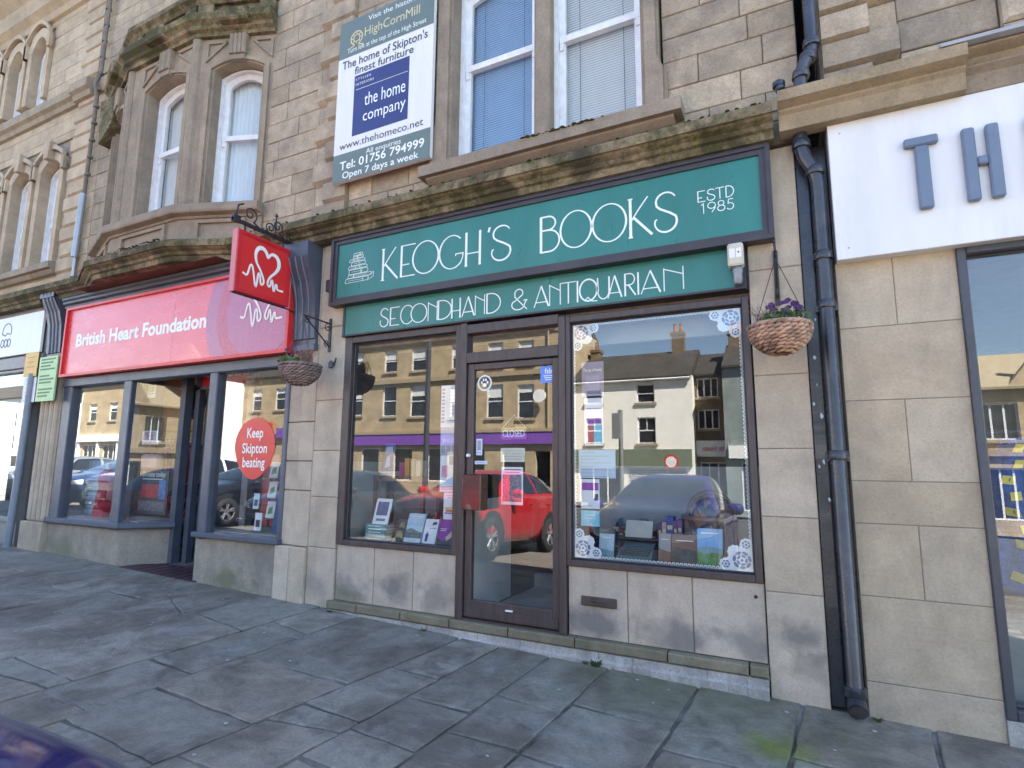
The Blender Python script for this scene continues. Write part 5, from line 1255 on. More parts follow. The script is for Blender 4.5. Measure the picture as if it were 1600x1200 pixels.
# ================================================================ IN THE BOOKSHOP WINDOWS
def bookmat(name, col, var=.12): return mat(name, col, .45, var=var, vs=18)
PAGES = mat('page_edges', (.62, .57, .46), .8, var=.15, vs=60)
def book_flat(x0, x1, y0, y1, z0, z1, m, label, group=None, rot=0):
    t = thing('book', label, 'book', ((x0 + x1) / 2, (y0 + y1) / 2, z0), group)
    mb = MB(); h = .003; mb.box(x0, x1, y0, y1, z0, z0 + h); mb.box(x0, x1, y0, y1, z1 - h, z1); mb.box(x0, x1, y0, y0 + .004, z0 + h, z1 - h); mb.build('cover', m, t)
    mb = MB(); mb.box(x0 + .004, x1 - .004, y0 + .005, y1 - .004, z0 + h, z1 - h); mb.build('pages', PAGES, t)
    mb = MB(); mb.box(x0 + .03, x1 - .05, y0 - .0008, y0, (z0 + z1) / 2 - .003, (z0 + z1) / 2 + .003); mb.build('spine_print', LETTER, t)
    return t
def book_face(x0, x1, z0, z1, y, lean, th, m, label, pics=(), title=None, cat='book', name='book', group=None, yaw=0):
    """a book standing with its front cover to the window, leaning back"""
    t = thing(name, label, cat, ((x0 + x1) / 2, y, z0), group)
    w_, h = x1 - x0, z1 - z0; cx = (x0 + x1) / 2; ca, sa = math.cos(yaw), math.sin(yaw)
    def T(u, d, v):
        d2 = d + v * lean; return (cx + u * ca - d2 * sa, y + u * sa + d2 * ca, z0 + v)
    mb = MB(T); mb.box(-w_ / 2, w_ / 2, 0, .003, 0, h); mb.box(-w_ / 2, w_ / 2, th - .003, th, 0, h); mb.box(-w_ / 2, -w_ / 2 + .004, .003, th - .003, 0, h); mb.build('cover', m, t)
    mb = MB(T); mb.box(-w_ / 2 + .004, w_ / 2 - .004, .003, th - .003, .004, h - .004); mb.build('pages', PAGES, t)
    for (poly, pm) in pics:
        mb = MB(T); mb.prism([((a - .5) * w_, b_ * h) for a, b_ in poly], -.0012, -.0001); mb.build('cover_picture', pm, t)
    if title:
        mb = MB(T)
        for (f, a, b_, th_) in title: mb.box((a - .5) * w_, (b_ - .5) * w_, -.0022, -.0013, f * h, f * h + th_)
        mb.build('cover_print', DKTXT if m is PAPER else LETTER, t)
    return t
TEALB = bookmat('teal_book_cloth', (.06, .28, .33), .2); CREAMB = bookmat('cream_book_cloth', (.50, .47, .36)); BLUEB = bookmat('deep_blue_cloth', (.03, .06, .25)); PLUM = bookmat('plum_cloth', (.13, .04, .13)); DARKGOLD = bookmat('dark_gold_jacket', (.10, .085, .06), .5)
SKYB = bookmat('pale_sky_jacket', (.45, .58, .68)); PURP = bookmat('bright_purple_jacket', (.26, .03, .34)); BROWNB = bookmat('brown_jacket', (.22, .11, .07)); GREYJ = bookmat('grey_jacket', (.33, .30, .31)); GREENF = bookmat('green_field', (.10, .26, .06), .4); MIDBLUE = bookmat('mid_blue_sky', (.16, .38, .66)); DKPIC = bookmat('dark_picture', (.05, .055, .06), .5)
z = .713
for k, (h, m, lab) in enumerate([(.030, TEALB, 'bottom teal book of the pile in the plain bookshop window'), (.026, CREAMB, 'cream book second from the bottom of the teal pile'), (.028, TEALB, 'teal book just above the cream one in the window pile'), (.026, TEALB, 'teal book under the topmost one of the window pile'), (.028, TEALB, 'topmost teal book of the pile, under the framed card')]):
    dx = (.02, .0, -.008, .006, .0)[k]; book_flat(-3.535 + dx * .3 - (.025 if k == 0 else 0), -3.31 + dx * .5, .14, .30, z, z + h, m, lab, 'pile of books in the plain bookshop window'); z += h + .0006
book_face(-3.49, -3.315, z + .0005, z + .225, .17, .30, .012, PAPER, 'white card with a dark blue picture standing on the teal book pile', [([(.14, .34), (.86, .34), (.86, .88), (.14, .88)], bookmat('night_blue_picture', (.05, .07, .19), .6)), ([(.2, .12), (.8, .12), (.8, .22), (.2, .22)], bookmat('ink_title', (.12, .15, .30)))], name='picture_card', cat='card')
G2 = 'books standing in the plain bookshop window'
book_face(-3.275, -3.135, .713, .90, .20, .34, .022, DARKGOLD, 'dark gold patterned book standing right of the teal pile', [([(.1, .1), (.5, .2), (.8, .1), (.6, .5), (.2, .45)], bookmat('gold_foil', (.40, .32, .16), .4)), ([(.3, .65), (.75, .6), (.7, .9), (.4, .85)], bookmat('gold_foil_dim', (.30, .25, .14), .4))], group=G2)
book_face(-3.145, -2.965, .713, .955, .19, .36, .025, SKYB, 'tall pale blue book with a grey hill picture standing in the plain bookshop window', [([(0, .15), (1, .15), (1, .36), (.6, .42), (.3, .50), (0, .42)], bookmat('grey_hill', (.16, .19, .18), .4)), ([(0, .0), (1, .0), (1, .15), (0, .15)], bookmat('mist_white', (.62, .66, .68)))], [(.9, .15, .85, .006), (.84, .3, .7, .004)], group=G2)
book_face(-2.955, -2.815, .713, .915, .20, .34, .02, PAPER, 'white book with a small blue figure drawing standing in the plain bookshop window', [([(.2, .08), (.38, .08), (.42, .35), (.3, .5), (.18, .34)], BLUEB), ([(.55, .75), (.9, .8), (.85, .9), (.6, .88)], DKPIC)], [(.62, .4, .9, .004)], group=G2)
book_face(-2.80, -2.62, .713, .918, .20, .34, .028, PURP, 'purple book with a pale sweeping shape at the right end of the plain bookshop window', [([(.55, .15), (.98, .5), (.98, .85), (.8, .6), (.45, .3)], bookmat('pale_cliff', (.55, .50, .42))), ([(0, 0), (1, 0), (.9, .3), (.3, .12), (0, .3)], DKPIC)], [(.62, .1, .45, .005), (.55, .1, .4, .005)], group=G2)
# table with a wooden top deeper in the window
TBL = mat('brown_table_wood', (.17, .075, .05), .35, var=.25, vs=4, vsc=(1, 6, 6))
tb = thing('display_table', 'dark wooden table with a waved front edge standing in the plain bookshop window', 'table', (-3.42, .55, .713))
mb = MB(); n = 16; pts = [(-3.72 + .66 * k / n, .40 + .018 * math.sin(k * 1.1)) for k in range(n + 1)] + [(-3.06, .75), (-3.72, .75)]
mb.add([(x, y, 1.235) for x, y in pts] + [(x, y, 1.285) for x, y in pts], [tuple(range(len(pts)))[::-1], tuple(range(len(pts), 2 * len(pts)))] + [(i, (i + 1) % len(pts), len(pts) + (i + 1) % len(pts), len(pts) + i) for i in range(len(pts))]); mb.build('table_top', TBL, tb)
for x in (-3.69, -3.12):
    for y in (.44, .71):
        mb = MB(); mb.box(x - .018, x + .018, y - .018, y + .018, .713, 1.2345); mb.build('leg', TBL, tb)
mb = MB(); mb.box(-3.70, -3.10, .715, .735, .80, 1.2); mb.build('back_board', MIDIN, tb)
book_face(-3.66, -3.545, 1.33, 1.60, .50, .12, .015, CARDBLUE, 'blue and white picture book standing on the wooden table', [([(.2, .1), (.75, .2), (.6, .6), (.3, .5)], PAPERB), ([(.1, .7), (.9, .72), (.8, .9), (.2, .88)], PAPERB)])
book_flat(-3.67, -3.46, .45, .60, 1.286, 1.306, CREAMB, 'lower pale book lying on the wooden table'); book_flat(-3.66, -3.47, .46, .60, 1.3065, 1.329, bookmat('pale_blue_cloth', (.40, .52, .60)), 'pale blue book lying under the blue picture book')
for k, (m, h, lab) in enumerate([(bookmat('magenta_cloth', (.40, .05, .20)), .13, 'magenta book upright on the wooden table'), (bookmat('orange_cloth', (.62, .30, .06)), .17, 'tall orange book upright on the wooden table'), (bookmat('tan_cloth', (.45, .33, .20)), .16, 'tan book upright on the wooden table'), (CREAMB, .15, 'cream book upright at the end of the wooden table')]):
    t = thing('book', lab, 'book', (-3.42 + .07 * k, .5, 1.286), 'upright books on the wooden table'); x = -3.44 + .065 * k
    mb = MB(); mb.box(x, x + .055, .48, .484, 1.2862, 1.2862 + h); mb.box(x, x + .003, .484, .60, 1.2862, 1.2862 + h); mb.box(x + .052, x + .055, .484, .60, 1.2862, 1.2862 + h); mb.build('cover', m, t)
    mb = MB(); mb.box(x + .003, x + .052, .485, .595, 1.288, 1.283 + h); mb.build('pages', PAGES, t)
mb = MB()
for k in range(7):
    x = -3.12 + .05 * k; h = .19 + .03 * math.sin(k * 2.1); mb = MB(); mb.box(x, x + .042, .55, .68, .7135, .7135 + h)
    single(mb, 'book', (PLUM, BLUEB, bookmat('maroon_cloth', (.15, .02, .03)), DKGREEN)[k % 4], ('plum', 'deep blue', 'maroon', 'dark green')[k % 4] + (' book spine left of the middle in the dark row under the table' if k < 4 else ' book spine right of the middle in the dark row beside the table'), 'book', 'dark row of books behind the plain bookshop window')
# posters inside the plain bookshop window
GREYPR = mat('grey_ink', (.30, .31, .36), .6); REDPR = mat('red_ink', (.55, .10, .10), .6); YEL = mat('yellow_ink', (.75, .55, .10), .6); PINKP = mat('pink_print', (.58, .30, .42), .6, var=.3, vs=30)
GP = 'papers taped inside the plain bookshop window edge'
notice('window_poster', 'topmost white poster of two columns taped inside the plain bookshop window edge', -2.695, -2.525, 1.715, 2.08, .066, PAPER, [(.92 - .085 * k, .50, .92, .004) for k in range(10)] + [(.90 - .085 * k, .06, .22, .014) for k in range(10)], GREYPR, .001, 'poster', group=GP)
notice('window_poster', 'pale lilac poster lettered in white, second from the top in the plain bookshop window', -2.692, -2.525, 1.482, 1.712, .066, mat('lilac_paper', (.48, .50, .66), .6, var=.2), [], LETTER, .001, 'poster', [('west', .45, .055, .8)], [(.05, .3, .04, .34, GREYPR), (.38, .62, .04, .34, GREYPR), (.7, .95, .04, .34, GREYPR)], GP)
notice('window_poster', 'large white poster of pinkish pictures, third down in the plain window', -2.688, -2.525, 1.17, 1.478, .066, PAPER, [(.15 - .04 * k, .1, .9, .004) for k in range(3)], GREYPR, .001, 'poster', None, [(.1, .5, .4, .72, PINKP), (.55, .95, .74, .98, GREYPR), (.4, .9, .2, .4, PAPERB)], GP)
notice('window_poster', 'small white poster with a yellow and red car like blot, lowest in the plain window', -2.645, -2.525, .945, 1.166, .066, PAPER, [(.9, .2, .8, .004), (.82, .3, .7, .004)], GREYPR, .001, 'poster', None, [(.15, .85, .36, .46, YEL), (.2, .75, .28, .36, REDPR), (.1, .9, .2, .26, VIOLET)], GP)
# ---- door stickers and papers
notice('door_poster', 'colourful crowd poster in a white border taped low on the bookshop door glass', -2.085, -1.895, 1.09, 1.385, .042, PAPER, [(.93, .1, .9, .008), (.86, .15, .85, .006)], mat('magenta_ink', (.42, .04, .22), .6), .001, 'poster', None, [(.06, .94, .08, .80, mat('crowd_print', (.20, .14, .19), .6, var=.8, vs=55)), (.06, .94, .80, .9, PAPERB)])
notice('door_notice', 'plain cream sheet taped under the closed sign on the bookshop door', -2.095, -1.88, 1.425, 1.535, .042, mat('cream_sheet', (.70, .70, .60), .7), [(.8 - .2 * k, .1, .9, .003) for k in range(4)], GREYPR, .001)
cl = thing('closed_sign', 'hanging glass sign reading closed on a cord inside the bookshop door', 'sign', (-1.98, .05, 1.60))
mb = MB(); mb.box(-2.095, -1.87, .044, .048, 1.605, 1.70); mb.build('sign_plate', glass('pale_sign_glass', (.75, .85, .80)), cl)
mb = MB(); text(mb, 'CLOSED', -2.08, 1.625, .055, .0435, .195, th=.001); mb.build('lettering', LETTER, cl)
mb = MB(); mb.tube([(-2.08, .046, 1.70), (-1.98, .046, 1.80), (-1.88, .046, 1.70)], .002, 4); mb.build('cord', LETTER, cl)
notice('phone_sticker', 'small white sticker with a grey phone picture near the door edge', -2.318, -2.262, 1.478, 1.612, .034, PAPERB, [(.15, .1, .9, .006)], GREYPR, .001, 'sticker', None, [(.2, .8, .3, .9, GREYPR)])
notice('strip_sticker', 'narrow pale strip sticker just above the brown door handle box', -2.33, -2.21, 1.405, 1.432, .034, PAPERB, [(.5, .1, .9, .004)], GREYPR, .001, 'sticker')
notice('blue_sticker', 'square bright blue sticker at the top right of the door glass', -1.742, -1.606, 2.045, 2.178, .034, mat('bright_blue_vinyl', (.10, .24, .72), .4), [(.42, .2, .8, .006), (.30, .25, .75, .006), (.18, .3, .7, .006)], LETTER, .001, 'sticker', [('fsb', .55, .042, .45)])
pw = thing('paw_sticker', 'round white paw print sticker at the top left of the door glass', 'sticker', (-2.248, .034, 2.01))
mb = MB(); cx, cz = -2.248, 2.075
mb.stroke(arcpts(cx, cz, .062, .062, 0, 360, 40)[:-1], .010, .034, 0, .001, True)
for k in range(28):
    a = k * 2 * math.pi / 28; mb.stroke([(cx + .050 * math.cos(a), cz + .050 * math.sin(a)), (cx + .058 * math.cos(a), cz + .058 * math.sin(a))], .005, .034, 0, .001)
def oval(cx, cz, rx, rz, tilt=0):
    return [(cx + rx * math.cos(a) * math.cos(tilt) - rz * math.sin(a) * math.sin(tilt), cz + rx * math.cos(a) * math.sin(tilt) + rz * math.sin(a) * math.cos(tilt)) for a in fr(0, 2 * math.pi, 16)[:-1]]
for (dx, dz, rx, rz, tl) in [(-.027, .006, .008, .012, .4), (-.011, .026, .008, .013, .15), (.011, .026, .008, .013, -.15), (.027, .006, .008, .012, -.4), (0, -.017, .020, .016, 0)]: mb.prism(oval(cx + dx, cz + dz, rx, rz, tl), .033, .0339)
mb.build('print', LETTER, pw)
# ---- lace border on the lace bordered window (vinyl on the inside of the glass)
LACE = mat('white_lace_vinyl', (.74, .78, .82), .6, var=.03); LACEB = mat('blue_flower_vinyl', (.10, .18, .34), .6, var=.1)
lace = thing('lace_border', 'white lace border of blue roses stuck round the lace bordered window', 'window decal', (-.87, .053, .72))
mb = MB(); xa, xb, za, zb_ = -1.478, -.248, .728, 2.495; yl = .0535
def edge(p, q, w_=.019, sc=.014):
    n = int(math.hypot(q[0] - p[0], q[1] - p[1]) / .026); dx, dz = (q[0] - p[0]), (q[1] - p[1]); d = math.hypot(dx, dz); nx, nz = -dz / d, dx / d
    mb.prism([p, q, (q[0] + nx * w_ * .45, q[1] + nz * w_ * .45), (p[0] + nx * w_ * .45, p[1] + nz * w_ * .45)], yl - .0006, yl)
    for k in range(n):
        f = (k + .5) / n; c = (p[0] + dx * f + nx * w_ * .62, p[1] + dz * f + nz * w_ * .62)
        mb.ring([(c[0] + .0115 * math.cos(a), c[1] + .0115 * math.sin(a)) for a in fr(0, 6.283, 8)[:-1]], [(c[0] + .005 * math.cos(a), c[1] + .005 * math.sin(a)) for a in fr(0, 6.283, 8)[:-1]], yl - .0006, yl)
edge((xa, za), (xb, za)); edge((xb, za), (xb, zb_)); edge((xb, zb_), (xa, zb_)); edge((xa, zb_), (xa, za))
mb.build('lace_edge', LACE, lace)
def rose(sx, sz, cx0, cz0, name):
    w1 = MB(); w2 = MB(); w3 = MB()
    KS = 1.14; P_ = lambda u, v: (cx0 + sx * u * KS, cz0 + sz * v * KS)
    for (u, v, r) in [(.055, .055, .062), (.15, .035, .036), (.035, .15, .036), (.10, .105, .04), (.115, .045, .04), (.045, .11, .04), (.03, .03, .04), (.085, .03, .034), (.03, .085, .034)]:
        n = 22; w1.prism([P_(u + r * (1 + .07 * math.cos(9 * a)) * math.cos(a), v + r * (1 + .07 * math.cos(9 * a)) * math.sin(a)) for a in fr(0, 6.2832, n)[:-1]], yl - .0010 - .00003 * len(w1.f) % .0002, yl - .0007)
    rnd = random.Random(7)
    def bloom(u, v, r, rings):
        for (rad, n, ln, wd, ph) in rings:
            for k in range(n):
                a = ph + 2 * math.pi * k / n; c = P_(u + r * rad * math.cos(a), v + r * rad * math.sin(a)); tl = math.atan2(sz * math.sin(a), sx * math.cos(a)) + math.pi / 2
                w2.prism(oval(c[0], c[1], r * ln * KS, r * wd * KS, tl), yl - .0019, yl - .0014)
    bloom(.062, .062, .052, [(.80, 7, .34, .17, .2), (.45, 5, .26, .12, .7), (.0, 1, .14, .14, 0)])
    bloom(.150, .037, .028, [(.62, 6, .30, .18, 0), (.0, 1, .25, .25, 0)]); bloom(.037, .150, .028, [(.62, 6, .30, .18, .4), (.0, 1, .25, .25, 0)])
    w1.build('lace_corner', LACE, lace); w2.build('rose', LACEB, lace)
rose(1, -1, xa, zb_, 'a'); rose(-1, -1, xb, zb_, 'b'); rose(1, 1, xa, za, 'c'); rose(-1, 1, xb, za, 'd')
GQ = 'papers taped inside the lace bordered window edge'
notice('window_poster', 'faded violet poster at the top left inside the lace bordered window', -1.41, -1.235, 1.925, 2.19, .066, mat('faded_violet', (.26, .22, .30), .6, var=.2), [], LETTER, .001, 'poster', [('The joy of books', .72, .024, .85)], [(.2, .8, .15, .6, mat('dim_violet', (.34, .28, .40), .6))], GQ)
notice('window_poster', 'white poster with a red picture below the faded violet one', -1.39, -1.245, 1.55, 1.91, .066, PAPER, [(.78, .1, .9, .005)], VIOLET, .001, 'poster', None, [(.06, .5, .04, .42, REDPR), (.5, .94, .04, .42, CYANP), (.1, .9, .46, .58, VIOLET)], GQ)
notice('window_sheet', 'wide pale blue sheet like a map taped inside the lace bordered window', -1.44, -1.155, 1.31, 1.518, .066, PAPERB, [(.9 - .12 * k, .06, .45 + .4 * (k % 2), .0025) for k in range(8)], GREYPR, .001, 'poster', None, (), GQ)
notice('window_poster', 'white poster with a bright violet band above the turquoise card', -1.425, -1.28, 1.085, 1.302, .066, PAPER, [(.1, .1, .6, .004)], GREYPR, .001, 'poster', None, [(.05, .95, .62, .88, VIOLET), (.7, .92, .28, .5, DKPIC)], GQ)
notice('window_card', 'small turquoise card lowest of the papers in the lace bordered window', -1.425, -1.283, .958, 1.072, .066, CYANP, [(.7, .2, .8, .004), (.5, .2, .8, .004)], LETTER, .001, 'card', None, (), GQ)
# ---- right window display
ty = thing('typewriter', 'old grey green typewriter with a sheet of paper standing in the lace bordered window', 'typewriter', (-1.06, .24, .713))
TYG = mat('grey_green_enamel', (.13, .19, .20), .35, var=.1)
mb = MB(); mb.add([(-1.20, .15, .715), (-.92, .15, .715), (-.92, .42, .715), (-1.20, .42, .715), (-1.19, .15, .745), (-.93, .15, .745), (-.945, .29, .80), (-1.175, .29, .80), (-.945, .42, .83), (-1.175, .42, .83)],
                  [(0, 1, 5, 4), (4, 5, 6, 7), (7, 6, 8, 9), (0, 4, 7, 9, 3), (1, 2, 8, 6, 5), (3, 9, 8, 2), (0, 3, 2, 1)]); mb.build('body', TYG, ty)
mb = MB()
for r in range(4):
    for k in range(11): mb.lathe([(.0075, 0), (.0075, .006), (.005, .008)], -1.16 + .02 * k + .005 * (r % 2), .165 + .026 * r, .757 + .0102 * r, 8)
mb.build('keys', DARKIN, ty)
mb = MB(); mb.lathe([(.02, -.15), (.02, .15)], -1.06, .36, .85, 14, ax='x'); mb.lathe([(.016, -.175), (.016, -.15)], -1.06, .36, .85, 10, ax='x'); mb.lathe([(.016, .15), (.016, .175)], -1.06, .36, .85, 10, ax='x'); mb.build('platen', BLACKIRON, ty)
mb = MB(); mb.add([(-1.17, .345, .865), (-.965, .345, .865), (-.965, .40, .985), (-1.17, .40, .985)], [(0, 1, 2, 3)]); mb.build('paper_sheet', mat('old_paper', (.48, .48, .44), .8), ty)
G3 = 'books standing in the lace bordered window'
book_face(-1.325, -1.215, .713, .893, .16, .22, .018, SKYB, 'pale blue seascape book left of the typewriter', [([(0, 0), (1, 0), (1, .35), (0, .42)], bookmat('sea_green', (.20, .36, .40), .3))], [(.85, .2, .8, .005)], group=G3)
book_face(-.885, -.80, .713, .92, .17, .22, .02, GREYJ, 'narrow grey brown book right of the typewriter', [([(0, 0), (1, 0), (1, .4), (0, .5)], BROWNB)], [(.8, .2, .8, .005)], group=G3)
book_face(-.805, -.605, .713, .915, .18, .25, .028, BROWNB, 'broad brown book in the middle of the lace bordered window', [([(.08, .1), (.92, .1), (.92, .5), (.08, .6)], DARKGOLD)], [(.8, .2, .8, .006)], group=G3)
book_face(-.61, -.445, .713, .975, .12, .18, .02, MIDBLUE, 'bright landscape book of blue sky and green fields in the lace bordered window', [([(0, 0), (1, 0), (1, .38), (.7, .42), (.3, .36), (0, .45)], GREENF), ([(0, .45), (.3, .36), (.7, .42), (1, .38), (1, .52), (.5, .56), (0, .52)], bookmat('far_hill_blue', (.14, .30, .34)))], [(.88, .15, .85, .007)], group=G3)
xx = -.93
for k, (wd, h, m, lab) in enumerate([(.03, .26, PLUM, 'plum spine at the left end of the upright row behind the typewriter'), (.035, .27, GREYJ, 'grey spine second in the upright row behind the typewriter'), (.05, .31, BLUEB, 'thick deep blue spine in the upright row left of the globe'), (.03, .28, PLUM, 'plum spine beside the thick deep blue one'), (.035, .29, bookmat('violet_cloth', (.16, .06, .22)), 'violet spine at the right end of the row beside the globe')]):
    t = thing('book', lab, 'book', (xx + wd / 2, .45, .72), 'upright row of books behind the typewriter')
    mb = MB(); mb.box(xx, xx + wd - .002, .40, .52, .7135, .7135 + h); mb.build('cover', m, t); mb = MB(); mb.box(xx + .005, xx + wd - .007, .3993, .40, .7135 + h * .7, .7135 + h * .8); mb.build('spine_print', GOLD, t); xx += wd
# crowded back rows: upright books and small piles behind the displayed covers
rnd = random.Random(21); TONES = [(.16, .03, .03), (.05, .10, .07), (.07, .06, .16), (.30, .22, .12), (.42, .38, .30), (.09, .09, .10), (.22, .12, .05), (.12, .20, .26), (.35, .08, .10), (.26, .26, .24)]
TN = ['oxblood', 'forest green', 'indigo', 'tan', 'cream', 'black', 'russet', 'slate blue', 'crimson', 'grey']
TM = [bookmat('cloth_' + n.replace(' ', '_'), c) for n, c in zip(TN, TONES)]
def row(x0, x1, y, n, where, group):
    x = x0; k = 0
    while x < x1 - .02:
        w_ = rnd.uniform(.022, .048); h = rnd.uniform(.17, .26); c = rnd.randrange(10); lean = rnd.choice((0, 0, 0, .05))
        t = thing('book', TN[c] + (' tall' if h > .22 else ' short') + (' thick' if w_ > .036 else ' thin') + ' spine, ' + 'first second third fourth fifth sixth seventh eighth ninth tenth eleventh twelfth thirteenth fourteenth fifteenth sixteenth seventeenth eighteenth nineteenth twentieth'.split()[min(k, 19)] + where, 'book', (x + w_ / 2, y + .06, .7135), group)
        T = lambda u, d, v, X=x, l=lean: (X + u + l * v, d, v)
        mb = MB(T); mb.box(0, w_ - .002, y, y + .003, .7135, .7135 + h); mb.box(0, .003, y + .003, y + .13, .7135, .7135 + h); mb.box(w_ - .005, w_ - .002, y + .003, y + .13, .7135, .7135 + h); mb.build('cover', TM[c], t)
        mb = MB(T); mb.box(.003, w_ - .005, y + .0035, y + .126, .7165, .7105 + h); mb.build('pages', PAGES, t)
        mb = MB(T); mb.box(.004, w_ - .006, y - .0008, y - .0001, .7135 + h * .68, .7135 + h * .74); mb.box(.004, w_ - .006, y - .0008, y - .0001, .7135 + h * .15, .7135 + h * .17); mb.build('spine_print', GOLD, t)
        x += w_ + .001 + lean * .05; k += 1
row(-1.36, -.98, .60, 12, ' from the door in the lace bordered back row', 'back row of books in the lace bordered window')
row(-3.08, -2.52, .34, 14, ' from the table in the plain window back row', 'back row of books in the plain window')
gl = thing('globe', 'large old brown globe in a wooden ring stand in the lace bordered window', 'globe', (-.55, .47, .713))
m_, t_, b_ = _nt('antique_globe'); v = coords(t_)
c = mixc(t_, rng(t_, noise(t_, v, 7, 6, .6), .48, .54, 0, 1), (.025, .03, .06), (.38, .25, .11)); c = mixc(t_, rng(t_, noise(t_, v, 14, 5), .55, .7, 0, .6), c, (.12, .09, .05)); L(t_, c, b_.inputs['Base Color']); b_.inputs['Roughness'].default_value = .25
def sphere(mb, cx, cy, cz, r, n=28, m=16, mi=0):
    mb.lathe([(r * math.sin(math.pi * k / m), -r * math.cos(math.pi * k / m)) for k in range(m + 1)], cx, cy, cz, n, mi)
mb = MB(); sphere(mb, -.55, .47, 1.05, .155); mb.build('ball', m_, gl, True)
mb = MB(); mb.lathe([(.17, -.012), (.215, -.012), (.215, .012), (.17, .012), (.17, -.012)], -.55, .47, 1.03, 36, caps=False)
for k in range(4):
    a = .6 + k * math.pi / 2; mb.tube([(-.55 + .195 * math.cos(a), .47 + .195 * math.sin(a), 1.02), (-.55 + .17 * math.cos(a), .47 + .17 * math.sin(a), .87), (-.55 + .185 * math.cos(a), .47 + .185 * math.sin(a), .714)], [.014, .02, .012], 8)
mb.tube([(-.55 - .17, .47, .80), (-.55 + .17, .47, .80)], .012, 6); mb.tube([(-.55, .30, .80), (-.55, .64, .80)], .012, 6); autosmooth(mb.build('ring_stand', mat('globe_stand_wood', (.16, .09, .045), .35, var=.3, vs=6), gl))
mb = MB(); mb.stroke(arcpts(-.55, 1.05, .172, .172, 0, 360, 48)[:-1], .016, .475, 0, .012, True); mb.build('meridian_ring', mat('old_brass', (.14, .09, .045), .5), gl)

# ================================================================ CHARITY SHOP WINDOWS
kp = thing('heart_message_vinyl', 'large red heart shaped vinyl with a white town message on the heart vinyl pane', 'window decal', (-4.97, .045, 1.2))
mb = MB(); p = [(-4.97 + .30 * (math.sin(a)) * (1.0 - .18 * max(0, -math.cos(a))), 1.56 + .33 * math.cos(a) * (1 if math.cos(a) < 0 else .92)) for a in fr(0, 2 * math.pi, 44)[:-1]]
mb.prism(p, .046, .0465); mb.build('heart', RED, kp)
mb = MB(); text(mb, 'Keep', -5.09, 1.66, .10, .0455, .24, bold=.015); text(mb, 'Skipton', -5.15, 1.50, .10, .0455, .37, bold=.015); text(mb, 'beating', -5.13, 1.355, .10, .0455, .33, bold=.015); mb.build('lettering', LETTER, kp)
notice('window_notice', 'pale blue notice hung inside the splayed pane beside the entrance', -7.33, -7.02, 1.61, 1.785, .30, PAPERB, [], REDPR, .004, 'notice', [('WE NEED', .62, .05, .7), ('YOUR', .36, .05, .5), ('CLOTHES', .08, .05, .8)])
notice('window_card', 'small green and white scheme card high in the splayed pane', -7.17, -7.02, 2.19, 2.35, .22, PAPER, [(.3, .1, .9, .008)], DKGREEN, .003, 'card', None, [(.2, .8, .45, .9, mat('leaf_green_print', (.14, .42, .10), .6))])
notice('donation_board', 'charcoal board asking for donations with a red car boot picture', -7.62, -7.02, .74, 1.29, .50, mat('charcoal_board', (.05, .055, .065), .5), [(.80, .12, .82, .010)], LETTER, .015, 'poster', [('Donate today', .86, .06, .8)], [(.1, .7, .38, .68, mat('boot_red', (.45, .05, .05), .5, var=.4, vs=15)), (.70, .92, .35, .78, mat('shirt_blue', (.12, .25, .55), .6, var=.4, vs=20)), (.05, .95, .08, .3, mat('grey_boot', (.16, .16, .18), .5, var=.5, vs=20))])
mb = MB(); mb.bbox(-7.5, -7.02, .62, .78, .705, .80, .03); single(mb, 'folded_blanket', mat('coral_wool', (.55, .13, .12), .9, var=.3, vs=20, bmp=.4), 'coral red folded blanket lying below the charcoal donation board', 'blanket')
bg = thing('handbag', 'pale pink handbag with a dark handle hung in the splayed window', 'handbag', (-7.42, .5, 1.30))
mb = MB(); mb.bbox(-7.62, -7.24, .46, .56, 1.30, 1.50, .03); mb.build('bag_body', mat('dusty_pink_leather', (.55, .38, .38), .5, var=.1), bg); mb = MB(); mb.tube([(-7.53 + .2 * k / 10, .51, 1.50 + .12 * math.sin(math.pi * k / 10)) for k in range(11)], .012, 6); mb.build('handle', DARKIN, bg)
ht = thing('wall_hat', 'black wide brimmed hat with a pale leaf sprig on the timber wall', 'hat', (-7.55, 1.1, 2.1))
mb = MB(); mb.lathe([(0, -.10), (.10, -.10), (.13, -.02), (.25, .0), (.26, .015), (0, .02)], -7.85, 1.28, 2.28, 28, ax='y'); mb.build('hat', BLACKIRON, ht)
mb = MB()
for a in (-.5, 0, .5, 1.0): mb.tube([(-7.95, 1.15, 2.18), (-7.88 + .05 * math.cos(a), 1.13, 2.26 + .05 * math.sin(a)), (-7.85 + .14 * math.cos(a), 1.14, 2.30 + .14 * math.sin(a))], [.006, .009, .002], 5)
mb.build('leaf_sprig', mat('straw', (.50, .42, .28), .8), ht)
GAR = [(.35, .04, .05), (.45, .25, .06), (.10, .12, .22), (.30, .22, .14), (.16, .05, .12), (.48, .40, .28), (.07, .15, .10), (.50, .12, .20), (.22, .24, .28), (.55, .35, .12), (.05, .05, .06), (.36, .30, .34)]
GN = ['dark red', 'ochre', 'navy', 'tan', 'plum', 'cream', 'bottle green', 'rose', 'steel grey', 'amber', 'black', 'mauve']
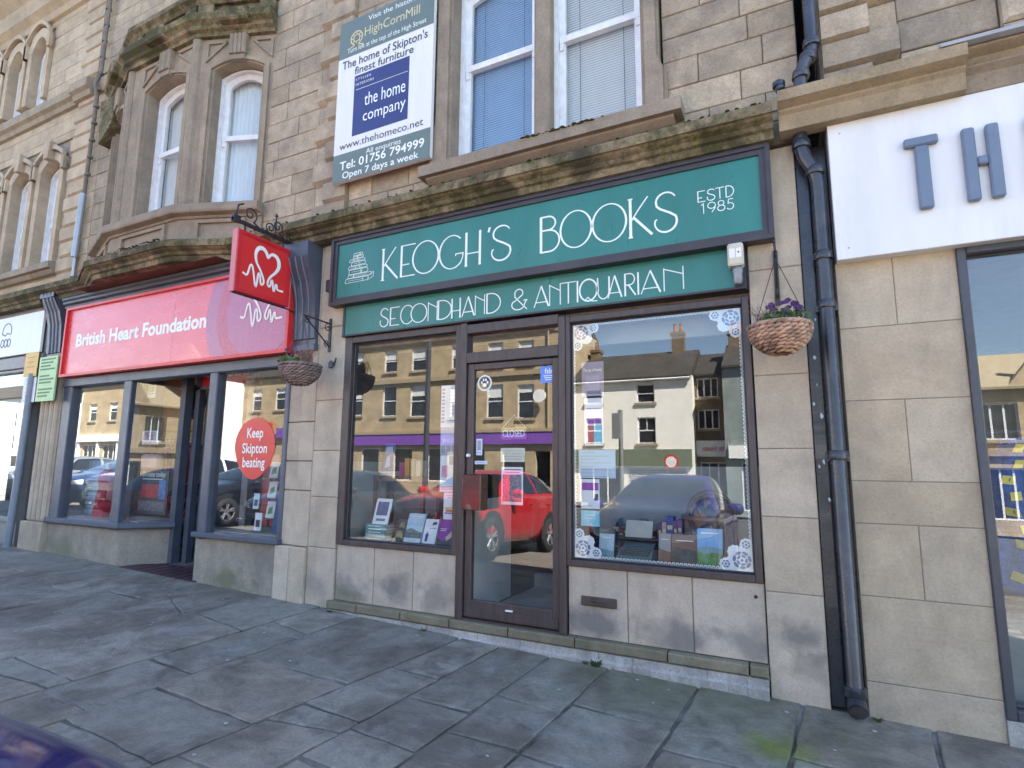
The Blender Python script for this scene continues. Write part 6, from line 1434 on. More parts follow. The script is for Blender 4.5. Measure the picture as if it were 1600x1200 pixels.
def rail(x0, x1, y, z, n, seed, where):
    rnd = random.Random(seed)
    t = thing('clothes_rail', 'chrome clothes rail ' + where, 'clothes rail', ((x0 + x1) / 2, y, .19)); mb = MB(); mb.tube([(x0, y, .19), (x0, y, z), (x1, y, z), (x1, y, .19)], .013, 8); mb.build('rail', mat('chrome_rail', (.6, .6, .6), .2, metal=1), t)
    for k in range(n):
        c = (k * 5 + seed) % 12; x = x0 + .06 + (x1 - x0 - .12) * k / (n - 1); w_ = .19 + rnd.uniform(-.02, .03); ln = rnd.uniform(.6, .85); mb = MB()
        g = thing('garment', GN[c] + ' garment ' + ('near the left end' if k < n / 3 else 'near the middle' if k < 2 * n / 3 else 'near the right end') + ' of the rail ' + where, 'garment', (x, y, z - ln), 'clothes hung ' + where)
        N_ = 9; v = []
        for (d, wz) in ((.05, .25), (.10, .95), (.35, .8), (.6, .85), (ln, 1.05)):
            for j in range(N_): v.append((x + .018 * math.sin(j * 2.4 + k) * (d + .2), y - w_ * wz + 2 * w_ * wz * j / (N_ - 1), z - d - .03 * abs(j - 4) / 4 * (d < .2)))
        mb.add(v, [(r * N_ + j, r * N_ + j + 1, (r + 1) * N_ + j + 1, (r + 1) * N_ + j) for r in range(4) for j in range(N_ - 1)])
        mb.build('cloth', mat('cloth_%s_%d' % (where[:4].strip(), k), GAR[c], .9, var=.4, vs=18), g)
        mb = MB(); mb.tube([(x, y - .17, z - .1), (x, y, z - .05), (x, y, z + .02), (x, y + .02, z + .03)], .004, 4); mb.tube([(x, y, z - .05), (x, y + .17, z - .1)], .004, 4); mb.build('hanger', WHITEP, g)
rail(-8.3, -6.95, 1.1, 1.72, 14, 3, 'by the timber wall'); rail(-6.45, -5.6, 2.4, 1.65, 11, 1, 'far inside the doorway')
rail(-5.5, -4.6, 1.9, 1.45, 10, 6, 'behind the heart vinyl')
def dress(x, y, z0, z1, w_, m, label):
    t = thing('mannequin', label, 'mannequin', (x, y, z0 - .01)); mb = MB()
    pr = [(.16, 0), (.15, .1), (.13, .35), (.115, .52), (.10, .60), (.125, .78), (.12, .9), (.07, .97), (.035, 1.0)]
    h = z1 - z0; v = []; n = 22
    for r, f in pr:
        for k in range(n): a = 2 * math.pi * k / n; q = 1 + .07 * math.sin(7 * a) * (1 - f); v.append((x + r * w_ * q * math.cos(a), y + r * w_ * .75 * q * math.sin(a), z0 + f * h))
    mb.add(v, [(i * n + k, i * n + (k + 1) % n, (i + 1) * n + (k + 1) % n, (i + 1) * n + k) for i in range(len(pr) - 1) for k in range(n)]); mb.build('dress', m, t, True)
    mb = MB(); mb.lathe([(.03, 0), (.03, .06), (.04, .07), (0, .10)], x, y, z1, 10); mb.build('neck_stump', WHITEP, t)
dress(-8.0, .30, .70, 1.30, 1.0, mat('crimson_cloth', (.42, .02, .04), .9, var=.2), 'mannequin in a crimson dress in the left charity pane')
dress(-7.72, .34, .70, 1.36, .8, mat('animal_print', (.30, .19, .09), .9, var=.9, vs=25), 'mannequin in a brown patterned dress beside the corner post')
dress(-4.75, .32, .70, 1.45, .95, mat('denim_cloth', (.06, .12, .26), .9, var=.3, vs=30), 'mannequin in blue denim in the heart vinyl pane')
SH = thing('display_shelves', 'glass and wire shelves of cards and books in the heart vinyl window', 'shelf', (-5.0, .4, .69))
mb = MB()
for z in (.78, 1.0, 1.22): mb.box(-5.38, -4.6, .50, .72, z, z + .012)
for x in (-5.36, -5.0, -4.62): mb.tube([(x, .61, .69), (x, .61, 1.3)], .008, 6)
mb.build('shelf_frame', GREYALU, SH)
rnd = random.Random(8)
cn = ['yellow', 'white', 'pale blue', 'dark', 'green', 'cream']; cm = [bookmat('yellow_jacket', (.70, .62, .10)), PAPER, PAPERB, DKPIC, GREENF, CREAMB]
for k in range(9):
    x = -5.30 + .24 * (k % 3) + .02 * k % .05; z = (.792, 1.012, 1.232)[k // 3]
    c = (k * 2 + 1) % 6; book_face(x, x + .13, z, z + .18, .52, .15, .015, cm[c], cn[c] + ' picture book ' + ('left' if k % 3 == 0 else 'centre' if k % 3 == 1 else 'right') + ' on the ' + ('lowest', 'middle', 'top')[k // 3] + ' shelf of the heart vinyl window', [([(.2, .2), (.8, .3), (.7, .7), (.25, .6)], cm[(c + 3) % 6])], group='picture books on the charity shelves')
for (x, w_, z0, z1, c, lab) in [(-5.12, .085, .92, 1.08, 2, 'pale card dangling low in the middle of the heart vinyl pane'), (-5.08, .10, .70, .88, 1, 'white card standing on the deck of the heart vinyl pane')]:
    book_face(x, x + w_, z0 if z0 < .75 else z0, z1, .20, .05, .006, cm[c], lab, [([(.2, .2), (.8, .2), (.8, .6), (.2, .6)], cm[3])], name='card', cat='card')
for k, m in enumerate((bookmat('red_panel', (.42, .03, .05)),)):
    mb = MB(); mb.box(-5.50, -5.25, .62, .66, .69, 1.5); single(mb, 'display_board', m, 'tall red panel standing at the left inside the heart vinyl pane', 'display panel')
# ================================================================ RIGHT SHOP WINDOW
QB = mat('blue_knit', (.025, .10, .34), .95, var=.4, vs=25, bmp=.5, bs=80); QY = mat('yellow_knit_square', (.75, .62, .12), .9, var=.2, vs=30)
q = thing('knitted_blanket', 'deep blue knitted blanket with yellow squares hung in the charcoal framed shop window', 'blanket', (1.25, .35, .78))
mb = MB(); n, m = 26, 30; fx = lambda u, v: (1.02 + .75 * u + .05 * math.sin(v * 7) * (1 - u) + (.10 * v * (1 - u)), .34 + .04 * math.sin(u * 19 + v * 3), .79 + .80 * v - .10 * (1 - v) * math.sin(u * 9))
mb.add([fx(i / n, j / m) for j in range(m + 1) for i in range(n + 1)], [(j * (n + 1) + i, j * (n + 1) + i + 1, (j + 1) * (n + 1) + i + 1, (j + 1) * (n + 1) + i) for j in range(m) for i in range(n)]); mb.build('knit', QB, q, True)
mb = MB()
for i in range(5):
    for j in range(9):
        u, v = .10 + .19 * i + .05 * (j % 2), .06 + .105 * j; P4 = []
        for du, dv in ((0, 0), (.085, 0), (.085, .055), (0, .055)):
            a = fx(u + du, v + dv); P4.append((a[0], a[1] - .012, a[2]))
        mb.add(P4, [(0, 1, 2, 3)])
mb.build('yellow_squares', QY, q)
mb = MB(); mb.tube([(.99, .36, 1.62), (2.1, .36, 1.62)], .015, 8); mb.tube([(2.1, .36, 1.62), (2.1, .36, .1)], .015, 8); mb.tube([(1.0, .36, 1.62), (1.0, .36, .1)], .008, 8); single(mb, 'display_rail', GREYALU, 'dark rail that carries the knitted blanket in the charcoal framed shop window', 'rail')
mb = MB(); mb.bbox(1.05, 2.4, .30, .80, .10, .55, .01); single(mb, 'display_plinth', PALEIN, 'pale plinth on the floor of the charcoal framed shop window', 'plinth')
from mathutils.bvhtree import BVHTree
# ================================================================ CARS (parked nose to the kerb; seen in the glass)
TYRE = mat('tyre_rubber', (.022, .022, .023), .8, var=.2); RIM = mat('alloy_rim', (.50, .51, .53), .28, metal=.8, var=.05); TRIM = mat('black_trim', (.025, .025, .027), .5)
CGLASS = mat('car_glass', (.012, .016, .018), .03, spec=.9, coat=.5); LENS = mat('headlamp_lens', (.62, .64, .66), .08, coat=.8, var=.25, vs=14); REDLENS = mat('tail_lamp', (.40, .015, .015), .15, coat=.6); PLATE = mat('pale_number_plate', (.72, .72, .68), .4)
def carpaint(n, c, coat=.9, r=.14): return mat(n, c, r, coat=coat, var=.04, spec=.5)
HATCH = dict(L=3.95, wheels=(-.80, -3.28), wr=.31, st=[(0, .60, .30, .55, .63, .50), (-.10, .76, .22, .64, .73, .60), (-.42, .83, .19, .76, .85, .66), (-.90, .855, .19, .87, .955, .70), (-1.12, .86, .19, .905, 1.01, .69), (-1.90, .86, .19, .95, 1.42, .56), (-2.5, .86, .19, .97, 1.48, .55), (-3.2, .85, .20, 1.0, 1.44, .54), (-3.62, .83, .22, 1.0, 1.24, .53), (-3.85, .79, .25, .92, 1.0, .62), (-3.95, .70, .30, .80, .86, .58)], cab=(4, 5, 8, 9))
SUV = dict(L=4.45, wheels=(-.86, -3.50), wr=.36, st=[(0, .66, .36, .70, .80, .58), (-.10, .82, .28, .80, .92, .70), (-.45, .90, .26, .93, 1.03, .74), (-1.0, .92, .26, 1.03, 1.11, .76), (-1.28, .925, .26, 1.06, 1.17, .75), (-2.0, .925, .26, 1.10, 1.58, .60), (-2.7, .925, .26, 1.13, 1.66, .60), (-3.5, .915, .27, 1.18, 1.62, .58), (-4.05, .89, .29, 1.20, 1.42, .57), (-4.33, .85, .32, 1.08, 1.15, .66), (-4.45, .76, .38, .92, .98, .62)], cab=(4, 5, 8, 9))
MPV = dict(L=4.30, wheels=(-.86, -3.50), wr=.32, st=[(0, .40, .34, .60, .73, .36), (-.08, .60, .27, .68, .83, .50), (-.25, .76, .22, .77, .93, .60), (-.55, .84, .20, .85, 1.0, .66), (-1.0, .865, .20, .91, 1.06, .69), (-1.16, .87, .20, .94, 1.11, .69), (-2.02, .87, .20, .99, 1.52, .58), (-2.7, .87, .20, 1.01, 1.58, .57), (-3.45, .86, .21, 1.04, 1.54, .56), (-3.92, .84, .23, 1.04, 1.34, .54), (-4.18, .80, .26, .95, 1.06, .62), (-4.30, .70, .32, .82, .90, .58)], cab=(5, 6, 9, 10))
def half(st):
    y, w_, zb, zs, zt, wt = st
    return [(.86 * w_, zb), (.97 * w_, zb + .10), (w_, zb + (zs - zb) * .55), (.985 * w_, zs - .02), (.955 * w_, zs + .015), (wt + .03, zt - .035), (wt * .80, zt), (0, zt + .012)]
def car(label, cat, x, y, spec, paint, yaw=0.0, plate=True):
    z = gz(x, y) - (.005 if spec is MPV else .10)
    t = thing('parked_car', label, cat, (x, y, z), 'cars parked nose in along the kerb'); t['_o'] = [0, 0, 0]
    t.rotation_euler = (math.atan((gz(x, y) - gz(x, y - 3)) / 3), 0, yaw)
    st = spec['st']; mb = MB(); rows = []
    for s_ in st:
        h = half(s_); rows.append([(-a, s_[0], b_) for a, b_ in h] + [(a, s_[0], b_) for a, b_ in h[::-1][1:]])
    n = len(rows[0]); v = [p for r in rows for p in r]
    f = [(i * n + k, i * n + k + 1, (i + 1) * n + k + 1, (i + 1) * n + k) for i in range(len(rows) - 1) for k in range(n - 1)]
    f += [tuple(range(n)), tuple(range((len(rows) - 1) * n, len(rows) * n))[::-1]]
    mb.add(v, f); b_ = mb.build('body', paint, t, True, local=True)
    sm = b_.modifiers.new('s', 'SUBSURF'); sm.levels = 2; sm.render_levels = 2
    a, c, d, e = spec['cab']
    def lerp(p, q, k): return tuple(p[i] + (q[i] - p[i]) * k for i in range(3))
    bpy.context.view_layer.update()
    bvh = BVHTree.FromObject(b_, bpy.context.evaluated_depsgraph_get())
    def on(p, off=.006):
        q = bvh.find_nearest(Vector(p)); nn = q[1]
        if nn.dot(Vector((q[0].x, 0, q[0].z - .6))) < 0 and abs(q[0].x) > .3: nn = -nn
        elif abs(q[0].x) <= .3 and nn.z < 0: nn = -nn
        return tuple(q[0] + nn * off)
    def patch(name, m, fn, nu, nv, off=.006, par=None):
        mb = MB(); mb.add([on(fn(i / nu, j / nv), off) for j in range(nv + 1) for i in range(nu + 1)], [(j * (nu + 1) + i, j * (nu + 1) + i + 1, (j + 1) * (nu + 1) + i + 1, (j + 1) * (nu + 1) + i) for j in range(nv) for i in range(nu)])
        return mb.build(name, m, par or t, True, local=True)
    def seam(name, pts, r=.005):
        mb = MB(); P_ = []
        for p, q in zip(pts, pts[1:]):
            for k in range(6): P_.append(on(tuple(p[i] + (q[i] - p[i]) * k / 6 for i in range(3)), .001))
        mb.tube(P_, r, 5); mb.build(name, TRIM, t, local=True)
    ya, yc, yd = st[a][0], st[c][0], st[d][0]; yL = st[-1][0]
    def z_at(y, k):
        for p, q in zip(st, st[1:]):
            if q[0] <= y <= p[0]: return p[k] + (q[k] - p[k]) * (p[0] - y) / (p[0] - q[0])
        return st[-1][k]
    for sgn in (-1, 1):
        for (y0a, y0b, y1a, y1b, nm) in ((ya - .20, yc + .02, (yc + yd) / 2 + .25, (yc + yd) / 2 + .25, 'front_window'), ((yc + yd) / 2 + .16, (yc + yd) / 2 + .16, yd - .30, yd + .02, 'rear_side_window')):
            def fn(u, v, s_=sgn, A=(y0a, y0b, y1a, y1b)):
                y = (A[0] + (A[1] - A[0]) * v) * (1 - u) + (A[2] + (A[3] - A[2]) * v) * u; zl, zt = z_at(y, 3) + .03, z_at(y, 4) - .085
                return (s_ * (.93 * z_at(y, 1) + (z_at(y, 5) + .02 - .93 * z_at(y, 1)) * v), y, zl + (max(zt, zl + .01) - zl) * v)
            patch(nm, CGLASS, fn, 10, 4)
    def ws(u, v):
        y = ya + .0 + (yc + .10 - ya) * v; return ((u * 2 - 1) * (.70 - .13 * v), y, z_at(y, 4) + .05)
    patch('windscreen', CGLASS, ws, 12, 6)
    def rw(u, v):
        y = st[e][0] + .05 + (yd - .08 - st[e][0] - .05) * v; return ((u * 2 - 1) * (.60 - .05 * v), y, z_at(y, 4) + .05)
    patch('rear_window', CGLASS, rw, 10, 5)
    wr = spec['wr']
    for wy in spec['wheels']:
        for sgn in (-1, 1):
            w_ = .83 * st[3][1]; X0 = sgn * (st[3][1] * .985)
            mb = MB(); mb.lathe([(wr * .62, -.105), (wr * .96, -.105), (wr, -.07), (wr, .07), (wr * .96, .105), (wr * .62, .105)], X0 - sgn * .09, wy, wr, 28, ax='x', caps=False); wh = mb.build('tyre', TYRE, t, True, local=True)
            mb = MB(); xo = X0 - sgn * .09 + sgn * .085
            mb.lathe([(wr * .64, -.02), (wr * .66, .01), (wr * .60, .0)], xo, wy, wr, 28, ax='x', caps=False); mb.lathe([(.0, .0), (.05, .0), (.055, -.02)], xo, wy, wr, 12, ax='x')
            for k in range(5):
                aa = 2 * math.pi * k / 5 + .3
                for da in (-.16, .16):
                    mb.tube([(xo - .005 * sgn, wy + .04 * math.cos(aa), wr + .04 * math.sin(aa)), (xo, wy + wr * .62 * math.cos(aa + da), wr + wr * .62 * math.sin(aa + da))], [.022, .018], 6)
            mb.build('rim', RIM, wh, local=True)
            mb = MB(); mb.lathe([(wr * .62, -.004), (wr * .62, .0)], X0 - sgn * .07, wy, wr, 20, ax='x'); mb.build('brake_disc', DARKIN, wh, local=True)
            mb = MB()   # wheel arch lip
            mb.ring([(wy + (wr + .10) * math.cos(q), wr + (wr + .10) * math.sin(q)) for q in fr(-.25, math.pi + .25, 18)], [(wy + (wr - .02) * math.cos(q), wr + (wr - .02) * math.sin(q)) for q in fr(-.25, math.pi + .25, 18)], 0, .02, closed=False)
            mb.v = [(X0 + sgn * (.012 if spec is SUV else .004) - sgn * yy, xx, zz) for (xx, yy, zz) in mb.v]; mb.build('wheel_arch', TRIM, t, local=True)
    fx = st[1][1]
    for sgn in (-1, 1):
        zs = st[1][3]
        patch('headlight', LENS, lambda u, v, s_=sgn: (s_ * (.40 + .46 * u ** .8), .02 - .48 * u ** 2, zs - .10 + .10 * u + v * (.11 + .03 * u)), 8, 3, .008)
        patch('tail_light', REDLENS, lambda u, v, s_=sgn: (s_ * (.48 + .38 * u), yL - .02 + .30 * u ** 2, st[-2][3] - .20 + .24 * v), 6, 3, .008)
        seam('bonnet_gap', [(sgn * .40, st[1][0], st[1][4]), (sgn * .58, st[2][0] - .05, st[2][4]), (sgn * .70, st[3][0], st[3][4]), (sgn * .74, ya, st[a][4])])
        for yy in (ya - .10, (yc + yd) / 2 + .20, yd - .1): seam('door_gap', [(sgn * z_at(yy, 1), yy, .32), (sgn * z_at(yy, 1), yy, z_at(yy, 3))])
        mb = MB(); h = half(st[a]); ym = st[a][0] - .22; zm = st[a][3] + .08
        mb.lathe([(0, -.13), (.055, -.11), (.085, -.03), (.08, .07), (.04, .11), (0, .12)], sgn * (st[a][1] + .14), ym, zm, 14, ax='x'); mb.tube([(sgn * (st[a][1] - .06), ym, zm - .05), (sgn * (st[a][1] + .08), ym, zm - .02)], .022, 8); mb.build('wing_mirror', paint, t, True, local=True)
        for yy in (st[c][0] - .45, st[c][0] - 1.35):
            mb = MB(); mb.bbox(sgn * (st[6][1] * .995) - .012, sgn * (st[6][1] * .995) + .014, yy - .09, yy + .09, st[6][3] - .17, st[6][3] - .14, .008); mb.build('door_handle', paint, t, local=True)
    mb = MB(); mb.bbox(-.42, .42, -.03, .03, st[0][2] + .02, st[0][3] - .12, .02)
    for k in range(4): mb.box(-.40, .40, .028, .036, st[0][2] + .03 + .035 * k, st[0][2] + .04 + .035 * k)
    mb.build('grille', TRIM, t, local=True)
    mb = MB(); mb.bbox(-.26, .26, .03, .045, st[0][2] + .04, st[0][2] + .15, .004); mb.build('number_plate', PLATE, t, local=True)
    mb = MB(); mb.box(-st[3][1] * .8, st[3][1] * .8, st[-1][0] + .5, -.5, .17, st[3][2] + .05); mb.build('underbody', TRIM, t, local=True)
    return t
car('purple blue hatchback parked nose in with its bonnet corner poking into view beside the pavement', 'car', -1.74, -2.98, MPV, carpaint('violet_blue_paint', (.024, .014, .105), .35, .12))
car('bright red tall car reflected in the bookshop door with five spoke wheels', 'car', -5.60, -3.80, SUV, carpaint('bright_red_paint', (.42, .008, .014)))
car('dark grey hatchback reflected beside the red tall car', 'car', -9.3, -3.75, HATCH, carpaint('dark_grey_paint', (.035, .037, .042)))
car('black hatchback reflected in the heart vinyl pane', 'car', -12.3, -3.8, HATCH, carpaint('black_car_paint', (.012, .013, .016)))
car('white tall car reflected in the left charity pane', 'car', -15.2, -3.8, SUV, carpaint('white_car_paint', (.70, .71, .72)))
car('dark blue hatchback reflected at the far left of the charity glass', 'car', -17.6, -3.8, HATCH, carpaint('dark_blue_paint', (.02, .04, .12)))
car('grey hatchback reflected in the far left corner shop glass', 'car', -20.7, -3.8, HATCH, carpaint('mid_grey_paint', (.18, .19, .20)))

# ================================================================ BUILDINGS ACROSS THE STREET (seen in the glass)
F_STONE = brickmat('far_ashlar', (.47, .37, .225), (.40, .31, .185), (.30, .24, .15), .62, .24, .008, .4)
F_BROWN = brickmat('far_brown_brick', (.20, .135, .065), (.16, .105, .055), (.13, .10, .07), .23, .08, .01, .3)
F_TEAL = brickmat('far_grey_green_stone', (.24, .28, .26), (.20, .245, .23), (.17, .19, .18), .5, .2, .008, .3)
F_CREAM = mat('far_cream_render', (.86, .83, .74), .85, var=.06, vs=1.2); F_WHITE = mat('far_white_render', (.82, .81, .78), .85, var=.06, vs=1.0)
F_OLIVE = mat('far_olive_fascia', (.16, .19, .125), .6, var=.1); F_PURPLE = mat('far_purple_fascia', (.20, .075, .38), .4, var=.06); F_RED = mat('far_orange_front', (.55, .10, .03), .5, var=.1)
F_ROOF = brickmat('far_slate', (.048, .042, .033), (.036, .032, .026), (.025, .022, .02), .32, .2, .01, .3, 'xz'); F_TRIM = mat('far_stone_trim', (.36, .28, .18), .85, var=.15)
F_BLIND = mat('far_white_blind', (.70, .70, .68), .8)
def far_window(b, x0, x1, z0, z1, y, bars='sash', blind=0, sill=True, lintel=None):
    """opening recessed into a wall whose front is at y (facing +y)"""
    mb = MB(); s_ = .07; yi = y - .14
    mb.box(x0, x0 + s_, yi - .04, yi + .04, z0, z1); mb.box(x1 - s_, x1, yi - .04, yi + .04, z0, z1); mb.box(x0 + s_, x1 - s_, yi - .04, yi + .04, z0, z0 + s_); mb.box(x0 + s_, x1 - s_, yi - .04, yi + .04, z1 - s_, z1)
    zm = (z0 + z1) / 2
    if bars in ('sash', 'sash4'): mb.box(x0 + s_, x1 - s_, yi - .03, yi + .05, zm - .035, zm + .035)
    if bars == 'sash4': mb.box((x0 + x1) / 2 - .02, (x0 + x1) / 2 + .02, yi - .03, yi + .03, zm + .035, z1 - s_)
    if bars == 'three':
        for k in (1, 2): q = x0 + (x1 - x0) * k / 3; mb.box(q - .04, q + .04, yi - .03, yi + .04, z0 + s_, z1 - s_)
    w_ = mb.build('window', SASH, b)
    mb = MB(); mb.quad((x0 + s_, yi, z0 + s_), (x1 - s_, yi, z0 + s_), (x1 - s_, yi, z1 - s_), (x0 + s_, yi, z1 - s_)); mb.build('pane', DARKGLASS, w_)
    if blind: mb = MB(); mb.box(x0 + s_, x1 - s_, yi + .004, yi + .01, z1 - s_ - blind * (z1 - z0), z1 - s_); mb.build('blind', F_BLIND, w_)
    if sill: mb = MB(); mb.box(x0 - .12, x1 + .12, y - .1, y + .10, z0 - .14, z0); mb.build('sill', F_TRIM, w_)
    return w_
def far_house(name, label, x0, x1, y, ztop, m, wins=(), ridge=2.4, roofrun=4.0, openings=(), chim=(), cat='building', cornice=False, rm=None, hip=False):
    """block whose street wall is at y, built back (towards -y)"""
    b = thing(name, label, cat, ((x0 + x1) / 2, y, gz((x0 + x1) / 2, y)))
    zb = gz((x0 + x1) / 2, y) - .3; H = [(w_[0], w_[1], w_[2], w_[3]) for w_ in wins] + list(openings)
    mb = MB(); holes_plate(mb, x0, x1, zb, ztop, -y, -y + .3, H); mb.v = [(px, -py, pz) for px, py, pz in mb.v]
    mb.box(x0, x0 + .3, y - 8, y - .3, zb, ztop); mb.box(x1 - .3, x1, y - 8, y - .3, zb, ztop); mb.box(x0, x1, y - 8, y - 7.7, zb, ztop); mb.build('wall', m, b)
    mb = MB(); mb.box(x0 + .3, x1 - .3, y - 1.6, y - 1.5, zb, ztop); mb.build('dark_rooms', DARKIN, b)
    mb = MB(); e = .25; yr = y - roofrun
    mb.add([(x0, y + e, ztop), (x1, y + e, ztop), (x1, yr, ztop + ridge), (x0, yr, ztop + ridge), (x0, y - 8, ztop), (x1, y - 8, ztop), (x0, y + e, ztop - .12), (x1, y + e, ztop - .12)], [(0, 1, 2, 3), (3, 2, 5, 4), (0, 3, 4), (1, 5, 2), (0, 6, 7, 1), (6, 4, 5, 7)]); rf = mb.build('roof', rm or F_ROOF, b)
    for (cx, cw, ch_, pots) in chim:
        mb = MB(); mb.box(cx - cw / 2, cx + cw / 2, yr - .4, yr + .4, ztop + ridge - .5, ztop + ridge + ch_); mb.box(cx - cw / 2 - .06, cx + cw / 2 + .06, yr - .46, yr + .46, ztop + ridge + ch_ - .2, ztop + ridge + ch_); c = mb.build('chimney', F_BROWN, rf)
        for k in range(pots): mb = MB(); px = cx + (k - (pots - 1) / 2) * .4; mb.lathe([(.12, 0), (.09, .5), (.11, .55), (.11, .62), (.07, .625)], px, yr, ztop + ridge + ch_, 10); mb.build('chimney_pot', mat('terracotta_pot', (.30, .12, .06), .8), c)
    for w_ in wins: far_window(b, *w_[:4], y, *(w_[4:] if len(w_) > 4 else ()))
    if cornice:
        mb = MB(); P_ = [(0, ztop - .9), (.08, ztop - .85), (.10, ztop - .5), (.25, ztop - .4), (.45, ztop - .1), (.45, ztop + .05), (0, ztop + .06)]
        mb.mould([(x1, y), (x0, y)], P_); mb.build('cornice', F_TRIM, b)
    return b
def band(b, name, x0, x1, y, z0, z1, m, out=.12, words=None):
    mb = MB(); mb.box(x0, x1, y + .001, y + out, z0, z1)
    o = mb.build(name, m, b)
    if words:
        t = MB(lambda x, yy, z: (-x, -yy, z)); text(t, words[0], -words[2], words[3], words[4], -(y + out), words[2] - words[1], bold=.012, th=.01); t.build('lettering', RED, o)
    return o
# bank of brown stone, purple fascia
ys = -28.0
U = [(-26.3, -25.2), (-23.85, -22.65), (-20.5, -19.4), (-17.65, -16.55), (-15.4, -14.35), (-29.4, -28.3)]
wn_ = [(a - .02, b_ + .02, 7.75 + (-.028) * (0) + .25 * ((-a - 15) / 12) - .05, 9.25 + .25 * ((-a - 15) / 12) + .05, 'sash', .38) for a, b_ in U] + [(a - .06, b_ + .06, 4.25 + .5 * ((-a - 15) / 12), 6.42 + .55 * ((-a - 15) / 12), 'sash', (.0, .3, .55, .35, .2, .4)[k]) for k, (a, b_) in enumerate(U)]
bk = far_house('stone_bank_building', 'brown sandstone building with a purple fascia reflected in the bookshop door and left window', -32.0, -12.55, ys, 10.6, F_STONE, wn_, 2.0, 4.0, [(-31 + 2.9 * k, -29.4 + 2.9 * k, .2, 2.45) for k in range(6)] + [(-14.2, -13.2, -.2, 2.2)], cornice=True, chim=[(-29, 1.2, 1.5, 3)])
band(bk, 'string_course', -32, -12.6, ys, 7.05, 7.35, F_TRIM, .16); band(bk, 'purple_fascia', -31.5, -12.75, ys, 2.65, 3.40, F_PURPLE, .2); band(bk, 'sill_course', -32, -12.6, ys, 3.41, 3.62, F_TRIM, .25)
for k in range(6): far_window(bk, -31 + 2.9 * k, -29.4 + 2.9 * k, .2, 2.45, ys, 'plain', 0, False)
mb = MB(); mb.tube([(-18.9, ys + .08, 10), (-18.9, ys + .08, 3.6)], .07, 8); mb.tube([(-13.3, ys + .08, 10), (-13.3, ys + .08, 3.6)], .07, 8); mb.build('downpipe', F_TRIM, bk)
mb = MB(); mb.lathe([(0, .0), (.42, .0), (.42, .12), (0, .12)], -13.75, ys + .35, 5.6, 20, ax='y'); mb.lathe([(.03, 0), (.03, .3)], -13.75, ys + .1, 5.6, 6, ax='y'); mb.build('round_sign', F_WHITE, bk)
# cream house
yc = -29.9
cw = [(-11.55, -10.47, 5.22, 6.42, 'sash', .2), (-8.26, -7.17, 5.17, 6.31, 'sash', 0), (-11.53, -10.46, 2.73, 4.30, 'sash4', 0), (-8.24, -7.15, 2.69, 4.27, 'sash4', .0)]
ch2 = far_house('cream_rendered_house', 'cream rendered house with an olive shop fascia reflected in the lace bordered window', -12.5, -4.98, yc, 6.72, F_CREAM, cw, 2.25, 3.9, [(-12.0, -9.3, -1.0, 1.25), (-8.9, -5.4, -1.0, 1.25)], [(-12.0, .62, .5, 1), (-6.3, .78, 1.25, 2)])
band(ch2, 'olive_fascia', -12.4, -5.1, yc, 1.31, 2.34, F_OLIVE, .2)
for a, b_ in ((-12.0, -9.3), (-8.9, -5.4)):
    far_window(ch2, a, b_, -1.0, 1.25, yc, 'three', 0, False)
mb = MB()
for k in range(34): mb.tube([(-8.9 + 3.5 * k / 33, yc - .02, -1.0), (-8.9 + 3.5 * k / 33, yc - .02, 1.25)], .012, 4)
for k in range(20): mb.tube([(-8.9, yc - .02, -1 + 2.25 * k / 19), (-5.4, yc - .02, -1 + 2.25 * k / 19)], .012, 4)
mb.build('shutter_grille', F_WHITE, ch2)
mb = MB(); mb.box(-8.35, -7.05, yc + .001, yc + .08, 5.02, 5.12); mb.tube([(-12.4, yc + .2, 6.55), (-5.0, yc + .2, 6.55)], .07, 8); mb.build('gutter', F_WHITE, ch2)
# brown brick infill
yb = -30.9
bb = far_house('brown_brick_house', 'narrow brown brick house with white windows and a white sign reflected beside the cream house', -4.97, -3.2, yb, 6.85, F_BROWN, [(-4.85, -3.62, 5.45, 6.62, 'three', 0, True), (-4.85, -3.62, 3.55, 4.72, 'three', 0, True)], 1.85, 3.4, [(-4.8, -3.3, -1.1, 1.6)])
band(bb, 'shop_sign', -4.95, -2.4, yb, 1.92, 2.86, F_WHITE, .3, ('Martin House', -4.6, -2.9, 2.25, .30))
far_window(bb, -4.8, -3.3, -1.1, 1.6, yb, 'three', 0, False)
# grey green stone house
yt = -29.0
tl = far_house('grey_green_stone_house', 'grey green stone house with pale window frames reflected at the edge of the lace', -3.19, 3.2, yt, 6.95, F_TEAL, [(-1.5, -.4, 3.4, 5.0, 'sash4', 0), (1.0, 2.1, 3.4, 5.0, 'sash4', 0), (-1.5, -.4, 5.5, 6.6, 'sash', 0), (1.0, 2.1, 5.5, 6.6, 'sash', 0)], 1.9, 3.6, [(-2.4, 2.4, -1, 1.6)], [(-2.6, .9, .8, 2)])
band(tl, 'shop_fascia', -3.0, 3.0, yt, 1.8, 2.5, F_WHITE, .2); far_window(tl, -2.4, 2.4, -1, 1.6, yt, 'three', 0, False)
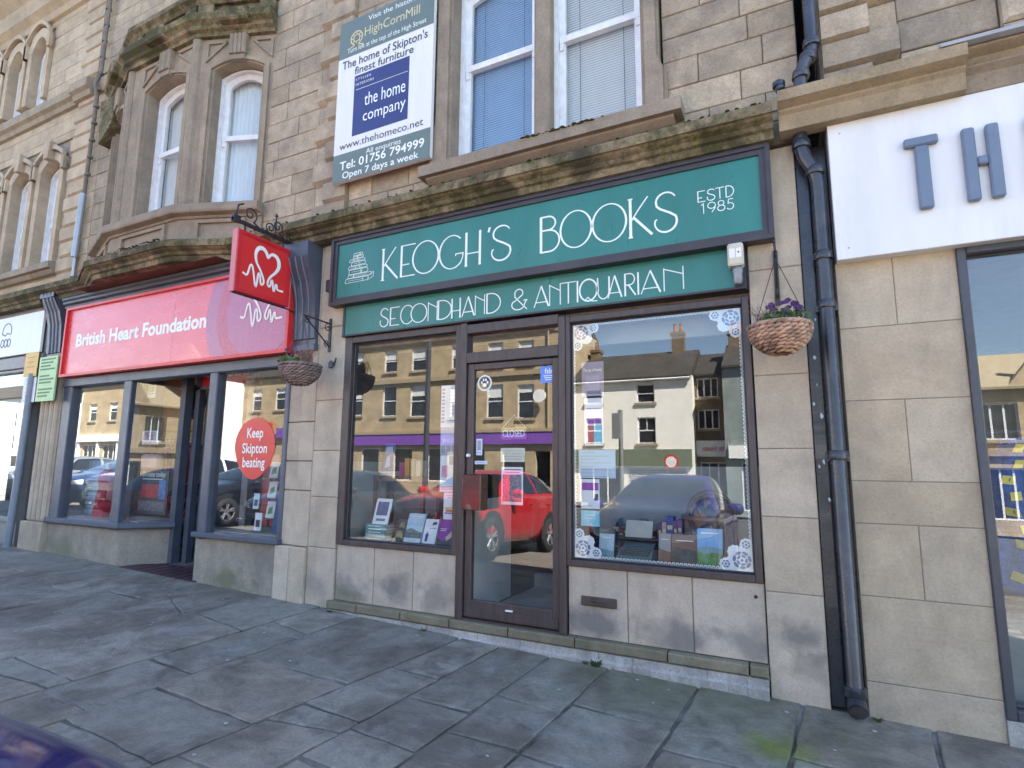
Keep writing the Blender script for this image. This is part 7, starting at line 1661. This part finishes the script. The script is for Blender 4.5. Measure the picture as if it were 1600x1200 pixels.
# gabled stone hall to the right
yg = -27.0
gh = far_house('gabled_stone_hall', 'gabled sandstone hall with mullioned windows reflected in the far right pane', 7.2, 16.0, yg, 4.9, F_STONE, [(7.5, 8.9, 2.6, 4.2, 'three', 0), (9.6, 11.0, 2.6, 4.2, 'three', 0), (12, 13.4, 2.6, 4.2, 'three', 0)], 2.0, 3.6, [(7.6, 9.0, -.8, 1.4), (10, 12, -.8, 1.4)], rm=mat('warm_slate', (.30, .25, .16), .9, var=.2))
mb = MB(); mb.prism([(8.6, 4.9), (12.2, 4.9), (10.4, 7.4)], yg - .3, yg + .15); mb.box(10.3, 10.5, yg - .2, yg + .1, 7.4, 8.0); mb.build('gable', F_STONE, gh); band(gh, 'string_course', 7.2, 16, yg, 1.9, 2.2, F_TRIM, .15)
far_window(gh, 7.6, 9.0, -.8, 1.4, yg, 'three', 0, False); far_window(gh, 10, 12, -.8, 1.4, yg, 'three', 0, False)
# leftwards: white gable, orange shop, long white row
yo = -28.2
og = far_house('orange_fronted_stone_shop', 'sandstone shop with an orange front reflected behind the red heart vinyl', -41.4, -32.05, yo, 8.4, F_STONE, [(-40.3, -39.2, 5.6, 7.4, 'sash', .3), (-37.6, -36.5, 5.6, 7.4, 'sash', .2), (-34.6, -33.5, 5.6, 7.4, 'sash', .3)], 2.4, 4, [(-40.6, -38.4, .9, 3.4)], [(-36, 1.1, 1.0, 3)])
band(og, 'orange_front', -41.0, -37.6, yo, 3.5, 4.6, F_RED, .2); band(og, 'violet_front', -37.0, -33.0, yo, 3.3, 4.1, F_PURPLE, .25); band(og, 'orange_panel', -38.35, -37.6, yo, .6, 3.5, F_RED, .15); far_window(og, -40.6, -38.4, .9, 3.4, yo, 'three', 0, False)
wg = far_house('white_gabled_house', 'tall white gabled house reflected at the left of the heart vinyl pane', -48.5, -41.45, -25.6, 8.0, F_WHITE, [(-47.2, -46, 4.6, 6.2, 'sash', 0), (-44.4, -43.2, 4.6, 6.2, 'sash', 0)], 2.6, 4, [(-47, -43, .6, 2.8)])
mb = MB(); mb.prism([(-48.5, 8.0), (-41.45, 8.0), (-44.9, 11.2)], -25.9, -25.55); mb.build('gable', F_WHITE, wg); far_window(wg, -47, -43, .6, 2.8, -25.6, 'three', 0, False)
sb2 = far_house('buff_stone_row', 'buff stone row with white framed windows reflected in the left charity pane', -66.5, -48.55, -28.4, 9.2, F_STONE, [(-65 + 3.6 * k, -63.7 + 3.6 * k, 5.4, 7.2, 'sash', .3) for k in range(5)], 2.4, 4, [(-65.5 + 3.6 * k, -63 + 3.6 * k, .9, 3.0) for k in range(5)])
band(sb2, 'white_fascia', -66.3, -48.8, -28.4, 3.3, 4.0, F_WHITE, .3)
for k in range(5): far_window(sb2, -65.5 + 3.6 * k, -63 + 3.6 * k, .9, 3.0, -28.4, 'three', 0, False)
mb = MB()
for k in range(6): mb.box(-66.2 + 3.45 * k, -65.9 + 3.45 * k, -28.39, -28.2, .6, 3.3)
mb.build('white_pilaster', F_WHITE, sb2)
wr_ = far_house('white_rendered_row', 'long white rendered row reflected in the far left corner shop glass', -104, -66.55, -28.4, 8.6, F_WHITE, [(-102 + 4.2 * k, -100.7 + 4.2 * k, 5.2, 6.9, 'sash', 0) for k in range(8)] + [(-102 + 4.2 * k, -100.7 + 4.2 * k, 2.6, 4.3, 'sash', 0) for k in range(8)], 2.4, 4, [(-102.5, -69, .6, 1.9)])
for k in range(8): far_window(wr_, -102.5 + 4.18 * k, -98.4 + 4.18 * k, .6, 1.9, -28.4, 'three', 0, False)
far_house('stone_end_house', 'stone house at the far right end of the reflected street', 16.1, 30, -28, 7.0, F_STONE, [(17 + 3 * k, 18.2 + 3 * k, 3.2, 5, 'sash', 0) for k in range(4)], 2.3, 4)
# street furniture across the way
sp = thing('sign_post', 'grey post carrying the back of a long traffic sign reflected in the lace window', 'sign post', (-4.95, -14.0, gz(-5, -14)))
zt = 3.2; mb = MB(); mb.tube([(-4.95, -14, gz(-5, -14) - .1), (-4.95, -14, zt)], .075, 12); autosmooth(mb.build('post', mat('galvanised_post', (.24, .25, .25), .5, metal=.3), sp))
mb = MB(); mb.bbox(-5.22, -4.95, -13.92, -13.90, 2.25, 3.1, .01); mb.build('sign_plate', mat('sign_back', (.20, .215, .21), .5), sp)
rs = thing('round_traffic_sign', 'small round red traffic sign on a short post reflected before the olive fascia', 'traffic sign', (-2.98, -12, gz(-3, -12)))
mb = MB(); mb.tube([(-2.98, -12, gz(-3, -12) - .1), (-2.98, -12, 1.3)], .04, 8); mb.build('post', GREYALU, rs)
mb = MB(); mb.lathe([(0, .0), (.20, .0), (.20, .02), (0, .02)], -2.98, -11.98, 1.50, 24, ax='y'); mb.build('disc', RED, rs); mb = MB(); mb.lathe([(.15, .022), (.15, .024)], -2.98, -11.98, 1.50, 24, ax='y'); mb.box(-3.06, -2.90, -11.955, -11.953, 1.47, 1.54); mb.build('face', [F_WHITE, DKTXT], rs)
mb = MB(); mb.tube([(-9.5, -9.5, gz(-9.5, -9.5) - .1), (-9.5, -9.5, 6.8)], [.09, .06], 10); mb.tube([(-9.5, -9.5, 6.8), (-9.5, -9.2, 7.1), (-9.5, -8.4, 7.15)], .05, 8); mb.bbox(-9.62, -9.38, -8.6, -8.0, 7.08, 7.18, .03)
autosmooth(single(mb, 'street_lamp', GREYALU, 'tall dark lamp column reflected over the windows of the stone bank', 'street lamp', base=(-9.5, -9.5, gz(-9.5, -9.5))))
